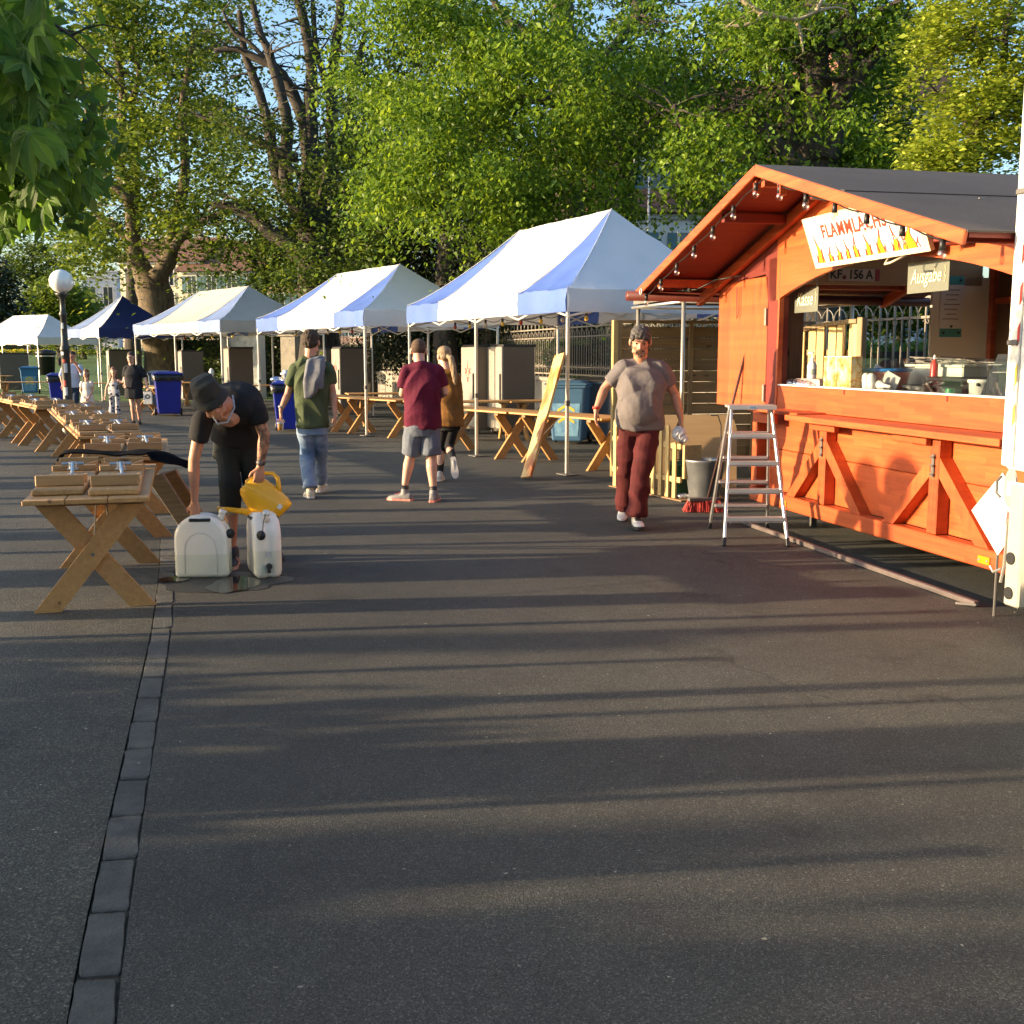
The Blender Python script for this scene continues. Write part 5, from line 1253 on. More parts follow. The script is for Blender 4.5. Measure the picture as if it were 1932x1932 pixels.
tag(o, 'black cloth laid over the board ends, drooping off the right table side', 'cloth')
# plank leaning on the table's right side
t = thing('leaning_board', 'brown board leaning against the right side of the near table', 'board', (0, 0, 0))
a = gp(343, 985); a = V((-2.42, 8.9, 0)); top = V((-2.66, 8.55, .66))
MB().beam(a + V((.0, .0, .02)), top, .035, .16, up=V((-.96, -.2, .2)), b=.004).build('plank', W_TD, t)
MB().beam(a + V((-.07, -.04, .02)), top + V((-.05, -.1, -.02)), .03, .13, up=V((-.96, -.2, .2)), b=.004).build('plank', wood('board_weathered', (.36, .30, .2), (.2, .16, .11)), t)
# ------------------------------------------------------------------ the red stall
W_R = wood('stain_orange_red', (0.52, 0.105, 0.021), (0.39, 0.058, 0.012), axis=0, rough=.5, knots=False, dens=1.3, lam=True)
W_RZ = wood('stain_orange_red_upright', (0.52, 0.105, 0.021), (0.39, 0.058, 0.012), axis=2, rough=.5, knots=False, dens=1.3, lam=True)
W_RD = wood('stain_dark_red', (0.20, 0.020, 0.009), (0.13, 0.012, 0.006), axis=1, rough=.6, knots=False)
W_IN = wood('inner_wood_brown', (0.17, 0.095, 0.045), (0.10, 0.055, 0.028), axis=2, rough=.7)
M_FELT = mat('roof_felt', (0.080, 0.068, 0.060), (0.055, 0.047, 0.043), scale=1.2, rough=.85, bump=.35, bscale=60, dirt=.25)
M_CRP = mat('cream_panel', (0.74, 0.70, 0.58), (0.7, 0.66, 0.54), scale=1.5, rough=.6)
M_WP = mat('white_plastic', (.72, .72, .69), (.66, .66, .63), scale=5, rough=.4)
stall = thing('food_stall', 'orange-red wooden food stall on a trailer with a grey gabled roof', 'stall', (3.07, 6.8, 0), math.atan2(.976, -.216))
S0, S1 = -.20, 3.78
def SB(name, c, size, m=None, parent=stall, b=.004): return MB().box(c, size, b=b).build(name, m or W_R, parent)
SB('bottom_beam', ((S0 + S1) / 2, -.045, .262), (S1 - S0, .11, .125), b=.008)
for z0, z1 in ((.328, .70), (.704, 1.025)):
    SB('wall_board', ((S0 + 3.74) / 2, -.115 - .002 * (z0 > .5), (z0 + z1) / 2), (3.74 - S0, .03, z1 - z0))
for s in (3.72, 2.42, .84):
    SB('post', (s, -.05, .68), (.11, .1, .705), W_RZ, b=.006)
for s in (2.42, .84):
    for q in (-1, 1):
        a = V((s + q * .045, -.052, .80)); c = V((s + q * .56, -.052, .325)); d = (c - a).normalized()
        pr = V((0, 1, 0)).cross(d).normalized() * .05
        def lvl(p0, z): return p0 + d * ((z - p0.z) / d.z)
        def sdx(p0, x): return p0 + d * ((x - p0.x) / d.x)
        poly = [sdx(a + pr, s + q * .056), lvl(a + pr, .326), lvl(a - pr, .326), sdx(a - pr, s + q * .056)]
        MB().prism([p - V((0, .045, 0)) for p in poly], (0, .09, 0)).build('brace', W_RZ, stall, fix=True)
    mb = MB(); mb.box((s, .006, .80), (.03, .012, .16), b=.003)
    for z in (.74, .80, .86): mb.tube([(s - .02, .014, z), (s + .02, .014, z)], .009, 6)
    mb.build('hinge', M_PLATE, stall)
# far end of the lower front: open corner post and shelf
SB('shelf', (1.18, .075, 1.045), (2.78, .36, .03), b=.006); SB('shelf_edge', (1.18, .262, 1.04), (2.78, .014, .045))
SB('shelf', (3.06, .03, 1.062), (.98, .27, .025), b=.006)
for s in (3.35, 2.25, .98): SB('shelf_bracket', (s + .1, .03, .985), (.42, .045, .09), W_R)
SB('parapet', ((S0 + 3.5) / 2, -.12, 1.17), (3.5 - S0, .035, .215)); SB('counter_edge', ((S0 + 3.5) / 2, -.125, 1.283), (3.5 - S0, .05, .012), M_WP, b=.002)
SB('worktop', ((S0 + 3.5) / 2, -.5, 1.262), (3.5 - S0, .72, .024), mat('worktop_steel', (.4, .39, .37), scale=3, rough=.35, metal=.6))
for s in (2.3, .9): SB('slot_mark', (s - .02, -.10, 1.255), (.02, .006, .04), W_RD, b=.001)
for s in (.22, 3.06):
    r_ = SB('reflector', (s, .014, .255), (.12, .012, .05), mat('reflector_orange', (.85, .28, .01), scale=40, rough=.25, coat=.6), b=.003)
    for q in (-1, 1): MB().tube([(s + q * .04, .018, .255), (s + q * .04, .024, .255)], .009, 8).build('screw', M_STEEL, r_)
# jamb and shutter
SB('jamb', (3.62, -.15, 1.75), (.22, .1, 1.35), W_RD); SB('jamb_strip', (3.50, -.115, 1.75), (.03, .05, 1.3), W_RZ)
shut = SB('shutter', (4.30, -.135, 1.66), (1.16, .016, 1.21), W_RZ)
for k, (s, w) in enumerate(((3.88, .27), (4.165, .29), (4.455, .28), (4.74, .28))): SB('shutter_board', (s, -.113, 1.66 + (.0)), (w, .026, 1.22), W_RZ, shut)
for z in (1.2, 1.9): SB('hinge', (3.75, -.09, z), (.03, .02, .16), M_STEEL, b=.002)
# arched fascia and gable front
RS, RZ_, RK = 2.52, 3.02, .285          # ridge s, height, slope
def rake(s): return RZ_ - RK * abs(s - RS)
arcp = []
for i in range(25):
    s = 3.56 - (3.56 - 0.1) * i / 24; q = (s - 1.9) / 1.65; arcp.append((s, 2.275 - .235 * q * q))
arcp.append((-.2, 1.90))
poly = [(s, -.095, z) for s, z in arcp] + [(-.2, -.095, rake(-.2) - .06), (.9, -.095, rake(.9) - .06), (RS, -.095, RZ_ - .06), (3.56, -.095, rake(3.56) - .06)]
def tri_prism(name, poly, off, m, parent):
    bm = bmesh.new(); vs = [bm.verts.new(p) for p in poly]; f = bm.faces.new(vs)
    r = bmesh.ops.extrude_face_region(bm, geom=[f]); bmesh.ops.translate(bm, vec=off, verts=[g for g in r['geom'] if isinstance(g, bmesh.types.BMVert)])
    bmesh.ops.recalc_face_normals(bm, faces=bm.faces); bmesh.ops.triangulate(bm, faces=bm.faces)
    me = bpy.data.meshes.new(name); bm.to_mesh(me); bm.free(); me.materials.append(m)
    o = bpy.data.objects.new(name, me); COL.objects.link(o); o.parent = parent; return o
tri_prism('arched_fascia', poly, (0, -.035, 0), W_R, stall)
tri_prism('gable_infill', [(3.565, -.10, 2.04), (3.565, -.10, rake(3.565) - .06), (5.1, -.10, rake(5.1) - .06), (5.1, -.10, 2.25), (3.8, -.10, 2.29), (3.74, -.10, 2.04)], (0, -.03, 0), W_RD, stall)
# roof: deck, felt, barge boards, rafters, purlins
E0, E1, DF, DB = -.28, 5.42, .60, -2.75
for (sa, sb) in ((RS, E1), (RS, E0)):
    za, zb = RZ_, rake(sb); q = 1 if sb > sa else -1
    def slab(z0, z1, d0, d1, name, m, par, ext=0):
        P_ = [(sa, d0, za + z0), (sb + q * ext, d0, rake(sb + q * ext) + z0), (sb + q * ext, d0, rake(sb + q * ext) + z1), (sa, d0, za + z1)]
        return MB().prism(P_, (0, d1 - d0, 0)).build(name, m, par, fix=True)
    deck = slab(-.02, .012, DF - .01, DB, 'roof_deck', W_RD, stall)
    felt = slab(.0125, .024, DF + .012, DB - .02, 'roof_felt', M_FELT, stall, ext=.02)
    n_s = 1
    for k in range(1, n_s + 1):     # lapped felt strips and nail rows
        s = sa + (sb - sa) * k / (n_s + 1)
        MB().prism([(s, DF, rake(s) + .0245), (s - q * .05, DF, rake(s - q * .05) + .0245), (s - q * .05, DF, rake(s - q * .05) + .029), (s, DF, rake(s) + .032)], (0, DB - DF, 0)).build('felt_seam', M_FELT, felt, fix=True)
        for dd in (-.3, -1.5): MB().box((s + q * .2, dd, rake(s + q * .2) + .034), (.012, .03, .008)).build('nail_plate', M_STEEL, felt)
    b0 = V((sa, DF + .012, za - .022)); b1 = V((sb, DF + .012, zb - .022))
    MB().beam(b0, b1, .026, .085, up=(0, 0, 1), b=.005).build('barge_board', W_R, stall)
    MB().beam(V((sa, -.06, za - .085)), V((sb - q * .1, -.06, zb - .085)), .06, .10, b=.005).build('rafter', W_R, stall)
    MB().beam(V((sa, -2.2, za - .085)), V((sb - q * .1, -2.2, zb - .085)), .06, .10, b=.005).build('rafter', W_R, stall)
    if q > 0:
        for s in (3.3, 4.9): MB().box((s, -1.05, rake(s) - .075), (.06, 3.2, .08)).build('purlin', W_R if s > 4 else W_RD, stall)
    else:
        for s in (1.7, .1): MB().box((s, -1.05, rake(s) - .075), (.06, 3.2, .08)).build('purlin', W_RD, stall)
MB().box((RS, -1.05, RZ_ - .1), (.06, 3.2, .1)).build('ridge_beam', W_R, stall)
for s in (RS + .09, RS - .35): SB('ridge_block', (s, DF - .05, rake(s) - .10), (.05, .06, .12), W_R)
# eaves gutter, far side
g = MB(); g.tube([(5.30, DF + .15, 2.16), (5.30, DB, 2.13)], .05, 12); g.build('gutter', mat('gutter_brown', (.13, .028, .018), scale=4, rough=.45), stall, smooth=True)
MB().tube([(5.30, .5, 2.11), (5.36, .5, 2.13), (5.36, .5, 2.2), (5.30, .5, 2.22)], .008, 6).build('gutter_hook', M_STEEL, stall)
for s, d_ in ((5.2, DF - .02),): MB().tube([(s + .03 * math.cos(a * PI / 5), DF + .03, 2.2 + .035 * math.sin(a * PI / 5)) for a in range(11)], .007, 6, cap=False).build('ring_hook', M_STEEL, stall)
# side and back walls
EW = 3.66
SB('end_wall_panel', (EW, -.29, 1.35), (.03, .26, 2.1), W_IN); SB('end_header', (EW, -1.2, 2.33), (.04, 2.1, .27), mat('header_cream_wood', (.42, .28, .13), (.34, .22, .10), scale=2, rough=.6, stretch=(1, .3, 3)))
SB('end_wall_low', (EW, -1.2, .8), (.03, 2.0, .9), W_IN)
SB('end_panel', (EW, -2.03, 1.78), (.04, .60, 1.0), M_CRP)
SB('back_post', (EW, -2.40, 1.3), (.09, .09, 2.2), W_R); SB('back_wall', (1.73, -2.42, 1.3), (3.75, .04, 2.2), W_IN); SB('back_rail', (1.73, -2.37, 2.06), (3.7, .05, .06), W_R)
SB('floor', (1.74, -1.27, .345), (3.7, 2.2, .05), W_IN)
# posters and number plate on the end wall
po = SB('notice', (EW - .026, -1.93, 2.0), (.006, .24, .58), M_WP, b=0)
for (z, h_) in ((2.25, .08), (1.76, .08)): SB('notice_band', (EW - .031, -1.93, z), (.004, .23, h_), mat('print_teal', (.05, .32, .3), scale=5, rough=.5), po, b=0)
for k in range(7): SB('notice_line', (EW - .031, -1.92 - .01 * (k % 2), 2.16 - k * .045), (.002, .17 - .03 * (k % 3), .010), mat('print_grey', (.3, .3, .3), scale=5, rough=.6), po, b=0)
for (dd, z) in ((-1.85, 2.25), (-2.01, 2.25), (-1.85, 1.76), (-2.01, 1.76), (-1.93, 1.82)): MB().tube([(EW - .036, dd, z), (EW - .042, dd, z)], .012, 8).build('magnet', M_BLACK, po)
pl_ = SB('number_plate', (EW - .028, -.90, 2.285), (.008, .52, .115), mat('plate_pale', (.50, .45, .38), scale=8, rough=.4), b=.003)
SB('plate_band', (EW - .0335, -1.135, 2.285), (.003, .045, .108), mat('plate_red', (.28, .02, .015), scale=8, rough=.5), pl_, b=0)
MB().tube([(EW - .033, -.80, 2.262), (EW - .037, -.80, 2.262)], .019, 12).build('plate_seal', mat('seal_maroon', (.14, .025, .02), scale=8, rough=.5), pl_)
# text on the plate: read from the counter, running towards -d
def put_text(body, size, m, s, d, z, sx=1.0, off=0.0, shear=0, parent=None, tilt=0.0, kind='end', name='lettering'):
    # 'end': on a plane facing -s, reading towards -d ; 'front': facing +d, reading towards -s
    if kind == 'end': R = Matrix(((0, 0, -1), (-1, 0, 0), (0, 1, 0)))
    else: R = Matrix(((-1, 0, 0), (0, 0, 1), (0, 1, 0)))
    R = R.to_4x4() @ Matrix.Rotation(tilt, 4, 'X')
    return text(body, size, m, parent, (s, d, z), R.to_euler(), name, shear, sx, off)
M_INK = mat('ink_black', (.02, .02, .02), scale=5, rough=.6)
put_text('KF', .115, M_INK, EW - .034, -.715, 2.285, .95, .0022, parent=pl_); put_text('156 A', .115, M_INK, EW - .034, -.965, 2.285, .88, .0022, parent=pl_)
# wheel and axle below
for s in (1.4, .6):
    w = MB().lathe([(.12, -.08), (.24, -.08), (.27, -.04), (.27, .04), (.24, .08), (.12, .08)], 20, (s, -1.0, .27), Matrix.Rotation(PI / 2, 3, 'X')).build('wheel', mat('tyre_rubber', (.02, .02, .02), scale=9, rough=.8), stall, smooth=True)
SB('chassis', (1.7, -1.25, .25), (3.5, 1.5, .1), M_PLATE)
for s in (3.3,): SB('jack_leg', (s, -.4, .12), (.06, .06, .24), M_PLATE)
# bulbs along the barge boards
bs = thing('bulb_string', 'string of clear bulbs in black sockets along the red gable edge', 'string lights', (3.07, 6.8, 0), math.atan2(.976, -.216))
P_ = []
for i in range(0, 101):
    s = E1 - .1 - (E1 - E0 - .2) * i / 100; P_.append((s, DF - .045, rake(s) - .075 - .02 * abs(math.sin(i * .35))))
MB().tube(P_, .006, 5).build('cable', M_WIRE, bs)
for i in range(13):
    s = E1 - .22 - (E1 - E0 - .5) * i / 12; z = rake(s) - .08
    so = MB().tube([(s, DF - .03, z), (s, DF - .03, z - .065)], [.016, .021], 10).build('bulb_socket', M_BLACK, bs, smooth=True)
    MB().ball((s, DF - .03, z - .09), (.027, .027, .033), 14, 10).build('bulb', glassmat('bulb_glass', (1, .93, .85), .05, .30), so, smooth=True)
cb = thing('power_cable', 'black cable with a plug sagging under the far eave of the stall', 'cable', (3.07, 6.8, 0), math.atan2(.976, -.216))
MB().tube([(5.15, .4, 2.28), (5.0, .3, 2.2), (4.75, .2, 2.2), (4.5, .1, 2.28), (4.2, -.02, 2.3)], .008, 6).build('cable', M_BLACK, cb, smooth=True); MB().tube([(4.9, .26, 2.2), (4.82, .23, 2.2)], .024, 8).build('plug', M_BLACK, cb)
MB().tube([(4.35, -.06, 2.22), (4.33, -.07, 1.95), (4.36, -.07, 1.9), (4.39, -.07, 2.2)], .004, 5).build('cord', mat('cord_red', (.35, .05, .03), scale=5), cb)
# --- FLAMMLACHS sign, tilted forward
sg = thing('shop_sign', 'white sign reading FLAMMLACHS over red and yellow flames', 'sign', (3.07, 6.8, 0), math.atan2(.976, -.216))
TOP, BOT = V((0, .25, .375)), V((0, 0, 0))
SGO = V((1.75, .045, 2.245)); tl = math.atan2(.14, .385); SW_, SH_ = 1.62, .41
Rt = Matrix(((-1, 0, 0), (0, 0, 1), (0, 1, 0))).to_4x4() @ Matrix.Rotation(-tl * -1, 4, 'X')
Rt = Matrix(((-1, 0, 0), (0, 0, 1), (0, 1, 0))).to_4x4() @ Matrix.Rotation(tl, 4, 'X')
SM = Matrix.Translation(SGO) @ Rt      # sign plane: x right, y up, z out
def on_sign(mb): mb.v = [SM @ p for p in mb.v]; return mb
M_SF = mat('sign_frame_cream', (.66, .60, .42), (.6, .54, .38), scale=4, rough=.5)
def clipped(e, z0, dz):   # the board's top right corner is cut to clear the roof
    a, h = SW_ / 2 - e, SH_ - e * .75; k = e * .6
    return MB().prism([(-a, k, z0), (a, k, z0), (a, .27 - k, z0), (.42 - k, h, z0), (-a, h, z0)], (0, 0, dz))
on_sign(clipped(0, -.035, .033)).build('frame', M_SF, sg, fix=True)
on_sign(clipped(.05, -.004, .006)).build('panel', mat('sign_white', (.80, .80, .79), scale=3, rough=.4), sg, fix=True)
M_SR = mat('sign_red', (.66, .06, .03), scale=8, rough=.5); M_SY = mat('sign_yellow', (.85, .58, .01), scale=8, rough=.5)
def stext(b_, size, x, y, sx, off):
    o = text(b_, size, M_SR, sg, (0, 0, 0), (0, 0, 0), 'lettering', 0, 1, off)
    me = o.data
    me.transform(Matrix.Diagonal((sx, 1, 1, 1))); me.transform(Matrix.Translation((x, y, .0045))); me.transform(SM); return o
stext('FLAMMLACHS', .150, -.08, .275, .93, .0028)
def ribbon(mb, P, w0, w1, z):
    n = len(P); L_ = []; R_ = []
    for i, p in enumerate(P):
        a = V(P[max(i - 1, 0)]); c = V(P[min(i + 1, n - 1)]); d = (c - a).normalized(); w = w0 + (w1 - w0) * i / (n - 1)
        L_.append(V((p[0] - d.y * w, p[1] + d.x * w, z))); R_.append(V((p[0] + d.y * w, p[1] - d.x * w, z)))
    o = len(mb.v); mb.v += L_ + R_
    for i in range(n - 1): mb.f.append((o + i, o + n + i, o + n + i + 1, o + i + 1))
def spl(P, k=5):
    out = []
    for i in range(len(P) - 1):
        p0, p1, p2, p3 = (V((*P[max(i - 1, 0)], 0)), V((*P[i], 0)), V((*P[i + 1], 0)), V((*P[min(i + 2, len(P) - 1)], 0)))
        for j in range(k):
            t = j / k; q = 0.5 * ((2 * p1) + (p2 - p0) * t + (2 * p0 - 5 * p1 + 4 * p2 - p3) * t * t + (3 * p1 - p0 - 3 * p2 + p3) * t ** 3); out.append((q.x, q.y, 0))
    out.append((*P[-1], 0)); return [V(p) for p in out]
fly, flr = MB(), MB()
rf = random.Random(5)
def flame(x, w, h, full, fl=1):
    """one tongue: base at y0, left lick, main lick, right lick; red outline, yellow body"""
    y0 = .040
    def tongue(x, w, h, fl, fill):
        Lc, Rc = [], []; n = 16
        for i in range(n + 1):
            t = i / n; c = x + fl * w * (.55 * math.sin(t * 5.2) * t ** .5); hw = w * ((1 - t) ** 1.25) * (1 + .35 * math.sin(t * 6))
            Lc.append(V((c - hw, y0 + h * t, 0))); Rc.append(V((c + hw, y0 + h * t, 0)))
        o = len(fly.v)
        for a, c in zip(Lc, Rc): fly.v += [V((a.x, a.y, .0042)), V((c.x, c.y, .0042))]
        for i in range(int(n * fill)): fly.f.append((o + 2 * i, o + 2 * i + 1, o + 2 * i + 3, o + 2 * i + 2))
        ribbon(flr, Lc, .005, .0035, .0058); ribbon(flr, Rc, .005, .0035, .0058)
    w *= .62; tongue(x, w, h, fl, .8 if full else .45); tongue(x + w * 1.3 * fl, w * .42, h * .5, -fl, .5); tongue(x - w * 1.3 * fl, w * .3, h * .36, fl, .0)
for (x, w, h, f_, fl) in ((-.67, .055, .24, True, 1), (-.50, .035, .13, False, -1), (-.37, .04, .13, True, 1), (-.24, .03, .16, False, 1), (-.11, .038, .19, False, -1), (.06, .045, .17, True, 1), (.24, .06, .19, True, -1), (.43, .05, .19, False, 1), (.62, .10, .20, True, -1)): flame(x, w, h, f_, fl)
on_sign(fly).build('flame_fill', M_SY, sg, fix=False); on_sign(flr).build('flame_outline', M_SR, sg)
MB().tube([(1.48, .03, 2.25), (1.48, .06, 2.20), (1.36, .09, 2.20), (1.30, .0, 2.25)], .009, 8).build('hook', mat('hook_cream', (.6, .52, .38), scale=5, rough=.5), sg, smooth=True)
MB().box((.74, -.01, 2.37), (.16, .1, .2), b=.01).build('lamp_housing', W_RD, sg); 
# --- Kasse / Ausgabe plates
M_PLX = glassmat('smoked_plexi', (.2, .21, .17), .15, .72); M_CHK = mat('chalk_cream', (.85, .72, .46), scale=9, rough=.8)
for (body, s, z, w, h, size, lab) in (('Kasse', 3.26, 2.035, .44, .22, .165, 'smoked hanging plate lettered Kasse at the left of the opening'), ('Ausgabe', 1.40, 2.115, .52, .23, .145, 'smoked hanging plate lettered Ausgabe at the right of the opening')):
    t = thing('hanging_sign', lab, 'sign', (3.07, 6.8, 0), math.atan2(.976, -.216))
    MB().box((s, -.24, z), (w, .006, h), b=.001).build('plate', M_PLX, t)
    put_text(body, size, M_CHK, s + .02, -.234, z, .78, .0005, .25, t, kind='front')
    mb = MB(); mb.tube([(s - w * .42 + .008 * math.sin(k * 1.3), -.233, z + .07 - k * .011) for k in range(12)], .0025, 4); mb.build('smoke_line', M_CHK, t)
    for q in (-1, 1):
        mb = MB()
        for k in range(5): mb.tube([(s + q * w * .42, -.24 + .004 * (k % 2), z + h / 2 + .002 + k * .018), (s + q * w * .42, -.24 - .004 * (k % 2), z + h / 2 + .02 + k * .018)], .005, 5)
        mb.build('chain', M_STEEL, t)
# --- things on the counter (positions in the stall's own frame)
CT = 1.276
def sthing(name, lab, cat, s, d, z=CT, group=None):
    p = V((3.07, 6.8, 0)) + V((-.216, .976, 0)) * s + V((-.976, -.216, 0)) * d
    return thing(name, lab, cat, (p.x, p.y, z), math.atan2(.976, -.216), group)
t = sthing('glass_screen', 'low glass sneeze guard along the counter edge of the red stall', 'glass screen', 0, 0)
for (a, c) in ((2.72, 1.62), (1.6, .5), (.48, -.6)): MB().box(((a + c) / 2, -.135, .125), (a - c, .006, .25), b=0).build('pane', glassmat('clear_pane', (.9, .96, .95), .02, .12), t)
t = sthing('pump_bottle', 'white pump bottle standing at the left end of the counter', 'bottle', 3.30, -.34, CT + .06)
MB().lathe([(.038, 0), (.042, .02), (.042, .12), (.03, .15), (.014, .16), (.014, .18)], 16).build('bottle_body', M_WP, t, smooth=True); MB().lathe([(.018, .16), (.018, .19), (.006, .19), (.006, .23)], 10).build('pump', M_WP, t); MB().beam((-.01, 0, .235), (.07, .0, .232), .022, .014).build('nozzle', M_WP, t); MB().lathe([(.0425, .04), (.0425, .09)], 16, cap=False).build('bottle_print', mat('print_greygreen', (.35, .42, .38), scale=30, rough=.5), t)
t = sthing('cash_box', 'pinkish flat box under the pump bottle', 'box', 3.16, -.36); MB().box((0, 0, .03), (.42, .26, .06), b=.006).build('box_body', mat('box_pink', (.55, .38, .36), scale=3, rough=.6), t); MB().box((0, 0, .063), (.43, .27, .006), b=.002).build('box_lid', mat('box_pink', (.55, .38, .36)), t)
t = sthing('plastic_bag', 'crumpled clear plastic bag on the counter left of the picture box', 'bag', 3.22, -.20); o = organic(MB().ball((0, 0, .02), (.22, .07, .03), 14, 8).ball((.1, .01, .03), (.1, .06, .03), 12, 8), 'bag_body', glassmat('clear_bag', (.9, .95, 1), .15, .45), t, .01, 2, .012, (60, 60, 60))
# picture box: two printed faces, a reddish dish on cream
def pbox():
    t = sthing('picture_box', 'cream card box printed with orange food pictures', 'box', 2.52, -.21)
    m, n, b = nodes('print_food'); co = coords(n, (1, 1, 1)); w = noisen(n, co, 9, 3, .5)
    r = ramp(n, w.outputs['Fac'], [(.38, (.78, .68, .5)), (.5, (.80, .42, .10)), (.56, (.55, .14, .03)), (.62, (.75, .5, .18)), (.72, (.82, .74, .58))])
    lk(n, r.outputs[0], b.inputs['Base Color']); b.inputs['Roughness'].default_value = .4
    for q in (-1, 1): MB().box((q * .115, 0, .13), (.22, .1, .26), b=.003).build('box_half', m, t)
    MB().box((0, 0, .2625), (.45, .1, .004), b=0).build('box_top', M_CRP, t)
pbox()
t = sthing('food_tub', 'clear tub of red relish with a blue lid behind the picture box', 'tub', 2.42, -.55); MB().lathe([(.16, 0), (.19, .13), (.195, .14)], 24).build('tub_body', mat('tub_relish', (.42, .13, .08), (.55, .32, .24), scale=14, rough=.3), t, smooth=True); MB().lathe([(.205, .14), (.21, .15), (.205, .165), (.0, .17)], 24).build('tub_lid', mat('lid_blue', (.03, .22, .55), scale=4, rough=.35), t, smooth=True)
t = sthing('cutting_board', 'greyish-white cutting board propped beside the blue-lidded tub', 'board', 2.08, -.42); MB().beam((0.2, 0, .0), (.16, -.04, .15), .45, .012, up=(0, 1, .3)).build('board_body', mat('board_grey_white', (.5, .49, .46), scale=4, rough=.6), t)
for k, s in enumerate((2.20, 2.12)):
    t = sthing('oven_mitt', ('left', 'right')[k] + ' one of two white oven mitts standing by the cutting board', 'mitt', s, -.25, group='white oven mitts'); organic(MB().capsule((0, 0, .03), (.01, 0, .10), .035).capsule((.02, 0, .03), (.05, 0, .07), .016), 'mitt_body', M_WP, t, .006, 3)
t = sthing('funnel', 'white plastic funnel lying on the counter before the black pans', 'funnel', 1.95, -.3); MB().tube([(-.02, 0, .03), (.06, 0, .035), (.14, 0, .04)], [.012, .016, .04], 12).build('cone', M_WP, t, smooth=True)
t = sthing('sauce_bottle', 'small red sauce bottle behind the glass screen', 'bottle', 2.05, -.75); MB().lathe([(.028, 0), (.03, .02), (.03, .2), (.02, .22), (.008, .25)], 12).build('bottle_body', mat('sauce_red', (.5, .03, .02), scale=5, rough=.3), t, smooth=True); MB().lathe([(.012, .235), (.006, .275)], 8).build('cap', M_WP, t)
M_TUBG = mat('tub_translucent', (.5, .52, .45), (.42, .45, .38), scale=4, rough=.35)
for k, (s, d) in enumerate(((2.40, -.98), (1.98, -.98))):
    t = sthing('skewer_tub', ('left', 'right')[k] + ' pale plastic tub heaped with metal skewers', 'tub', s, d, group='tubs of skewers')
    mb = MB(); a, b_, h = .19, .15, .19
    for (x0, y0, x1, y1) in ((-a, -b_, a, -b_), (a, -b_, a, b_), (a, b_, -a, b_), (-a, b_, -a, -b_)): mb.beam((x0 * .9, y0 * .9, h / 2), (x1 * .9, y1 * .9, h / 2), .012, h)
    mb.box((0, 0, .01), (a * 1.8, b_ * 1.8, .02)); mb.build('tub_body', M_TUBG, t); 
    mb = MB(); [mb.beam(p, q, .02, .02) for p, q in (((-a, -b_, h), (a, -b_, h)), ((-a, b_, h), (a, b_, h)), ((-a, -b_, h), (-a, b_, h)), ((a, -b_, h), (a, b_, h)))]; mb.build('tub_rim', M_TUBG, t)
    for i in range(26):
        x, y, z = rf.uniform(-.12, .12), rf.uniform(-.08, .08), h - .02 + rf.uniform(0, .07); an = rf.uniform(-.6, .6) + (0 if i % 2 else 1.0); l = rf.uniform(.15, .24)
        MB().beam((x - l * math.cos(an), y - l * math.sin(an), z - rf.uniform(-.02, .03)), (x + l * math.cos(an), y + l * math.sin(an), z + rf.uniform(-.02, .03)), .006, .008, b=0).build('skewer', M_PLATE, t)
for k, (s, d, r_) in enumerate(((1.95, -.52, .10), (1.70, -.45, .11), (1.44, -.52, .12), (1.22, -.4, .10))):
    t = sthing('frying_pan', ('first', 'second', 'third', 'fourth')[k] + ' black pan from the left in the row behind the glass', 'pan', s, d, group='black pans on the counter')
    MB().lathe([(r_ * .8, 0), (r_, .045), (r_ * .96, .045), (r_ * .76, .008), (.001, .006)], 20, cap=False).build('pan_body', M_BLACK, t, smooth=True); MB().tube([(-r_, 0, .04), (-r_ - .2, .03, .075)], [.013, .016], 8).build('pan_handle', M_BLACK, t, smooth=True)
t = sthing('griddle', 'long black griddle across the back of the counter', 'griddle', 1.35, -.8); MB().box((0, 0, .09), (1.3, .3, .035), b=.01).build('plate', M_BLACK, t); [MB().box((q * .5, 0, .036), (.05, .25, .072)).build('leg', M_BLACK, t) for q in (-1, 1)]
t = sthing('small_tub', 'small white tub with green band near the right end of the counter', 'tub', .98, -.42); MB().lathe([(.07, 0), (.075, .08), (.085, .085), (.085, .105), (0, .106)], 20).build('tub_body', M_WP, t, smooth=True); MB().box((-.085, 0, .09), (.02, .03, .02)).build('tab', mat('lid_green', (.02, .3, .1), scale=4, rough=.4), t)
t = sthing('candle_jar', 'small glass jar with green filling on the counter', 'jar', 1.06, -.24); MB().box((0, 0, .02), (.16, .08, .04), b=.004).build('glass_tray', glassmat('clear_pane', (.9, .96, .95)), t); MB().lathe([(.03, .005), (.03, .04), (0, .04)], 14).build('green_lid', mat('lid_green', (.02, .3, .1)), t)
t = sthing('price_board', 'black chalkboard leaning at the right end of the counter', 'board', .56, -.3); MB().beam((0, .02, .0), (0, -.10, .28), .42, .012, up=(0, 1, .4)).build('slate', M_BLACK, t)
for k in range(4): MB().beam((.15 - .02 * k, .02 - .024 * k, .21 - k * .05), (-.02 * (k % 2), .02 - .024 * k, .212 - k * .05), .003, .008).build('chalk_line', mat('chalk_grey', (.2, .2, .19), scale=9), t)
# ------------------------------------------------------------------ white truck at the right edge
M_TRK = mat('truck_white', (.80, .79, .75), (.77, .76, .71), scale=1.2, rough=.45, dirt=.06)
tr = thing('box_truck', 'white box truck body at the right edge with red and white corner strip', 'truck', (2.835, 6.42, 0), math.atan2(-.976, .216))
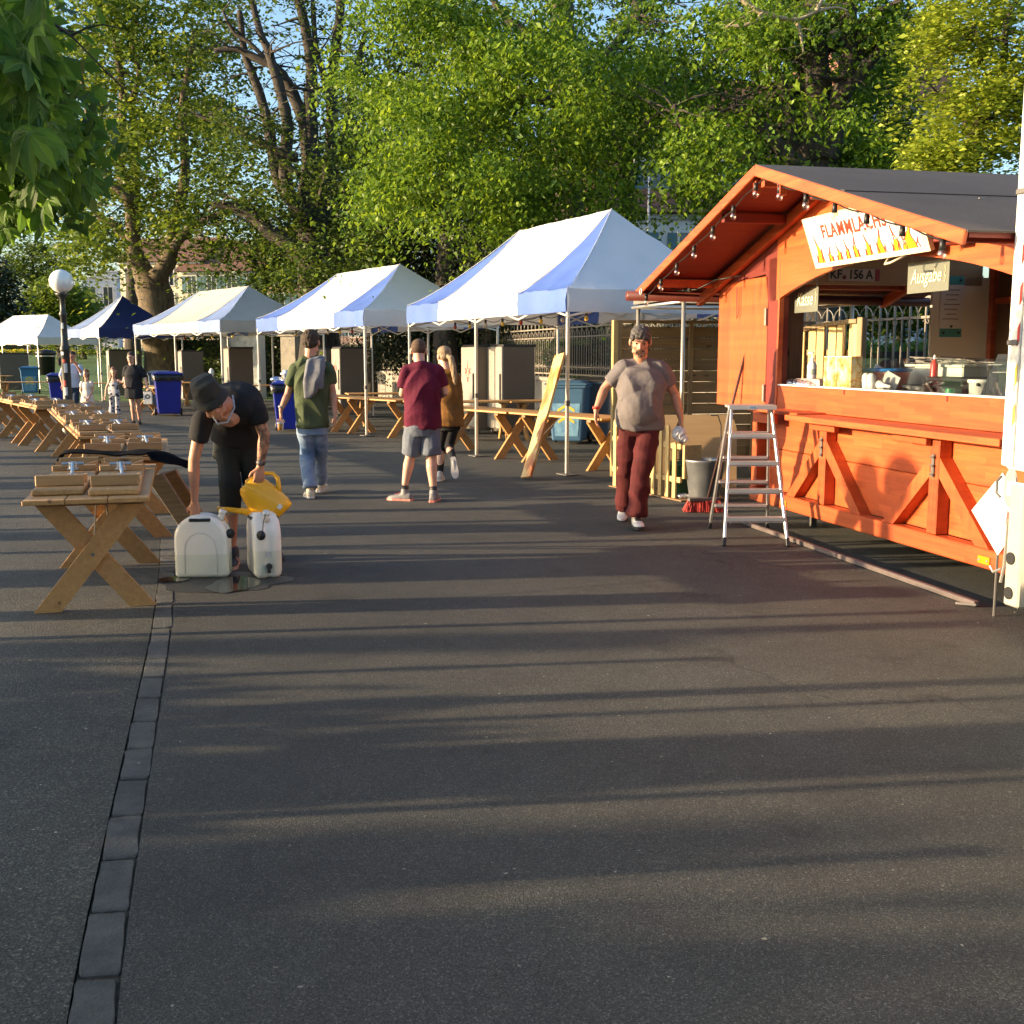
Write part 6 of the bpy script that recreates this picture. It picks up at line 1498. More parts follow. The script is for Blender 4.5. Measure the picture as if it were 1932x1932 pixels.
# local x towards the camera along its side, local y away from the promenade
MB().box((3.0, 1.15, 2.25), (6.0, 2.3, 2.7), b=.02).build('box_body', M_TRK, tr)
MB().box((-.012, .6, 2.25), (.03, 1.2, 2.66), b=.01).build('rear_door', M_TRK, tr)
M_REDF = mat('marker_red', (.62, .03, .02), scale=14, rough=.4); M_CRM = mat('corner_strip_cream', (.75, .73, .66), scale=20, rough=.5, dirt=.3)
st = MB().box((.055, -.008, 2.25), (.075, .012, 2.66), b=.003).build('corner_strip', M_CRM, tr)
for k in range(11):
    z = 1.15 + k * .225
    MB().prism([(.075, -.016, z), (.092, -.016, z + .03), (.092, -.016, z + .13), (.075, -.016, z + .10)], (0, -.003, 0)).build('red_mark', M_REDF if k > 1 else M_YST, st, fix=True)
for z in (1.62, 2.45): MB().box((.04, -.016, z), (.09, .02, .03), b=.004).build('strip_clip', M_PLATE, st)
MB().box((.18, -.03, .80), (.16, .03, .08), b=.005).build('latch_strap', M_TRK, tr); MB().lathe([(.03, 0), (.055, .0), (.055, .012), (.03, .012)], 20, (.10, -.012, .80), Matrix.Rotation(PI / 2, 3, 'X') @ Matrix.Diagonal((1, 2.0, 1)).to_3x3()).build('latch_eye', M_ALU, tr)
MB().tube([(.03, -.03, .86), (.0, -.035, .83), (.0, -.035, .76), (.03, -.03, .74)], .008, 6).build('shackle', M_PLATE, tr)
lg = MB().box((.20, .0, .485), (.13, .1, .70), b=.01).build('support_leg', mat('leg_galvanised', (.62, .60, .5), (.5, .48, .4), scale=5, rough=.4, metal=.5), tr)
for z in (.21, .41): MB().tube([(.185, -.052, z), (.185, -.058, z)], .036, 20).build('rubber_cap', M_BLACK, lg)
MB().box((.62, .06, .5), (.66, .08, .5), b=.01).build('side_panel', M_TRK, tr)
MB().tube([(.1, -.02, .62), (.09, -.02, .35), (.08, -.03, .25)], .01, 6).build('rod', M_STEEL, tr); MB().tube([(.08, -.03, .33), (.02, -.04, .30), (-.01, -.04, .33)], .008, 6).build('hook', M_STEEL, tr)
t = thing('warning_plate', 'white square plate with red stripes standing on its corner by the truck leg', 'sign', (2.85, 6.50, 0), math.atan2(-.976, .216))
mb = MB(); c = V((-.04, .03, .62)); R_ = Matrix.Rotation(math.radians(18), 3, 'Z'); q = .235
P_ = [c + R_ @ V((-q * .75, 0, 0)), c + R_ @ V((.02, 0, -q * 1.05)), c + R_ @ V((q * .75, 0, 0)), c + R_ @ V((.02, 0, q * 1.05))]
mb.prism(P_, R_ @ V((0, .012, 0))).build('plate', M_WP, t, fix=True)
for k in (-1, 1):
    mb = MB(); mb.prism([c + R_ @ V((.07 + .01 * k, -.002, .03 + k * .08)), c + R_ @ V((.125, -.002, -.05 + k * .08)), c + R_ @ V((.125, -.002, .03 + k * .08)), c + R_ @ V((.07, -.002, .11 + k * .08))], R_ @ V((0, -.003, 0))).build('red_stripe', M_REDF, t, fix=True)
MB().tube([c + V((0, .02, -q)), V((c.x, c.y + .02, 0))], .008, 6).build('stem', M_PLATE, t)
# ------------------------------------------------------------------ ladder, tools, poles
def ladder():
    t = thing('step_ladder', 'double-sided aluminium step ladder before the red stall', 'ladder', (2.02, 9.5, 0), math.radians(-3))
    M_R = mat('ladder_aluminium', (.66, .66, .66), (.56, .56, .56), scale=8, rough=.32, metal=.85); M_TR = mat('ladder_tread', (.42, .40, .40), (.34, .32, .33), scale=30, rough=.5, metal=.6)
    H = 1.11
    for sy in (-1, 1):
        for sx in (-1, 1):
            a = V((sx * .255, sy * .47, .045)); c = V((sx * .165, sy * .05, H))
            r = MB().beam(a, c, .055, .022, up=(1, 0, 0), b=.003).build('rail', M_R, t)
            d = (c - a).normalized(); MB().beam(a - d * .05, a + d * .02, .062, .03, up=(1, 0, 0), b=.003).build('rubber_foot', M_BLACK, r)
        for k in range(1, 5):
            z = H - k * .222; f = (z - .045) / (H - .045); y = sy * (.47 + (.05 - .47) * f); x = .255 + (.165 - .255) * f
            tr_ = MB().box((0, y, z), (2 * x - .02, .085, .022), b=.002); tr_.box((0, y - sy * -.035, z - .015), (2 * x - .02, .006, .03), b=0).build('tread', M_TR if k else M_R, t)
            MB().box((0, y + sy * .044, z - .004), (2 * x + .01, .006, .03), b=.001).build('tread_edge', M_R, t)
    MB().box((0, 0, H + .012), (.40, .24, .025), b=.004).build('top_platform', M_TR, t); MB().box((0, -.122, H + .005), (.40, .006, .035), b=.001).build('platform_edge', M_R, t)
    MB().box((0, -.127, H + .006), (.05, .003, .014), b=0).build('sticker', mat('sticker_blue', (.1, .25, .45), scale=5), t)
ladder()
t = thing('metal_rail', 'long square steel bar lying on the asphalt along the stall', 'bar', (0, 0, 0))
a, c = V((2.13, 10.22, .022)), V((2.88, 6.78, .022))
MB().beam(a, c, .035, .035, b=.003).build('bar_body', mat('bar_steel', (.24, .2, .19), (.16, .13, .12), scale=5, rough=.45, metal=.6), t)
for p, q in ((a, V((-.12, -.02, 0))), (c, V((-.11, .05, 0)))): MB().beam(p + V((0, 0, -.005)), p + q + V((0, 0, -.005)), .02, .015).build('end_tab', M_STEEL, t)
t = thing('push_broom', 'broom with red bristles leaning its dark handle on the stall shutter', 'broom', (0, 0, 0))
b0 = V((1.93, 11.05, .125)); top = at(1406, 665, 11.05); top = V((2.27, 10.95, 1.58))
MB().tube([b0 + V((0.02, 0, 0)), top], .013, 8).build('handle', mat('handle_dark', (.06, .03, .025), scale=5, rough=.5), t, smooth=True)
MB().box(b0 + V((-.02, 0, .0)), (.32, .06, .04), Matrix.Rotation(.15, 3, 'Z'), b=.01).build('head', M_PLATE, t)
mb = MB()
for i in range(420):
    x = random.uniform(-.16, .16); y = random.uniform(-.03, .03); p = b0 + V((-.02 + x, y, -.01)); f = V((x * .2 + random.gauss(0, .012), y * .9 + random.gauss(0, .02), -.11)); mb.beam(p, p + f, .006, .006, b=0)
mb.build('bristles', mat('bristle_red', (.5, .05, .03), (.25, .02, .02), scale=30, rough=.7), t, kind='stuff')
M_GALV = mat('galvanised_bucket', (.30, .31, .32), (.2, .21, .22), scale=7, rough=.4, metal=.7, dirt=.2)
t = thing('zinc_bucket', 'tall galvanised bucket behind the ladder', 'bucket', (2.06, 11.9, 0))
MB().lathe([(.155, .0), (.155, .04), (.16, .05), (.215, .42), (.222, .43), (.222, .45), (.21, .45), (.205, .42), (.15, .06), (.001, .055)], 28, cap=False).build('bucket_body', M_GALV, t, smooth=True)
MB().tube([V((.22 * math.cos(a), .05 + .02, .40 - .22 * math.sin(a))) for a in [i * PI / 10 for i in range(11)]], .005, 6).build('handle', M_PLATE, t, smooth=True)
t = thing('green_bucket', 'dark green bucket between the picket fence and the zinc bucket', 'bucket', (1.90, 12.35, 0))
MB().lathe([(.13, .01), (.16, .34), (.17, .35), (.17, .37), (.158, .37), (.125, .03), (.001, .03)], 24, cap=False).build('bucket_body', mat('bucket_green', (.01, .07, .03), (.008, .05, .02), scale=5, rough=.4), t, smooth=True)
MB().tube([V((.165 * math.cos(a), .165 * math.sin(a) * .3, .37 + .03 * math.sin(a))) for a in [i * PI / 8 for i in range(9)]], .005, 6).build('handle', M_PLATE, t)
# picket fence with base sheet, plywood, wood panel fence, canopy
W_P = wood('picket_pine', (.60, .43, .17), (.44, .29, .10), axis=2); W_PX = wood('rail_pine', (.58, .40, .16), (.4, .26, .1), axis=0)
pf = thing('picket_fence', 'short pine picket fence beside the walking man and the green bucket', 'fence', (1.22, 13.15, 0), math.atan2(-1.25, .60))
n = 10
for k in range(n):
    x = k * .138 + .03; h = .80 if k < n - 1 else .62; w = .062
    poly = [(x - w / 2, -.03, .02), (x + w / 2, -.03, .02), (x + w / 2, -.03, h - .03), (x + w * .25, -.03, h), (x - w * .25, -.03, h), (x - w / 2, -.03, h - .03)]
    MB().prism(poly, (0, .02, 0)).build('picket', W_P, pf, fix=True)
for z in (.22, .58): MB().box((.66, .0, z), (1.42, .03, .06)).build('rail', W_PX, pf)
MB().box((1.42, .1, .42), (.04, .22, .36)).build('end_board', W_PX, pf)
sheet_ = thing('base_sheet', 'brown hardboard sheet on the ground under the picket fence and buckets', 'board', (0, 0, 0))
MB().prism([(1.15, 13.2, .004), (1.80, 11.80, .004), (2.30, 11.95, .004), (2.30, 13.4, .004)], (0, 0, .012)).build('sheet_body', W_TD, sheet_, fix=True)
t = thing('plywood_board', 'large rounded plywood board leaning behind the buckets', 'board', (0, 0, 0))
x0, x1, yy = 1.42, 2.62, 12.95; P_ = []
for (x, z) in ((x0, .02), (x1, .02), (x1, .70), (x1 - .03, .80), (x1 - .12, .86), (x0, .86)): P_.append((x, yy + z * .12, z))
MB().prism(P_, (0, .018, 0)).build('board_body', wood('plywood', (.50, .33, .17), (.42, .27, .13), knots=False), t, fix=True)
MB().tube([(2.30, yy + .01, .86), (2.38, yy - .01, .86), (2.42, yy, .75), (2.43, yy, .3)], .008, 6).build('strap', M_BLACK, t)
t = thing('crumpled_foil', 'crumpled foil and scraps on the ground by the picket fence end', 'litter', (1.86, 12.0, .02)); organic(MB().ball((0, 0, .02), (.09, .05, .025), 12, 8).ball((.12, .04, .015), (.07, .05, .02), 12, 8), 'foil_body', mat('foil', (.5, .5, .5), scale=30, rough=.3, metal=.7), t, .008, 1, .01, (90, 90, 90))
W_G = wood('fence_weathered', (.27, .18, .08), (.17, .11, .05), axis=0); W_GP = wood('fence_weathered_upright', (.29, .2, .09), (.18, .12, .06), axis=2)
def panel(label, a, c, h, horiz=True, post=True, z0=.05, lit=False):
    a, c = V((*a, 0)), V((*c, 0)); d = c - a; l = d.length
    t = thing('wood_panel_fence', label, 'fence', a, math.atan2(d.y, d.x), 'wooden privacy panels behind the stall')
    if horiz:
        n = 13; bh = (h - z0 - .08) / n
        for k in range(n):
            for (x0, x1) in ((.04, l * .36), (l * .36 + .04, l * .70), (l * .70 + .04, l - .04)):
                MB().box(((x0 + x1) / 2, (.012 if k % 2 else -.012), z0 + .04 + bh * (k + .5)), (x1 - x0 + .06, .018, bh - .006), b=.003).build('slat', W_G, t)
        for x in (.0, l * .36 + .02, l * .70 + .02, l): MB().box((x, -.03, h / 2 + .02), (.06, .03, h - .02)).build('upright', W_GP, t)
        MB().box((l / 2, 0, h + .02), (l + .1, .08, .04)).build('top_rail', W_G, t)
    else:
        n = int(l / .135)
        for k in range(n):
            x = (k + .5) * l / n; hh = h - .12 + .10 * math.sin(x / l * PI / 2)
            MB().box((x, (.014 if k % 2 else -.014), (hh + z0) / 2), (.115, .02, hh - z0), b=.003).build('slat', W_P if lit else W_GP, t)
        for z in (.35, h - .35): MB().box((l / 2, .03, z), (l, .04, .07)).build('rail', W_G, t)
        for i in range(8): MB().beam((l * i / 8, -.01, h - .1 + .10 * math.sin(i / 8 * PI / 2)), (l * (i + 1) / 8, -.01, h - .1 + .10 * math.sin((i + 1) / 8 * PI / 2)), .06, .05).build('cap_rail', W_GP, t)
    for x in (-.05, l + .05): MB().box((x, 0, h / 2 + .02), (.08, .08, h + .04), b=.006).build('post', W_P if x < 0 else W_GP, t)
    return t
panel('dark horizontal-board privacy panel behind the walking man', (1.36, 14.35), (3.9, 14.9), 1.95)
panel('short end panel turned away at the left end of the privacy panel', (1.33, 14.45), (1.62, 15.8), 1.93, horiz=False)
panel('arched vertical-board panel seen through the stall opening', (3.42, 13.55), (3.90, 12.75), 1.93, horiz=False, lit=True)
# metal canopy on poles
cv = thing('metal_canopy', 'flat grey metal canopy on galvanised poles left of the stall', 'canopy', (1.90, 12.6, 0), math.atan2(.216, .976))
M_CAN = mat('canopy_grey', (.24, .23, .2), (.16, .155, .14), scale=3, rough=.5, metal=.4, dirt=.3)
MB().prism([(0, 0, 2.20), (2.2, 0, 2.20), (2.2, 1.7, 2.26), (0, 1.7, 2.26)], (0, 0, .03)).build('roof_sheet', M_CAN, cv, fix=True)
for (a, c) in (((0, 0), (2.2, 0)), ((0, 0), (-.0, 1.7)), ((0, 1.7), (2.2, 1.7)), ((2.2, 0), (2.2, 1.7))):
    MB().beam((*a, 2.225), (*c, 2.225), .02, .1).build('edge_strip', M_CAN, cv); MB().tube([(a[0], a[1] + .06, 2.14), (c[0], c[1] + .06, 2.14)], .018, 8).build('rail', M_ALU, cv, smooth=True)
for (x, y) in ((.03, .06), (2.09, .06), (.03, 1.62), (2.09, 1.62)):
    p_ = MB().tube([(x, y, 0), (x, y, 2.14)], .024, 12).build('pole', mat('pole_galvanised', (.5, .46, .36), (.42, .38, .3), scale=6, rough=.35, metal=.6), cv, smooth=True); MB().box((x, y, .012), (.14, .14, .016)).build('foot_plate', M_PLATE, p_)
for k in range(3): MB().box((.4 + k * .8, -.02, 2.225), (.03, .03, .12)).build('clamp', M_STEEL, cv)
# tall leaning plank with scorch
t = thing('leaning_plank', 'tall light plank with scorch marks leaning on a tent pole', 'plank', (0, 0, 0))
m, n, b = nodes('plank_scorched'); co = coords(n, (1, 1, 1)); w1 = noisen(n, coords(n, (12, 12, .8)), 2, 5, .6); w2 = noisen(n, coords(n, (3.5, 3.5, 1.4)), 1.6, 3, .5)
r1 = ramp(n, w1.outputs['Fac'], [(.3, (.5, .31, .10)), (.7, (.66, .45, .17))]); r2 = ramp(n, w2.outputs['Fac'], [(.35, (.62, .25, .10)), (.47, (.9, .55, .3)), (.53, (1, 1, 1)), (1, (1, 1, 1))])
mx = n.nodes.new('ShaderNodeMix'); mx.data_type = 'RGBA'; mx.blend_type = 'MULTIPLY'; mx.inputs[0].default_value = 1; lk(n, r1.outputs[0], mx.inputs[6]); lk(n, r2.outputs[0], mx.inputs[7]); lk(n, mx.outputs[2], b.inputs['Base Color']); b.inputs['Roughness'].default_value = .55
a = (gp(979, 902) + gp(1011, 906)) / 2; a = V((.18, 13.95, .0)); tp = V((.62, 14.50, 1.53))
d = (tp - a).normalized(); sd = V((-.62, .60, 0)); fw = V((-.80, -.45, 0)); fw = (fw - d * fw.dot(d)).normalized(); sd = d.cross(fw).normalized()
Mx = Matrix((d, sd, fw)).transposed(); L_ = (tp - a).length
MB().box((a + tp) / 2 + V((0, 0, .03)), (L_, .235, .035), Mx, b=.004).build('plank_body', m, t)
# ------------------------------------------------------------------ jerrycans, watering can, puddle
def jerry(loc, rz, label, cols, tap=True):
    t = thing('water_canister', label, 'canister', loc, rz, 'translucent water canisters by the kerb')
    m, n, b = nodes('canister_plastic_' + cols); 
    tc = n.nodes.new('ShaderNodeTexCoord'); sp = n.nodes.new('ShaderNodeSeparateXYZ'); lk(n, tc.outputs['Object'], sp.inputs[0])
    lv = .195 if tap else .17
    r = ramp(n, sp.outputs[2], [(lv - .004, (.68, .67, .56)), (lv + .004, (.80, .76, .68))]); lk(n, r.outputs[0], b.inputs['Base Color']); b.inputs['Roughness'].default_value = .35
    b.inputs['Subsurface Weight'].default_value = .6; b.inputs['Subsurface Radius'].default_value = (.1, .09, .07); b.inputs['Subsurface Scale'].default_value = .6
    W_, D_, H_ = .185, .095, .45; mb = MB(); nn = 12
    # outline: flat-bottomed body with a round shouldered top, as a thick slab built ring by ring
    out = [(-W_, .02), (-W_, .28)] + [(-W_ * math.cos(a), .28 + .165 * math.sin(a)) for a in [PI * i / 20 for i in range(1, 20)]] + [(W_, .28), (W_, .02)]
    out = [(-W_ + .02, 0)] + out + [(W_ - .02, 0)]
    N_ = len(out)
    for (y, k) in ((-D_, .86), (-D_ * .93, .93), (-D_ * .7, 1.0), (-D_ * .22, 1.0), (-D_ * .18, .985), (D_ * .18, .985), (D_ * .22, 1.0), (D_ * .7, 1.0), (D_ * .93, .93), (D_, .86)):
        for (x, z) in out: mb.v.append(V((x * k, y, .22 + (z - .22) * k)))
    for j in range(9):
        for i in range(N_): q = (i + 1) % N_; mb.f.append((j * N_ + i, j * N_ + q, (j + 1) * N_ + q, (j + 1) * N_ + i))
    mb.f.append(tuple(range(N_))); mb.f.append(tuple(9 * N_ + i for i in range(N_))[::-1])
    mb.v = [p - V((0, 0, .22 - .22 * .86 - .0)) * 0 for p in mb.v]
    zmin = min(p.z for p in mb.v); mb.v = [V((p.x, p.y, p.z - zmin + .002)) for p in mb.v]
    o = mb.build('canister_body', m, t, smooth=True, fix=True); bv = o.modifiers.new('b', 'BEVEL'); bv.width = .008; bv.segments = 2; bv.limit_method = 'ANGLE'; bv.angle_limit = math.radians(40)
    for sy in (-1, 1):
        arch = [V((x * .66, sy * D_ * .985, .04 + (z - .04) * .72)) for x, z in [(-W_ * .9, .04), (-W_ * .9, .28)] + [(-W_ * .9 * math.cos(PI * i / 10), .28 + .15 * math.sin(PI * i / 10)) for i in range(1, 10)] + [(W_ * .9, .28), (W_ * .9, .04)]]
        MB().tube(arch, .0035, 6).build('moulded_rib', m, o, smooth=True)
    # hand slot
    for sy in (-1, 1):
        mb = MB(); mb.box((0, sy * (D_ * .86), .41), (.15, .03, .028), b=.012); mb.build('hand_slot', M_BLACK, o)
    MB().tube([(.12, 0, .40), (.145, 0, .455)], [.024, .022], 14).build('neck', m, o, smooth=True); 
    cp = MB().tube([(.14, 0, .445), (.148, 0, .47)], [.027, .026], 14).build('cap_ring', M_WP, o, smooth=True)
    MB().tube([(.165, -.01, .455), (.19, -.03, .40), (.20, -.04, .33)], .0035, 5).build('cap_strap', M_PLATE, o); MB().tube([(.195, -.045, .31), (.205, -.055, .31)], .033, 18).build('cap', M_BLACK, o, smooth=True)
    if tap:
        MB().box((.19, -.0, .07), (.03, .022, .06), b=.004).build('tap', M_BLACK, o); MB().tube([(.19, 0, .09), (.22, 0, .09)], .02, 10).build('tap_knob', M_BLACK, o)
        MB().box((.188, 0, .17), (.004, .04, .032), b=0).build('price_label', mat('label_print', (.65, .63, .6), (.3, .28, .3), scale=120, rough=.6), o)
    return t
jerry((-2.18, 7.78, 0), math.radians(4), 'translucent canister half full of water, gripped by the bending man', 'a', tap=False)
jerry((-1.77, 7.86, 0), math.radians(-68), 'translucent canister standing edge-on with black tap, under the watering can', 'b')
M_WC = mat('watering_can_yellow', (.82, .42, .01), (.76, .37, .008), scale=3, rough=.38, coat=.15)
wc = thing('watering_can', 'yellow-orange plastic watering can being poured', 'watering can', (0, 0, 0))
Yc = 8.0
def wp(x, y, dy=0): return at(x, y, Yc + dy)
# body: oval barrel tilted down to the left; axis from base (lower right) to mouth (upper left)
ax0, ax1 = wp(517, 962), wp(478, 922); dd = (ax1 - ax0).normalized(); e1 = V((dd.z, 0, -dd.x)).normalized(); e2 = V((0, 1, 0))
rings = []
for f, ra, rb in ((-.30, .10, .06), (-.27, .125, .075), (0, .135, .083), (.5, .13, .085), (.9, .115, .08), (1.15, .095, .07), (1.28, .075, .058)):
    rings.append((ax0 + (ax1 - ax0) * f, e1 * ra, e2 * rb))
o = MB().loft(rings, cap=False); 
rin = [(c, a * .93, b_ * .9) for c, a, b_ in rings[::-1]]; o.loft(rin[:6], cap=False)
N0 = 20; o.f.append(tuple(range(N0))[::-1])
o.build('can_body', M_WC, wc, smooth=True)
MB().tube([wp(482, 962), wp(468, 965), wp(450, 964), wp(430, 961), wp(416, 960)], [.045, .03, .021, .017, .015], 12).build('spout', M_WC, wc, smooth=True)
MB().tube([wp(416, 960), wp(411, 960)], [.016, .02], 12).build('spout_tip', M_WC, wc, smooth=True)
MB().tube([wp(464, 925), wp(466, 908), wp(480, 900), wp(498, 893), wp(515, 893), wp(524, 902), wp(526, 918), wp(525, 935)], [.016, .014, .013, .013, .014, .016, .018, .024], 12).build('handle', M_WC, wc, smooth=True)
MB().box(wp(528, 956, -.09), (.03, .003, .035), Matrix.Rotation(.6, 3, 'Y'), b=0).build('sticker', M_WP, wc)
# puddle
def blob(name, c, rx, ry, m, z, seed, n=60):
    mb = MB(); P_ = [V((c[0], c[1], z))]
    for i in range(n):
        a = 2 * PI * i / n; r = 1 + .28 * noise.noise(V((math.cos(a) * 1.6, math.sin(a) * 1.6, seed))) + .12 * noise.noise(V((math.cos(a) * 5, math.sin(a) * 5, seed)))
        P_.append(V((c[0] + rx * r * math.cos(a), c[1] + ry * r * math.sin(a), z)))
    mb.add(P_, [(0, 1 + i, 1 + (i + 1) % n) for i in range(n)]); o = mb.build(name, m); o['kind'] = 'structure'; return o
M_WET = mat('wet_asphalt', (.022, .021, .02), (.014, .014, .014), scale=30, rough=.06, spec=.8)
M_DAMP = mat('damp_asphalt', (.035, .034, .033), (.022, .022, .022), scale=60, rough=.35, bump=.4, bscale=150)
blob('damp_patch', (-1.98, 7.55), .42, .34, M_DAMP, .003, 2.0); blob('puddle', (-1.90, 7.46), .17, .26, M_WET, .0055, 5.0); blob('puddle', (-2.36, 7.62), .10, .10, M_WET, .0085, 9.0)
# hydrant / extinguisher by the tents
t = thing('fire_extinguisher', 'red and white fire extinguisher standing behind the bending man', 'extinguisher', (at(400, 730, 30).x, 30, 0))
MB().lathe([(.1, 0), (.1, .6), (.06, .7), (.03, .74)], 14).build('bottle_body', M_RED, t, smooth=True); MB().lathe([(.05, .74), (.05, 1.0), (.07, 1.02), (.07, 1.12), (.03, 1.2)], 12).build('valve_head', M_WP, t, smooth=True)
t = thing('display_cabinet', 'white framed glass cabinet behind the greyish tent', 'cabinet', (at(460, 700, 40).x, 40, 0), math.radians(-15))
for x in (-.7, .7): MB().box((x, 0, 1.2), (.07, .5, 2.4)).build('side_post', M_WP, t)
MB().box((0, 0, 2.4), (1.47, .5, .08)).build('top', M_WP, t); MB().box((0, .05, 1.25), (1.3, .03, 2.1)).build('pane', mat('cabinet_glass', (.4, .42, .4), (.2, .22, .22), scale=4, rough=.1), t)
# ------------------------------------------------------------------ unseen things added off to the left to throw the long shadows
LS = leafmat('leaf_shade', (.05, .10, .012), (.10, .17, .016), (.17, .23, .025), .3)
def parasol_caster(x, y, h, w, lab):  # parasol shape added out of view to cast a shadow stripe
    t = thing('shadow_parasol', lab, 'parasol', (x, y, 0), 0, 'parasol-shaped shadow casters added out of view')
    MB().tube([(0, 0, 0), (0, 0, h)], .022, 8).build('pole', M_ALU, t); MB().lathe([(.22, .0), (.24, .03), (.22, .07), (.03, .08)], 16).build('base', M_PLATE, t)
    if w > .17: MB().ball((0, 0, h - w * .7), (w, w, w * .9), 14, 10).build('caster_canopy', M_TG, t, smooth=True); w = w * .5  # round bundle added to throw the rounded shadows on the stall
    MB().lathe([(w * 1.3, h * .42), (w, h * .6), (w * .6, h * .8), (.02, h + .02)], 12).build('caster_canopy', M_TG, t, smooth=True)
ords = ['nearest', 'second', 'third', 'fourth', 'fifth', 'sixth', 'seventh', 'eighth', 'ninth', 'tenth', 'eleventh', 'twelfth', 'thirteenth', 'fourteenth', 'fifteenth', 'sixteenth', 'farthest']
for k, (x, y, h, w) in enumerate(((-9.0, 6.72, 2.78, .27), (-9.1, 7.2, 2.72, .19), (-15, 11.9, 2.4, .13), (-14, 13.2, 2.4, .13), (-16, 14.9, 2.5, .17), (-15, 17.3, 2.4, .13), (-18, 19.5, 2.6, .2), (-17, 22.0, 2.6, .17))): parasol_caster(x, y, h, w, ords[k] + ' added parasol-shaped shadow caster left of the frame')
W_POST = wood('post_grey_oak', (.2, .17, .13), (.11, .09, .07), axis=2)
for k, (y, w) in enumerate(((2.75, .06), (3.15, .05), (3.9, .05), (4.4, .09), (4.8, .05), (5.2, .14), (5.75, .07), (6.15, .22), (6.9, .10), (7.6, .18), (8.3, .09), (8.85, .2), (9.6, .1), (10.3, .16), (11.1, .09), (11.8, .14))):
    x = -.5 * y - 2.0 - (k % 3) * 1.1; h = .167 * (2.6 - x) * (1.0 if k % 4 else .8)  # unseen posts added as stripe casters, heights stop shadows near the stall
    t = thing('shadow_post', ords[k] + ' post added as a shadow caster left of the frame', 'post', (x, y, 0), .3 * k, 'posts added as shadow casters')
    MB().box((0, 0, h / 2), (w, w, h), b=.012).build('shaft', W_POST, t); MB().box((0, 0, h + .012), (w + .02, w + .02, .03), b=.008).build('cap', M_PLATE, t)
def strunk(x, y, r, h, lab, crown=None):  # unseen trunks and low crowns added for their shade on the asphalt
    b_ = V((x, y, 0)); t = thing('shade_caster_tree', lab, 'tree', b_, world=True, group='unseen trees added left of the frame for their shade')
    mb = MB(); limb(mb, [b_, b_ + V((.1, .1, h * .4)), b_ + V((0, .2, h * .8)), b_ + V((0, 0, h))], r, r * .7, 12); mb.build('trunk', M_BARK, t, smooth=True)
    if crown:
        n, rx, rz_, z = crown; q = RNG.normal(0, 1, (n, 3)); q /= np.linalg.norm(q, axis=1)[:, None]; q *= RNG.uniform(.2, 1, (n, 1)) ** .4
        C_ = np.array([x, y, z]) + q * np.array([rx, rx, rz_]); P, S = clumps(C_, 22, .4, .24); quads('foliage', P, S, LS, t)
    return t
for k, (x, y, r, h, cr) in enumerate(((-21, 3.3, .26, 3.7, None), (-24, 5.0, .34, 4.2, None), (-20, 7.5, .22, 3.7, None), (-25, 10.9, .36, 4.4, None), (-22, 15.1, .3, 4.6, None), (-26, 19, .34, 5, None),  # trunks left crownless and short so their shadows end before the stall
                                      (-16, -1.2, .25, 3, (300, 2.2, 1.6, 1.9)), (-21, -2.6, .3, 4, (300, 2.6, 2.2, 3.0)), (-12, -2.6, .2, 2, (170, 1.6, 1.0, 1.2)), (-8.2, 3.5, .06, .8, (190, 1.15, .42, .80)), (-25, .2, .25, 4.4, None), (-15, .9, .2, 2.4, (90, .8, .8, 1.9)))):
    strunk(x, y, r, h, ords[k] + (' added crownless trunk' if cr is None else ' leafy low tree added') + ' left of the frame, shading the asphalt', cr)
# ------------------------------------------------------------------ people
def skinmat(name, c, c2, tattoo=False):
    m, n, b = nodes(name); co = coords(n); t = noisen(n, co, 9, 4, .6)
    r = ramp(n, t.outputs['Fac'], [(.3, c2), (.7, c)]); lk(n, r.outputs[0], b.inputs['Base Color'])
    b.inputs['Roughness'].default_value = .5; b.inputs['Subsurface Weight'].default_value = .25; b.inputs['Subsurface Radius'].default_value = (.02, .007, .003); b.inputs['Subsurface Scale'].default_value = .4
    if tattoo:
        t2 = noisen(n, co, 26, 5, .7); r2 = ramp(n, t2.outputs['Fac'], [(.44, (.28, .3, .33)), (.56, (1, 1, 1))])
        mx = n.nodes.new('ShaderNodeMix'); mx.data_type = 'RGBA'; mx.blend_type = 'MULTIPLY'; mx.inputs[0].default_value = .9
        lk(n, r.outputs[0], mx.inputs[6]); lk(n, r2.outputs[0], mx.inputs[7]); lk(n, mx.outputs[2], b.inputs['Base Color'])
    return m
SK1 = skinmat('skin_tanned', (.48, .24, .145), (.40, .18, .105)); SK2 = skinmat('skin_fair', (.58, .34, .235), (.50, .27, .18)); SKT = skinmat('skin_tattooed', (.40, .21, .13), (.33, .16, .1), True)
def cloth(name, c, c2=None, rough=.85, bump=.45, bs=11, **k): return mat(name, c, c2, scale=k.get('scale', 7), rough=rough, bump=bump, bscale=bs, spec=.25)
def nrm(v): return V(v).normalized()
def fr(F, U):
    F = nrm(F); U = V(U); U = (U - F * U.dot(F)).normalized(); return F.cross(U), F, U     # S, F, U (S = person's right when F forward)
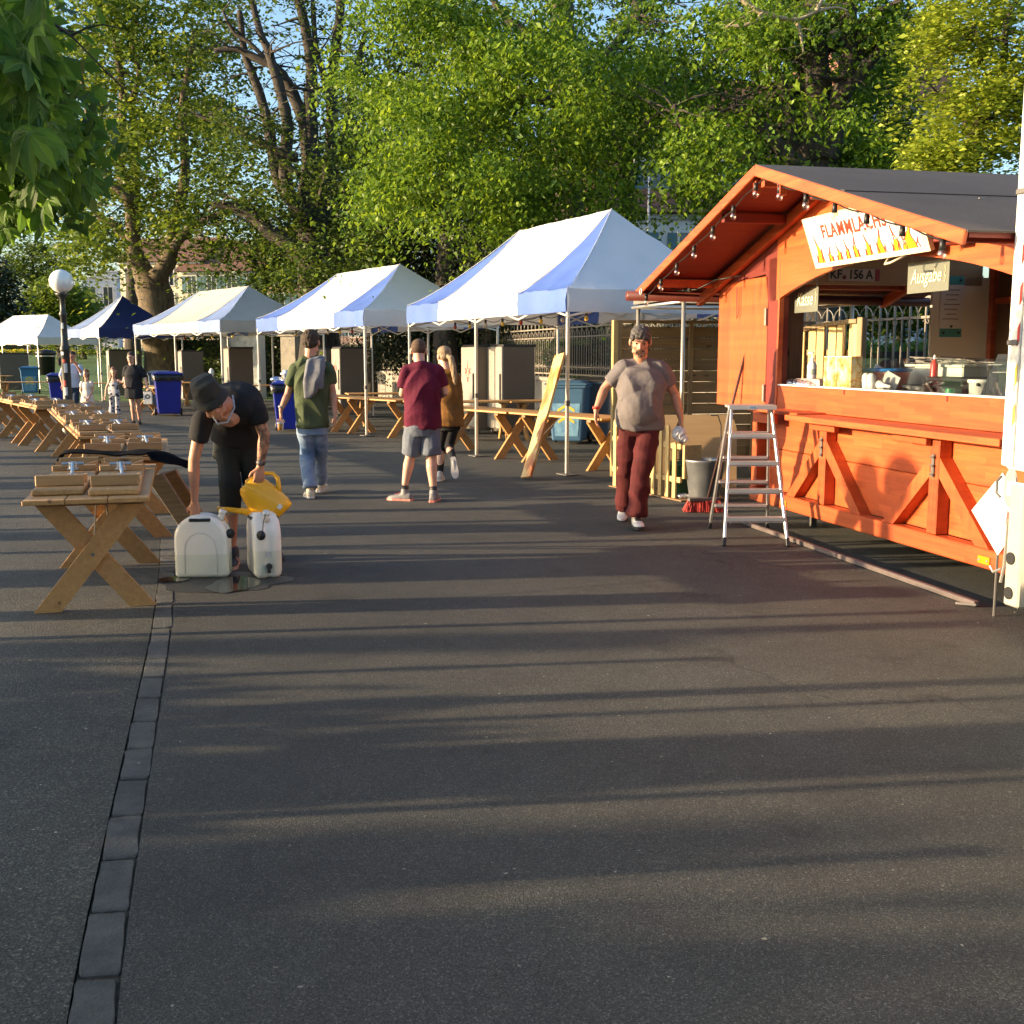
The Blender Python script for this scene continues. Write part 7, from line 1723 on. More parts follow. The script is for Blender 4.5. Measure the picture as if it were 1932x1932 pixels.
def hand(mb, w, d, pn, side, curl=.35, s=1.0, spread=.12):
    """d: direction along the hand, pn: palm normal, side: +1/-1 where the thumb is (along d x pn)"""
    d = nrm(d); pn = V(pn); pn = (pn - d * pn.dot(d)).normalized(); lt = d.cross(pn) * side
    mb.loft([(w - d * .01 * s, lt * .026 * s, pn * .019 * s), (w + d * .03 * s, lt * .034 * s, pn * .017 * s), (w + d * .065 * s, lt * .041 * s, pn * .015 * s), (w + d * .092 * s, lt * .038 * s, pn * .012 * s)])
    for i, (o, l) in enumerate(((.030, .072), (.0105, .082), (-.0095, .077), (-.029, .06))):
        p = w + d * (.086 - abs(o) * .15) * s + lt * o * s; a = curl * .5; dir_ = nrm(d + lt * o * spread * 20 * s)
        for k, f in enumerate((.45, .32, .23)):
            q = (dir_ * math.cos(a) + pn * math.sin(a)); p2 = p + q * l * f * s
            mb.capsule(p, p2, (.0098 - .001 * k) * s, (.0092 - .0012 * k) * s, 8); p = p2; a += curl * (1.0 + .25 * i * .3)
    p = w + d * .028 * s + lt * .026 * s; q = nrm(d * .65 + lt * .75 + pn * .25); p2 = p + q * .042 * s; mb.capsule(p, p2, .0135 * s, .0115 * s, 8)
    q = nrm(d * .95 + lt * .3 + pn * .35); mb.capsule(p2, p2 + q * .034 * s, .011 * s, .0085 * s, 8)
def head_mesh(mb, c, F, U, nk, s=1.0, nr=.055):
    S, F, U = fr(F, U)
    h = lambda a, b, u: c + (S * a + F * b + U * u) * s
    R = Matrix((S, F, U)).transposed()
    def B(a, b, u, ra, rb, ru): mb.ball(h(a, b, u), (ra * s, rb * s, ru * s), 16, 12, R)
    B(0, -.012, .028, .073, .092, .083); B(0, .018, -.025, .061, .072, .08); B(0, .030, -.07, .046, .048, .038); B(0, .056, -.098, .026, .024, .018)
    for q in (-1, 1):
        B(q * .036, .058, -.028, .023, .02, .022); B(q * .046, .02, -.075, .018, .035, .022); B(q * .078, -.008, -.010, .013, .022, .035)
        mb.capsule(h(q * .012, .088, .022), h(q * .045, .074, .022), .0085 * s, .009 * s, 8)
        B(q * .013, .092, -.037, .009, .010, .008)
    mb.capsule(h(0, .084, .012), h(0, .104, -.032), .0075 * s, .0115 * s, 8)
    mb.capsule(h(-.018, .078, -.064), h(.018, .078, -.064), .008 * s, .008 * s, 8); mb.capsule(h(-.016, .076, -.078), h(.016, .076, -.078), .009 * s, .009 * s, 8)
    mb.capsule(nk, h(0, -.015, -.06), nr * s * 1.05, nr * s, 12)
    return h, S, F, U, R
def shoe(t, an, d, up, m, sole, s=1.0, low=False, lace=None):
    d = nrm(d); up = V(up); up = (up - d * up.dot(d)).normalized(); lt = d.cross(up)
    b = an - up * .055 * s      # centre line of the shoe body
    mb = MB(); mb.loft([(b - d * .075 * s, lt * .018 * s, up * .022 * s), (b - d * .065 * s, lt * .032 * s, up * .04 * s), (b - d * .02 * s, lt * .038 * s, up * .05 * s), (b + d * .05 * s - up * .006 * s, lt * .042 * s, up * .04 * s), (b + d * .12 * s - up * .014 * s, lt * .047 * s, up * .028 * s), (b + d * .165 * s - up * .018 * s, lt * .038 * s, up * .022 * s), (b + d * .185 * s - up * .02 * s, lt * .018 * s, up * .014 * s)])
    if not low: mb.capsule(an - up * .03 * s, an + up * .005 * s, .043 * s, .041 * s)
    o = organic(mb, 'shoe', m, t, .007, 3)
    mb = MB(); o2 = an - up * .098 * s; prof = [(-.083, .02), (-.07, .034), (0, .036), (.06, .043), (.12, .049), (.17, .038), (.193, .016)]
    P_ = [o2 + d * x * s + lt * w * s for x, w in prof] + [o2 + d * x * s - lt * w * s for x, w in prof[::-1]]
    mb.prism(P_, up * .024 * s).build('sole', sole, t, fix=True)
    if lace: 
        mb = MB()
        for k in range(4): q = b + d * (.03 + k * .022) * s + up * (.043 - .006 * k) * s; mb.capsule(q - lt * .024 * s, q + lt * .024 * s, .004 * s)
        mb.build('laces', lace, t, smooth=True)
    return o
class Person:
    def __init__(p, label, Y, J, skin, face, up=(0, 0, 1), s=1.0, fat=1.0, voxel=.008, fem=False, arm=1.0, cat='person', hsc=1.10):
        p.hsc = hsc
        p.Y, p.s, p.fat, p.vx, p.fem, p.arm = Y, s, fat, voxel, fem, arm
        p.J = {k: at(v[0], v[1], Y + (v[2] if len(v) > 2 else 0)) for k, v in J.items()}
        
        for k in ('shL', 'shR'): p.J[k] = p.J[k] + V((0, 0, -.022))
        g = (p.J['anL'] + p.J['anR']) / 2; base = V((g.x, g.y, 0 if 'z0' not in J else p.J['z0'].z))
        p.t = thing('person', label, cat, base, world=True)
        J = p.J; p.lat_s = nrm(J['shR'] - J['shL']); p.lat_h = nrm(J['hipR'] - J['hipL'])
        p.sho = (J['shL'] + J['shR']) / 2; p.pel = (J['hipL'] + J['hipR']) / 2; p.che = J.get('chest', (p.sho * .6 + p.pel * .4))
        p.face, p.up, p.skin = nrm(face), V(up), skin
        p.body = MB(); p.hw = (J['shR'] - J['shL']).length / 2
    def cen(p, t):   # quadratic through pelvis, chest (t=.6), shoulders
        a, b, c = p.pel, p.che, p.sho; x0, x1, x2 = 0, .6, 1.0
        return a * ((t - x1) * (t - x2) / ((x0 - x1) * (x0 - x2))) + b * ((t - x0) * (t - x2) / ((x1 - x0) * (x1 - x2))) + c * ((t - x0) * (t - x1) / ((x2 - x0) * (x2 - x1)))
    def torso(p, mb, ts, inf=0.0):
        R = []
        for (t, w, d) in ts:
            c = p.cen(t); tg = nrm(p.cen(t + .05) - p.cen(t - .05)); la = (p.lat_h * (1 - t) + p.lat_s * t); la = (la - tg * la.dot(tg)).normalized(); dp = la.cross(tg)
            R.append((c, la * (w * p.s + inf), dp * (d * p.s + inf)))
        mb.loft(R)
    def prof(p):
        f = p.fat
        if p.fem: return [(-.16, .13, .10), (0, .165 * f, .115 * f), (.2, .155 * f, .11 * f), (.42, .125 * f, .09 * f), (.68, .14 * f, .112 * f), (.86, .138, .092), (.96, .115, .072), (1.03, .08, .06), (1.10, .055, .052)]
        return [(-.16, .14, .105), (0, .165 * f, .12 * f), (.2, .162 * f, .122 * f), (.42, .158 * f, .122 * f), (.68, .172 * f, .13 * f), (.86, .172, .115), (.97, .142, .09), (1.04, .10, .07), (1.12, .066, .06)]
    def build_body(p, hands=True, hl=None, hr=None, legs=True, legr=1.0, hs=1.0):
        J, s, mb = p.J, p.s, p.body; f = p.arm
        p.torso(mb, [(t, w * .93, d * .93) for t, w, d in p.prof()])
        for q, h_ in (('L', hl), ('R', hr)):
            sh, el, wr = J['sh' + q], J['el' + q], J['wr' + q]
            mb.capsule(sh, sh + (el - sh) * .25, .056 * s * f, .050 * s * f, 12); mb.capsule(sh, el, .05 * s * f, .039 * s * f, 12)
            m1 = el + (wr - el) * .3; mb.capsule(el, m1, .038 * s * f, .041 * s * f, 12); mb.capsule(m1, wr, .041 * s * f, .025 * s * f, 12)
            d, pn, side, curl = h_ or ((wr - el), (0, -1, 0), 1, .4)
            hand(mb, wr, d, pn, side, curl, s * hs)
            if legs:
                hp, kn, an = J['hip' + q], J['kn' + q], J['an' + q]
                mb.capsule(hp, kn, .078 * s * legr, .053 * s * legr, 12); m1 = kn + (an - kn) * .3; bk = -V((p.bodyF.x, p.bodyF.y, 0)) * .012 * s
                mb.capsule(kn, m1 + bk, .05 * s * legr, .056 * s * legr, 12); mb.capsule(m1 + bk, an, .056 * s * legr, .033 * s * legr, 12)
        p.h, p.S, p.F, p.U, p.R = head_mesh(mb, J['head'], p.face, p.up, J['neck'] - (J['head'] - J['neck']) * .25, s * p.hsc)
        mats = None
        p.bodyobj = organic(mb, 'body', p.skin, p.t, p.vx, 3, mats=p.mats)
    mats = None
    def eyes(p, closed=False):
        for q in (-1, 1):
            e = MB().ball(p.h(q * .031, .070, .004), .0115 * p.s * p.hsc, 12, 8).build('eye', mat('eye_white', (.30, .25, .22), scale=5, rough=.2), p.t, smooth=True)
            MB().ball(p.h(q * .031, .0775, .001), .0075 * p.s * p.hsc, 10, 6).build('iris', mat('eye_dark', (.03, .02, .015), scale=5, rough=.2), e, smooth=True)
    def hair(p, m, balls, wr=.004, wsc=(160, 160, 60), name='hair', vx=None):
        mb = MB()
        for (a, b, u, ra, rb, ru) in balls: mb.ball(p.h(a, b, u), (ra * p.s * p.hsc, rb * p.s * p.hsc, ru * p.s * p.hsc), 16, 10, p.R)
        return organic(mb, name, m, p.t, vx or max(.006, p.vx * .85), 2, wr, wsc)
    def shirt(p, m, hem=-.02, sl=.5, name='shirt', inf=.014, slr=.064, wr=.010, extra=None, top=1.06, collar=None, wsc=(13, 13, 9), seed=1, sl_fl=1.0):
        mb = MB(); f = p.arm; pr = [x for x in p.prof() if x[0] > hem + .04 and x[0] < top]
        h0 = pr[0]; p.torso(mb, [(hem, h0[1] * 1.0, h0[2] * 1.0)] + pr + [(top + .01, .072 * p.fat ** .3, .064)], inf)
        for q in ('L', 'R'):
            sh, el, wr_ = p.J['sh' + q], p.J['el' + q], p.J['wr' + q]
            path = [sh, el, wr_] if sl > 1 else [sh, el]
            e = (sh + (el - sh) * min(sl, 1)) if sl <= 1 else el
            mb.capsule(sh, sh + (el - sh) * .15, (slr - .004) * p.s * f, slr * p.s * f * .98, 14); mb.tube([sh, (sh + e) / 2, e], [slr * p.s * f, slr * p.s * f * .98, slr * p.s * f * .90 * sl_fl], 14)
            if sl > 1: e2 = el + (wr_ - el) * (sl - 1); mb.capsule(el, el + V((0, 0, .001)), slr * p.s * f * .88); mb.tube([el, e2], [slr * p.s * f * .88, slr * p.s * f * .62], 14)
            mb.capsule(sh + V((0, 0, .004)), p.J['neck'] - (p.J['head'] - p.J['neck']) * .35, slr * p.s * f * .80, .062 * p.s, 14)
        if extra: extra(mb)
        return organic(mb, name, m, p.t, p.vx, 9, wr, wsc, seed)
    def trousers(p, m, to=1.0, name='trousers', r=(.098, .072, .062), top=.06, inf=.004, wr=.009, wsc=(11, 11, 16), seed=2, flare=None):
        mb = MB(); pr = [x for x in p.prof() if x[0] < top]; p.torso(mb, pr + [(top, pr[-1][1], pr[-1][2])], inf)
        for q in ('L', 'R'):
            hp, kn, an = p.J['hip' + q], p.J['kn' + q], p.J['an' + q]; s = p.s
            mb.capsule(hp + (hp - kn) * .05, kn, r[0] * s, r[1] * s, 14)
            if to > .5:
                f = (to - .5) * 2; e = kn + (an - kn) * f; mb.tube([kn, (kn + e) / 2, e], [r[1] * s, (r[1] + r[2]) / 2 * s, (flare or r[2]) * s], 14)
            else: pass
        return organic(mb, name, m, p.t, p.vx, 3, wr, wsc, seed)
    def shorts(p, m, f=.95, r=(.105, .098), name='shorts', top=.06, seed=3, wr=.009):
        mb = MB(); pr = [x for x in p.prof() if x[0] < top]; p.torso(mb, pr + [(top, pr[-1][1], pr[-1][2])], .006)
        for q in ('L', 'R'):
            hp, kn = p.J['hip' + q], p.J['kn' + q]; e = hp + (kn - hp) * f; mb.capsule(hp, hp + (kn - hp) * .1, r[0] * p.s, r[0] * p.s); mb.tube([hp, (hp + e) / 2, e], [r[0] * p.s, r[0] * p.s, r[1] * p.s], 14)
        return organic(mb, name, m, p.t, p.vx, 3, wr, (11, 11, 12), seed)
WHT = mat('sole_white', (.62, .6, .56), scale=9, rough=.6); BLKS = mat('sole_black', (.02, .02, .02), scale=9, rough=.7)
# --- man in the grey T-shirt walking towards us
p = Person('broad middle-aged man in grey T-shirt and dark red trousers walking towards us', 10.1,
           dict(head=(1208, 644, -.05), neck=(1209, 676), shL=(1174, 691), shR=(1245, 692), elL=(1141, 733, .02), elR=(1272, 742, .03), wrL=(1125, 774, -.08), wrR=(1284, 788, -.02),
                hipL=(1188, 800), hipR=(1225, 800), knL=(1183, 880, .10), knR=(1213, 878, -.12), anL=(1180, 955, .42), anR=(1201, 972, -.10), chest=(1209, 735, -.02)),
           SK1, (-.10, -.93, -.26), (0, -.25, 1), 1.02, 1.17, arm=1.08)
p.bodyF = V((0, -1, 0))
p.build_body(hl=((-.05, -.1, -1), (.8, -.2, 0), -1, .42), hr=((.0, -.15, -1), (-.85, -.1, -.1), 1, .95), legr=1.1); p.eyes()
M_GT = cloth('tshirt_grey', (.155, .138, .135), (.125, .11, .11))
def belly(mb): mb.ball(p.cen(.30) + V((0, -.075, 0)), (.175, .135, .19), 18, 12); mb.ball(p.cen(.72) + V((0, -.05, 0)), (.17, .11, .12), 18, 12)
p.shirt(M_GT, hem=-.045, sl=.70, slr=.066, extra=belly, inf=.014, seed=1.3, wr=.020, wsc=(17, 17, 13))
p.trousers(cloth('trousers_dark_red', (.080, .012, .013), (.052, .008, .009), scale=12), r=(.108, .082, .074), flare=.086, seed=4.2, wr=.019)
HG = mat('hair_greying', (.11, .10, .095), (.018, .016, .017), scale=16, rough=.8, stretch=(3, 3, 1), bump=.5)
p.hair(HG, [(0, -.02, .058, .077, .093, .062), (0, -.05, .0, .074, .055, .075), (-.068, -.018, .005, .012, .04, .04), (.068, -.018, .005, .012, .04, .04), (0, .050, .080, .056, .036, .026), (-.058, .045, .045, .016, .026, .030), (.058, .045, .045, .016, .026, .030), (-.045, -.06, -.07, .03, .02, .045), (.03, -.065, -.07, .035, .02, .045), (-.034, .073, .054, .020, .012, .024), (-.005, .080, .060, .018, .010, .020), (.024, .077, .056, .018, .011, .022)], .007, (80, 45, 110))
p.hair(mat('moustache_grey', (.16, .11, .085), (.09, .06, .045), scale=60, rough=.9), [(0, .088, -.053, .030, .010, .008), (-.03, .078, -.072, .007, .010, .022), (.03, .078, -.072, .007, .010, .022), (0, .072, -.10, .022, .014, .012)], .001, (300, 300, 300), 'moustache', .004)
for q in (-1, 1): MB().capsule(p.h(q * .016, .093, .026), p.h(q * .046, .078, .028), .005, .004, 8).build('eyebrow', HG, p.t, smooth=True)
MB().capsule(p.h(-.014, .0865, -.0705), p.h(.014, .0865, -.0705), .004, .004, 8).build('mouth', mat('mouth_dark', (.05, .012, .01), scale=5), p.t)
MB().tube([p.J['wrL'] + V((0, 0, .035)), p.J['wrL'] + V((0, 0, .012))], .034, 16).build('wristband', M_RED, p.t, smooth=True)
shoe(p.t, V((p.J['anR'].x, p.J['anR'].y, .115)), (.05, -1, .02), (0, 0, 1), WHT, BLKS, 1.08, lace=M_BLACK)
shoe(p.t, V((p.J['anL'].x - .02, p.J['anL'].y, .15)), (-.15, -.9, -.30), (0, -.3, 1), WHT, BLKS, 1.08, lace=M_BLACK)
o = organic(MB().ball(p.J['wrR'] + V((-.02, -.06, -.14)), (.055, .04, .06), 12, 8).ball(p.J['wrR'] + V((.02, -.07, -.18)), (.035, .03, .03), 12, 8), 'crumpled_paper', mat('paper_white', (.6, .6, .62), scale=9, rough=.7), None, .006, 1, .014, (90, 90, 90)); tag(o, 'crumpled white paper in the grey-shirted man\'s hand', 'paper')
# --- man in the green polo shirt
p = Person('man in dark green polo and faded jeans walking away with a beer', 12.2,
           dict(head=(587, 645, .02), neck=(585, 670), shL=(556, 690), shR=(617, 689), elL=(543, 744, .0), elR=(628, 741, .02), wrL=(530, 773, -.08), wrR=(632, 782, -.05),
                hipL=(577, 803), hipR=(603, 803), knL=(579, 858, .05), knR=(604, 852, .16), anL=(585, 920, -.08), anR=(604, 905, .45)), SK1, (.1, 1, .08), (0, 0, 1), .99, 1.0)
p.bodyF = V((0, 1, 0)); p.build_body(hl=((-.02, -.1, -1), (.9, 0, .05), 1, .6), hr=((0, 0, -1), (-.9, 0, 0), -1, .5))
M_GP = cloth('polo_dark_green', (.065, .085, .038), (.048, .064, .03))
p.shirt(M_GP, hem=-.02, sl=.66, slr=.068, inf=.014, wr=.018, wsc=(17, 17, 12), seed=2.2, name='polo_shirt')
MB().loft([(p.J['neck'] + V((0, 0, -.055)), V((.078, 0, 0)), V((0, .07, 0))), (p.J['neck'] + V((0, 0, -.015)), V((.066, 0, 0)), V((0, .062, 0)))]).build('collar', M_GP, p.t, smooth=True)
p.trousers(cloth('jeans_faded_blue', (.30, .37, .46), (.055, .11, .21), bump=.2, scale=2.6), r=(.096, .074, .068), flare=.078, top=.07, seed=6, wr=.018)
HB = mat('hair_brown_short', (.06, .04, .022), (.028, .018, .011), scale=30, rough=.8, stretch=(3, 3, 1), bump=.5)
p.hair(HB, [(0, -.018, .045, .081, .097, .080), (0, -.05, .0, .076, .060, .060), (0, .05, .075, .05, .04, .03)], .008, (110, 110, 60))
shoe(p.t, V((p.J['anL'].x, p.J['anL'].y, .108)), (-.35, .93, 0), (0, 0, 1), mat('shoe_pale', (.62, .55, .40), (.5, .42, .3), scale=14, rough=.6), WHT, 1.05, lace=WHT)
shoe(p.t, V((p.J['anR'].x, p.J['anR'].y, .12)), (.1, .98, .1), (0, 0, 1), mat('shoe_pale', (.62, .55, .40)), WHT, 1.05)
MB().tube([p.J['wrL'] + V((.004, 0, .04)), p.J['wrL'] + V((0, 0, .02))], .031, 14).build('bracelet', M_STEEL, p.t, smooth=True)
# jacket over the shoulder
s0 = p.J['shR'] + V((-.07, -.03, .075))
def jk(mb):
    mb.loft([(s0 + V((-.03, .03, .03)), V((.07, 0, 0)), V((0, .05, 0))), (s0 + V((-.03, -.09, .0)), V((.09, 0, 0)), V((0, .035, 0))), (s0 + V((-.04, -.14, -.12)), V((.10, 0, 0)), V((0, .03, 0))), (s0 + V((-.05, -.15, -.24)), V((.095, 0, 0)), V((0, .028, 0))), (s0 + V((-.09, -.14, -.33)), V((.06, 0, 0)), V((0, .02, 0))), (s0 + V((-.12, -.13, -.40)), V((.03, 0, 0)), V((0, .015, 0)))])
    mb.loft([(s0 + V((.0, -.14, -.1)), V((.05, 0, 0)), V((0, .025, 0))), (s0 + V((.02, -.14, -.30)), V((.035, 0, 0)), V((0, .02, 0)))])
mb = MB(); jk(mb); jo = organic(mb, 'jacket', cloth('jacket_grey', (.17, .18, .20), (.12, .125, .14)), None, .008, 2, .02, (24, 24, 9), 3.3); tag(jo, 'grey jacket slung over the green-shirted man\'s right shoulder', 'jacket')
t = thing('beer_cup', 'clear plastic cup with beer held low by the green-shirted man', 'cup', at(529, 803, 12.08) + V((0, 0, -.055)), 0)
MB().lathe([(.030, 0), (.042, .125), (.044, .128), (.040, .126), (.029, .004)], 20, cap=False).build('cup_wall', glassmat('clear_pane', (.9, .96, .95)), t, smooth=True); MB().lathe([(.0285, .005), (.035, .07), (.0, .071)], 18).build('beer', mat('beer_amber', (.62, .28, .03), scale=5, rough=.2), t, smooth=True); MB().lathe([(.035, .071), (.037, .088), (0, .089)], 18).build('foam', WHT, t, smooth=True)
# --- man in the maroon polo
p = Person('man in maroon polo and grey-blue shorts walking away, looking down', 11.9,
           dict(head=(790, 662, .06), neck=(792, 684), shL=(768, 698), shR=(826, 697), elL=(759, 743, .03), elR=(840, 741, .03), wrL=(779, 752, .24), wrR=(822, 752, .24),
                hipL=(783, 806), hipR=(813, 806), knL=(774, 862, .06), knR=(813, 862, .02), anL=(764, 914, .02), anR=(818, 925, -.06)), SK2, (-.05, .94, -.35), (0, .2, 1), .96, 1.12)
p.bodyF = V((0, 1, 0)); p.build_body(hl=((.6, .6, .1), (.2, .6, -.3), 1, .5), hr=((-.6, .6, .1), (-.2, .6, -.3), -1, .5), legr=1.12)
M_MP = cloth('polo_maroon', (.105, .008, .028), (.075, .005, .02))
p.shirt(M_MP, hem=-.02, sl=.72, slr=.072, inf=.013, wr=.016, wsc=(17, 17, 12), seed=5.1, name='polo_shirt')
MB().loft([(p.J['neck'] + V((0, -.01, -.055)), V((.08, 0, 0)), V((0, .07, 0))), (p.J['neck'] + V((0, 0, -.02)), V((.068, 0, 0)), V((0, .062, 0)))]).build('collar', M_MP, p.t, smooth=True)
p.shorts(cloth('shorts_grey_blue', (.15, .17, .205), (.105, .12, .15)), f=.90, r=(.108, .105), top=.07, wr=.013)
p.hair(mat('hair_cropped', (.10, .055, .03), (.06, .035, .02), scale=60, rough=.85, bump=.3), [(0, -.016, .036, .0775, .096, .080), (0, -.045, .002, .073, .060, .052)], .0015)
for q, d, z in (('L', (-.93, .36, 0), .105), ('R', (.12, .99, 0), .105)):
    a = p.J['an' + q]; sh_ = shoe(p.t, V((a.x, a.y, z)), d, (0, 0, 1), mat('runner_grey', (.10, .11, .13), (.24, .22, .21), scale=20, rough=.6), mat('sole_coral', (.55, .09, .06), (.45, .3, .27), scale=18, rough=.5), 1.1, lace=mat('lace_red', (.6, .08, .06), scale=9))
    MB().tube([V((a.x, a.y, z + .0)), V((a.x, a.y, z + .05)) + (p.J['kn' + q] - a) * .03], .040, 14).build('sock', M_BLACK, p.t, smooth=True)
# --- woman with ponytail
p = Person('woman with blonde ponytail in mustard jacket beside the maroon shirt', 13.8,
           dict(head=(837, 672, .05), neck=(841, 694), shL=(826, 708), shR=(859, 708), elL=(822, 745, .05), elR=(866, 750, .0), wrL=(826, 775, .15), wrR=(870, 790, -.02),
                hipL=(838, 798), hipR=(857, 798), knL=(832, 845, .1), knR=(847, 842, .05), anL=(830, 896, -.02), anR=(857, 874, -.38)), SK2, (-.5, .85, -.1), (0, 0, 1), .92, .98, fem=True)
p.bodyF = V((0, 1, 0)); p.build_body(hl=((0, .1, -1), (.8, 0, 0), 1, .4), hr=((.1, 0, -1), (-.8, 0, 0), -1, .4))
def jsk(mb): mb.loft([(p.cen(.25), V((.16, 0, 0)), V((0, .125, 0))), (p.cen(0), V((.175, 0, 0)), V((0, .135, 0))), (p.cen(-.06), V((.178, 0, 0)), V((0, .137, 0)))]); mb.capsule(p.J['neck'] + V((-.03, -.05, -.06)), p.J['neck'] + V((.05, -.06, -.06)), .05)
p.shirt(cloth('jacket_mustard', (.22, .10, .022), (.15, .068, .016)), hem=-.05, sl=1.92, slr=.062, inf=.02, wr=.012, extra=jsk, name='jacket', seed=7)
p.trousers(cloth('leggings_black', (.014, .014, .016), bump=.1), r=(.088, .060, .042), flare=.04, wr=.004)
HBL = mat('hair_blonde', (.34, .235, .125), (.16, .105, .055), scale=30, rough=.6, stretch=(4, 4, .8), bump=.4)
p.hair(HBL, [(0, -.02, .045, .082, .098, .078), (0, -.06, -.01, .074, .055, .06)])
h0 = p.h(0, -.11, -.01); PT = MB().tube([h0, h0 + V((.04, -.05, -.02)), h0 + V((.065, -.06, -.13)), h0 + V((.085, -.05, -.27)), h0 + V((.09, -.045, -.36))], [.028, .034, .036, .028, .008], 12)
organic(PT, 'ponytail', HBL, p.t, .007, 2, .006, (90, 90, 20)); MB().ball(h0 + V((.008, -.012, -.002)), .026, 12, 8).build('hair_tie', mat('hair_tie_orange', (.6, .25, .12), scale=5), p.t, smooth=True)
M_WSH = mat('shoe_grey_white', (.45, .44, .42), scale=12, rough=.6)
shoe(p.t, V((p.J['anL'].x, p.J['anL'].y, .10)), (.1, .98, 0), (0, 0, 1), M_WSH, WHT, .95)
shoe(p.t, p.J['anR'] + V((0, -.02, .0)), (.12, -.12, -1), (0, 1, -.1), M_WSH, WHT, .95)
# --- bending man in black
p = Person('man in black bucket hat and T-shirt bending down with tattooed arm', 8.2,
           dict(head=(398, 755, -.60), neck=(424, 762, -.42), shL=(382, 784, -.42), shR=(480, 766, -.30), elL=(366, 868, -.42), elR=(499, 820, -.28), wrL=(367, 946, -.40), wrR=(491, 880, -.26),
                hipL=(426, 830), hipR=(464, 828), knL=(434, 905, -.08), knR=(478, 905, .02), anL=(437, 1036, -.02), anR=(518, 1036, .32), chest=(446, 762, -.20)),
           SK1, (.40, -.80, -.42), (-.30, -.30, .90), 1.0, 1.0, arm=1.02, voxel=.0075)
p.bodyF = V((0, -1, 0))
eR, wR, sR = p.J['elR'].copy(), p.J['wrR'].copy(), p.J['shR'].copy(); org = ORG[p.t.name].copy()
def tat(me):
    me.materials.append(SKT)
    segs = [(sR - org, eR - org), (eR - org, wR - org)]; co = [v.co.copy() for v in me.vertices]
    for f in me.polygons:
        c = co[f.vertices[0]]
        for a, b_ in segs:
            d = b_ - a; t_ = (c - a).dot(d) / d.length_squared
            if -.1 < t_ < .97 and (c - a - d * t_).length < .062: f.material_index = 1; break
p.mats = tat
p.build_body(hl=((0.03, -.02, -1), (.1, .95, 0), -1, .75), hr=((-.12, -.1, -1), (-.3, .8, 0), -1, .85), legr=1.05)
M_BT = cloth('tshirt_black', (.016, .016, .018), (.011, .011, .013), bump=.2)
p.shirt(M_BT, hem=.0, sl=.52, slr=.072, inf=.016, wr=.016, top=1.02, seed=8.4)
p.trousers(cloth('jeans_black_green', (.018, .022, .020), (.010, .012, .012), bump=.2, scale=3), to=.70, r=(.094, .072, .070), flare=.070, top=.16, wr=.013, seed=9)
for q in ('L', 'R'):
    kn, an = p.J['kn' + q], p.J['an' + q]; a = kn + (an - kn) * .385; b_ = kn + (an - kn) * .47
    organic(MB().tube([a, b_], [.070, .071], 18), 'rolled_cuff', mat('cuff_pale', (.36, .35, .26), scale=9, rough=.8), p.t, .008, 1, .004, (40, 40, 40))
hp = p.h; HT = mat('hat_black', (.022, .022, .018), (.013, .013, .011), scale=6, rough=.85, bump=.3)
p.hair(HB, [(0, -.05, .0, .078, .055, .06)])
cr = MB().loft([(hp(0, -.018, .035), p.S * .096, p.F * .110), (hp(0, -.02, .09), p.S * .09, p.F * .103), (hp(0, -.022, .135), p.S * .074, p.F * .086), (hp(0, -.022, .150), p.S * .03, p.F * .035)])
ht = organic(cr, 'hat_crown', HT, None, .008, 2, .008, (30, 30, 30), 2); 
mb = MB(); N_ = 32
for (u, ra, rb) in ((.048, .097, .111), (.030, .112, .126), (.008, .132, .146), (.004, .131, .145), (.026, .109, .123), (.042, .096, .110)):
    for k in range(N_): a = 2 * PI * k / N_; mb.v.append(hp(0, -.015, u + .006 * math.sin(3 * a)) + p.S * ra * math.cos(a) + p.F * rb * math.sin(a))
for i in range(5):
    for k in range(N_): q = (k + 1) % N_; mb.f.append((i * N_ + k, i * N_ + q, (i + 1) * N_ + q, (i + 1) * N_ + k))
hat = thing('bucket_hat', 'black bucket hat worn by the bending man', 'hat', hp(0, 0, .05), world=True)
ht.parent = hat; PENDING[-1] = PENDING[-1]
for v in ht.data.vertices: v.co -= hat.location
mb.build('brim', HT, hat, smooth=True, fix=True)
fr_m = mat('glasses_black', (.012, .012, .012), scale=9, rough=.25)
gl = thing('glasses', 'black glasses on the bending man\'s face', 'glasses', hp(0, .1, 0), world=True)
for q in (-1, 1):
    MB().tube([hp(q * .031 + .022 * math.cos(a), .097, .002 + .017 * math.sin(a)) for a in [i * PI / 8 for i in range(17)]], .0035, 6, cap=False).build('lens_rim', fr_m, gl)
    MB().tube([hp(q * .053, .094, .006), hp(q * .08, .0, .006)], .003, 6).build('temple', fr_m, gl)
MB().tube([hp(-.01, .099, .004), hp(.01, .099, .004)], .003, 6).build('bridge', fr_m, gl)
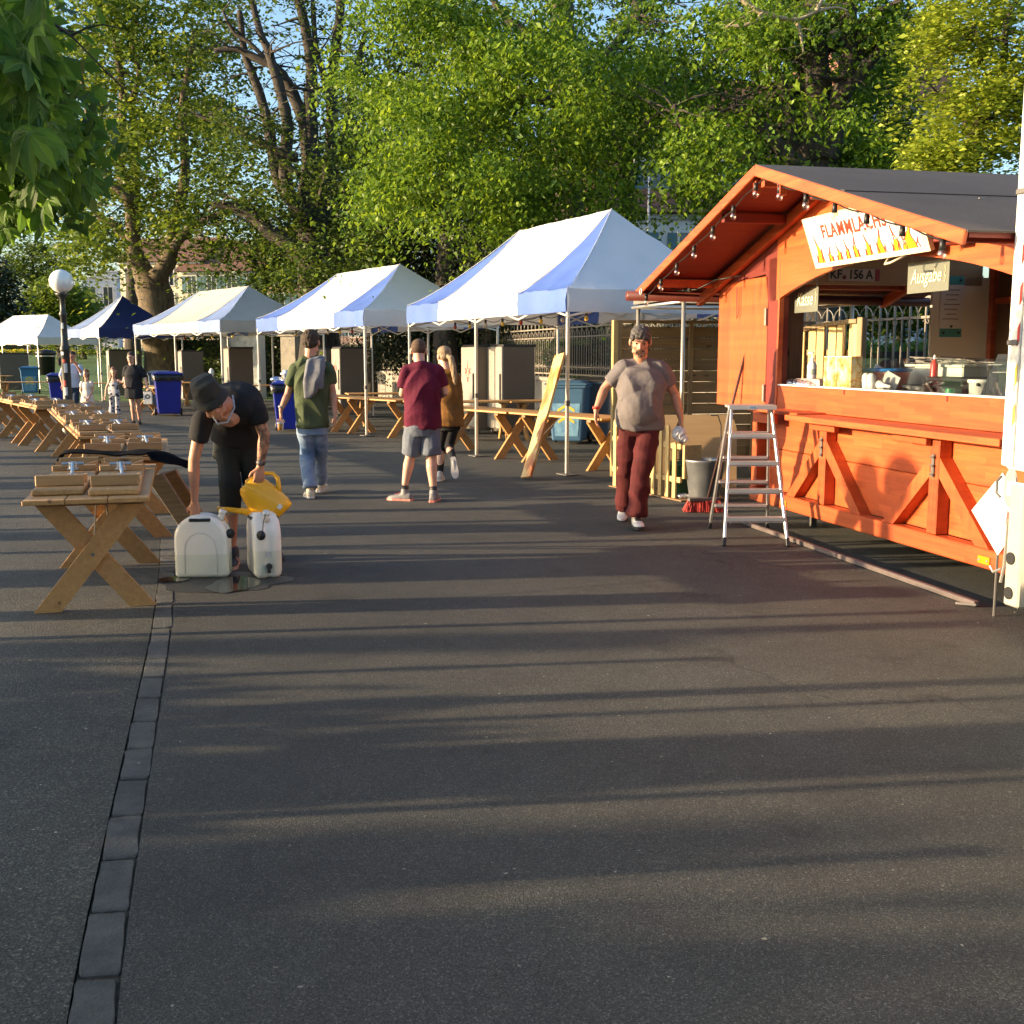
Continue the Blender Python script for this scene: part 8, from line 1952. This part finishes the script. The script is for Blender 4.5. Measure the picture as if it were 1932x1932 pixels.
# cord necklace hanging under the chin
nk = [p.J['neck'] + V((.07, -.05, .06)), p.J['neck'] + V((.10, -.14, -.02)), p.J['neck'] + V((.07, -.22, -.115)), p.J['neck'] + V((.01, -.24, -.125)), p.J['neck'] + V((-.03, -.2, -.08))]
o = MB().tube(nk, .0065, 8).build('necklace', mat('chain_grey', (.35, .36, .38), (.2, .2, .22), scale=90, rough=.5), smooth=True); tag(o, 'grey cord necklace hanging from the bending man\'s neck', 'necklace')
wch = thing('wrist_watch', 'black wristwatch on the tattooed arm of the bending man', 'watch', p.J['wrR'], world=True)
d = nrm(p.J['wrR'] - p.J['elR']); c = p.J['wrR'] - d * .03; MB().tube([c - d * .012, c + d * .012], .034, 16).build('strap', M_BLACK, wch, smooth=True); MB().tube([c + V((.0, -.028, 0)), c + V((.002, -.042, 0))], .022, 18).build('case', M_PLATE, wch, smooth=True)
M_NV = mat('trainer_dark_blue', (.02, .035, .06), (.012, .02, .035), scale=14, rough=.6)
a = p.J['anL']; s_ = shoe(p.t, V((a.x + .01, a.y, .108)), (.10, -.99, 0), (0, 0, 1), M_NV, mat('sole_pale_coral', (.62, .38, .30), scale=9, rough=.6), 1.1, lace=M_BLACK)
mb = MB(); c = V((a.x + .058, a.y - .07, .055)); mb.prism([c + V((0, .03, .012)), c + V((.002, .0, -.012)), c + V((.0, -.06, .03)), c + V((.002, .0, .0))], (.006, 0, 0)); mb.build('shoe_flash', mat('flash_coral', (.75, .38, .25), scale=5), p.t, fix=True)
a = p.J['anR']; shoe(p.t, V((a.x, a.y, .105)), (.35, -.92, 0), (0, 0, 1), M_NV, BLKS, 1.1)
# --- the family in the distance
def simple(label, Y, J, skin, face, s, fem, hairb, hm, arm=.95, fat=.95, vx=.012, hands=None):
    p = Person(label, Y, J, skin, face, (0, 0, 1), s, fat, vx, fem, arm); p.bodyF = V((0, -1, 0)); p.build_body(*( [] ), hl=hands and hands[0], hr=hands and hands[1]); p.eyes(); p.hair(hm, hairb, .003, (90, 90, 20)); return p
HD = mat('hair_dark_brown', (.045, .028, .018), (.025, .016, .011), scale=30, rough=.7, stretch=(3, 3, 1)); HLB = mat('hair_light_brown', (.20, .10, .045), (.11, .055, .028), scale=30, rough=.7, stretch=(3, 3, 1))
LONG = [(0, -.02, .05, .082, .098, .075), (-.062, -.03, -.06, .03, .05, .11), (.062, -.03, -.06, .03, .05, .11), (0, -.065, -.05, .07, .04, .12), (-.065, .0, -.16, .03, .035, .07), (.065, 0, -.16, .03, .035, .07)]
p = simple('woman in black shirt and short black skirt with glasses, walking towards us', 25.3, dict(head=(247, 674), neck=(248, 687), shL=(238, 693), shR=(263, 692), elL=(235, 709, .02), elR=(273, 709), wrL=(236, 723, -.08), wrR=(277, 727, -.08), hipL=(246, 733), hipR=(259, 733), knL=(250, 765, -.05), knR=(261, 763, .05), anL=(252, 792, .02), anR=(263, 791, .1)),
           SK2, (-.1, -1, -.05), .97, True, [(0, -.02, .05, .08, .095, .072), (0, -.06, 0, .07, .05, .06)], HD, fat=1.12)
M_BK2 = cloth('blouse_black', (.018, .018, .022)); p.shirt(M_BK2, hem=.02, sl=1.2, slr=.068, inf=.03, wr=.01)
mb = MB(); p.torso(mb, [(.16, .165, .12), (0, .185, .135), (-.30, .20, .15), (-.48, .205, .15)], .01); organic(mb, 'skirt', M_BK2, p.t, .012, 2, .01, (18, 18, 4)); 
for q, d in (('L', (.05, -1, 0)), ('R', (.3, -.95, 0))): a = p.J['an' + q]; shoe(p.t, V((a.x, a.y, .10)), d, (0, 0, 1), M_BLACK, BLKS, .95, low=True)
for q in (-1, 1): MB().tube([p.h(q * .031 + .02 * math.cos(a), .097, .002 + .015 * math.sin(a)) for a in [i * PI / 6 for i in range(13)]], .003, 5, cap=False).build('glasses_rim', fr_m, p.t)
t = thing('shopping_bag', 'small white paper bag hanging from the hand of the woman in black', 'bag', p.J['wrR'] + V((.02, -.02, -.42)), 0)
MB().box((0, 0, .14), (.19, .06, .28), b=.004).build('bag_body', WHT, t); MB().lathe([(.03, 0), (.055, .0)], 14, (0, -.033, .17), Matrix.Rotation(PI / 2, 3, 'X'), cap=False).build('bag_print', M_BLACK, t); MB().tube([(-.04, -.02, .28), (-.03, -.02, .37), (.03, -.02, .37), (.04, -.02, .28)], .004, 5).build('bag_handle', M_BLACK, t)
p = simple('taller laughing girl in black and white patterned jumpsuit beside the woman in black', 27.2, dict(head=(214, 700), neck=(214, 711), shL=(207, 716), shR=(223, 716), elL=(201, 732), elR=(233, 722, -.02), wrL=(199, 747, -.05), wrR=(234, 709, -.05), hipL=(211, 743), hipR=(221, 743), knL=(211, 764), knR=(222, 764), anL=(211, 783), anR=(223, 783)), SK2, (.25, -1, .0), .76, True, LONG, HLB, fat=.9)
m, n, b = nodes('jumpsuit_print'); vo = n.nodes.new('ShaderNodeTexVoronoi'); vo.inputs['Scale'].default_value = 13; lk(n, coords(n).outputs[0], vo.inputs['Vector']); r = ramp(n, vo.outputs['Distance'], [(.36, (.02, .02, .045)), (.46, (.5, .46, .46))]); lk(n, r.outputs[0], b.inputs['Base Color']); b.inputs['Roughness'].default_value = .8
mb = MB(); p.torso(mb, [x for x in p.prof() if x[0] < .95], .016); 
for q in ('L', 'R'): mb.capsule(p.J['hip' + q], p.J['kn' + q], .085 * .8, .07 * .8); mb.tube([p.J['kn' + q], p.J['an' + q] + V((0, 0, .02))], [.058, .07], 12)
organic(mb, 'jumpsuit', m, p.t, .012, 2, .01, (16, 16, 8))
for q in ('L', 'R'): a = p.J['an' + q]; shoe(p.t, V((a.x, a.y, .09)), (0, -1, 0), (0, 0, 1), M_WSH, WHT, .78, low=True)
p = simple('smaller laughing girl in pale flowered dress between lamp post and jumpsuit girl', 27.6, dict(head=(162, 704), neck=(163, 715), shL=(155, 721), shR=(173, 720), elL=(152, 737), elR=(175, 737), wrL=(159, 751, -.12), wrR=(167, 751, -.12), hipL=(160, 746), hipR=(170, 746), knL=(160, 766), knR=(169, 766), anL=(160, 785), anR=(169, 785)), SK2, (-.1, -1, .1), .74, True, LONG, HLB, fat=.9)
m, n, b = nodes('dress_print'); vo = n.nodes.new('ShaderNodeTexVoronoi'); vo.inputs['Scale'].default_value = 17; lk(n, coords(n).outputs[0], vo.inputs['Vector']); r = ramp(n, vo.outputs['Distance'], [(.16, (.35, .12, .12)), (.22, (.58, .54, .50))]); lk(n, r.outputs[0], b.inputs['Base Color']); b.inputs['Roughness'].default_value = .8
mb = MB(); p.torso(mb, [(-.55, .2, .15), (-.2, .185, .14), (.1, .16, .12)] + [x for x in p.prof() if .3 < x[0] < 1.05], .012)
for q in ('L', 'R'): mb.capsule(p.J['sh' + q], p.J['sh' + q] + (p.J['el' + q] - p.J['sh' + q]) * .35, .05, .052)
organic(mb, 'dress', m, p.t, .012, 2, .01, (16, 16, 4))
for q in ('L', 'R'): a = p.J['an' + q]; shoe(p.t, V((a.x, a.y, .09)), (0, -1, 0), (0, 0, 1), M_WSH, WHT, .75, low=True)
p = simple('man in light blue shirt and dark jeans mostly hidden behind the lamp post', 28.5, dict(head=(136, 672), neck=(135, 684), shL=(121, 690), shR=(150, 689), elL=(115, 708), elR=(155, 706, -.1), wrL=(118, 726, -.06), wrR=(145, 690, -.22), hipL=(129, 732), hipR=(143, 732), knL=(129, 757), knR=(143, 757), anL=(129, 780), anR=(143, 780)), SK1, (0, -1, 0), .98, False, [(0, -.02, .05, .078, .095, .072), (0, -.06, 0, .07, .05, .06)], HD, fat=1.05)
p.shirt(cloth('shirt_light_blue', (.42, .50, .64), (.36, .43, .56)), hem=.02, sl=1.1, slr=.066, inf=.02); p.trousers(cloth('jeans_dark', (.03, .05, .09)), r=(.095, .075, .066))
for q in ('L', 'R'): a = p.J['an' + q]; shoe(p.t, V((a.x, a.y, .10)), (0, -1, 0), (0, 0, 1), M_BLACK, BLKS, 1.0)
Ys = 72.0; z_ = lawn_z(Ys)
p = Person('person in dark clothes sitting on the lawn far behind the lamp post', Ys, dict(head=(117, 656), neck=(117, 661), shL=(112.5, 663), shR=(121, 663), elL=(111, 670), elR=(124, 670), wrL=(112, 675, -.2), wrR=(122, 674, -.2), hipL=(115, 684), hipR=(120, 684), knL=(111, 675, -.3), knR=(123, 675, -.3), anL=(112, 686, -.5), anR=(123, 686, -.5)), SK2, (0, -1, -.2), (0, 0, 1), .95, 1, .03); p.bodyF = V((0, -1, 0))
dz = z_ + .1 - min(p.J['anL'].z, p.J['hipL'].z)
for k in p.J: p.J[k] = p.J[k] + V((0, 0, dz))
p.sho += V((0, 0, dz)); p.pel += V((0, 0, dz)); p.che += V((0, 0, dz))
p.build_body(); p.shirt(M_BK2, hem=.0, sl=1.9, slr=.066); p.trousers(M_BK2, name='trousers'); p.hair(HD, [(0, -.02, .05, .085, .1, .08)], vx=.02)
flush()
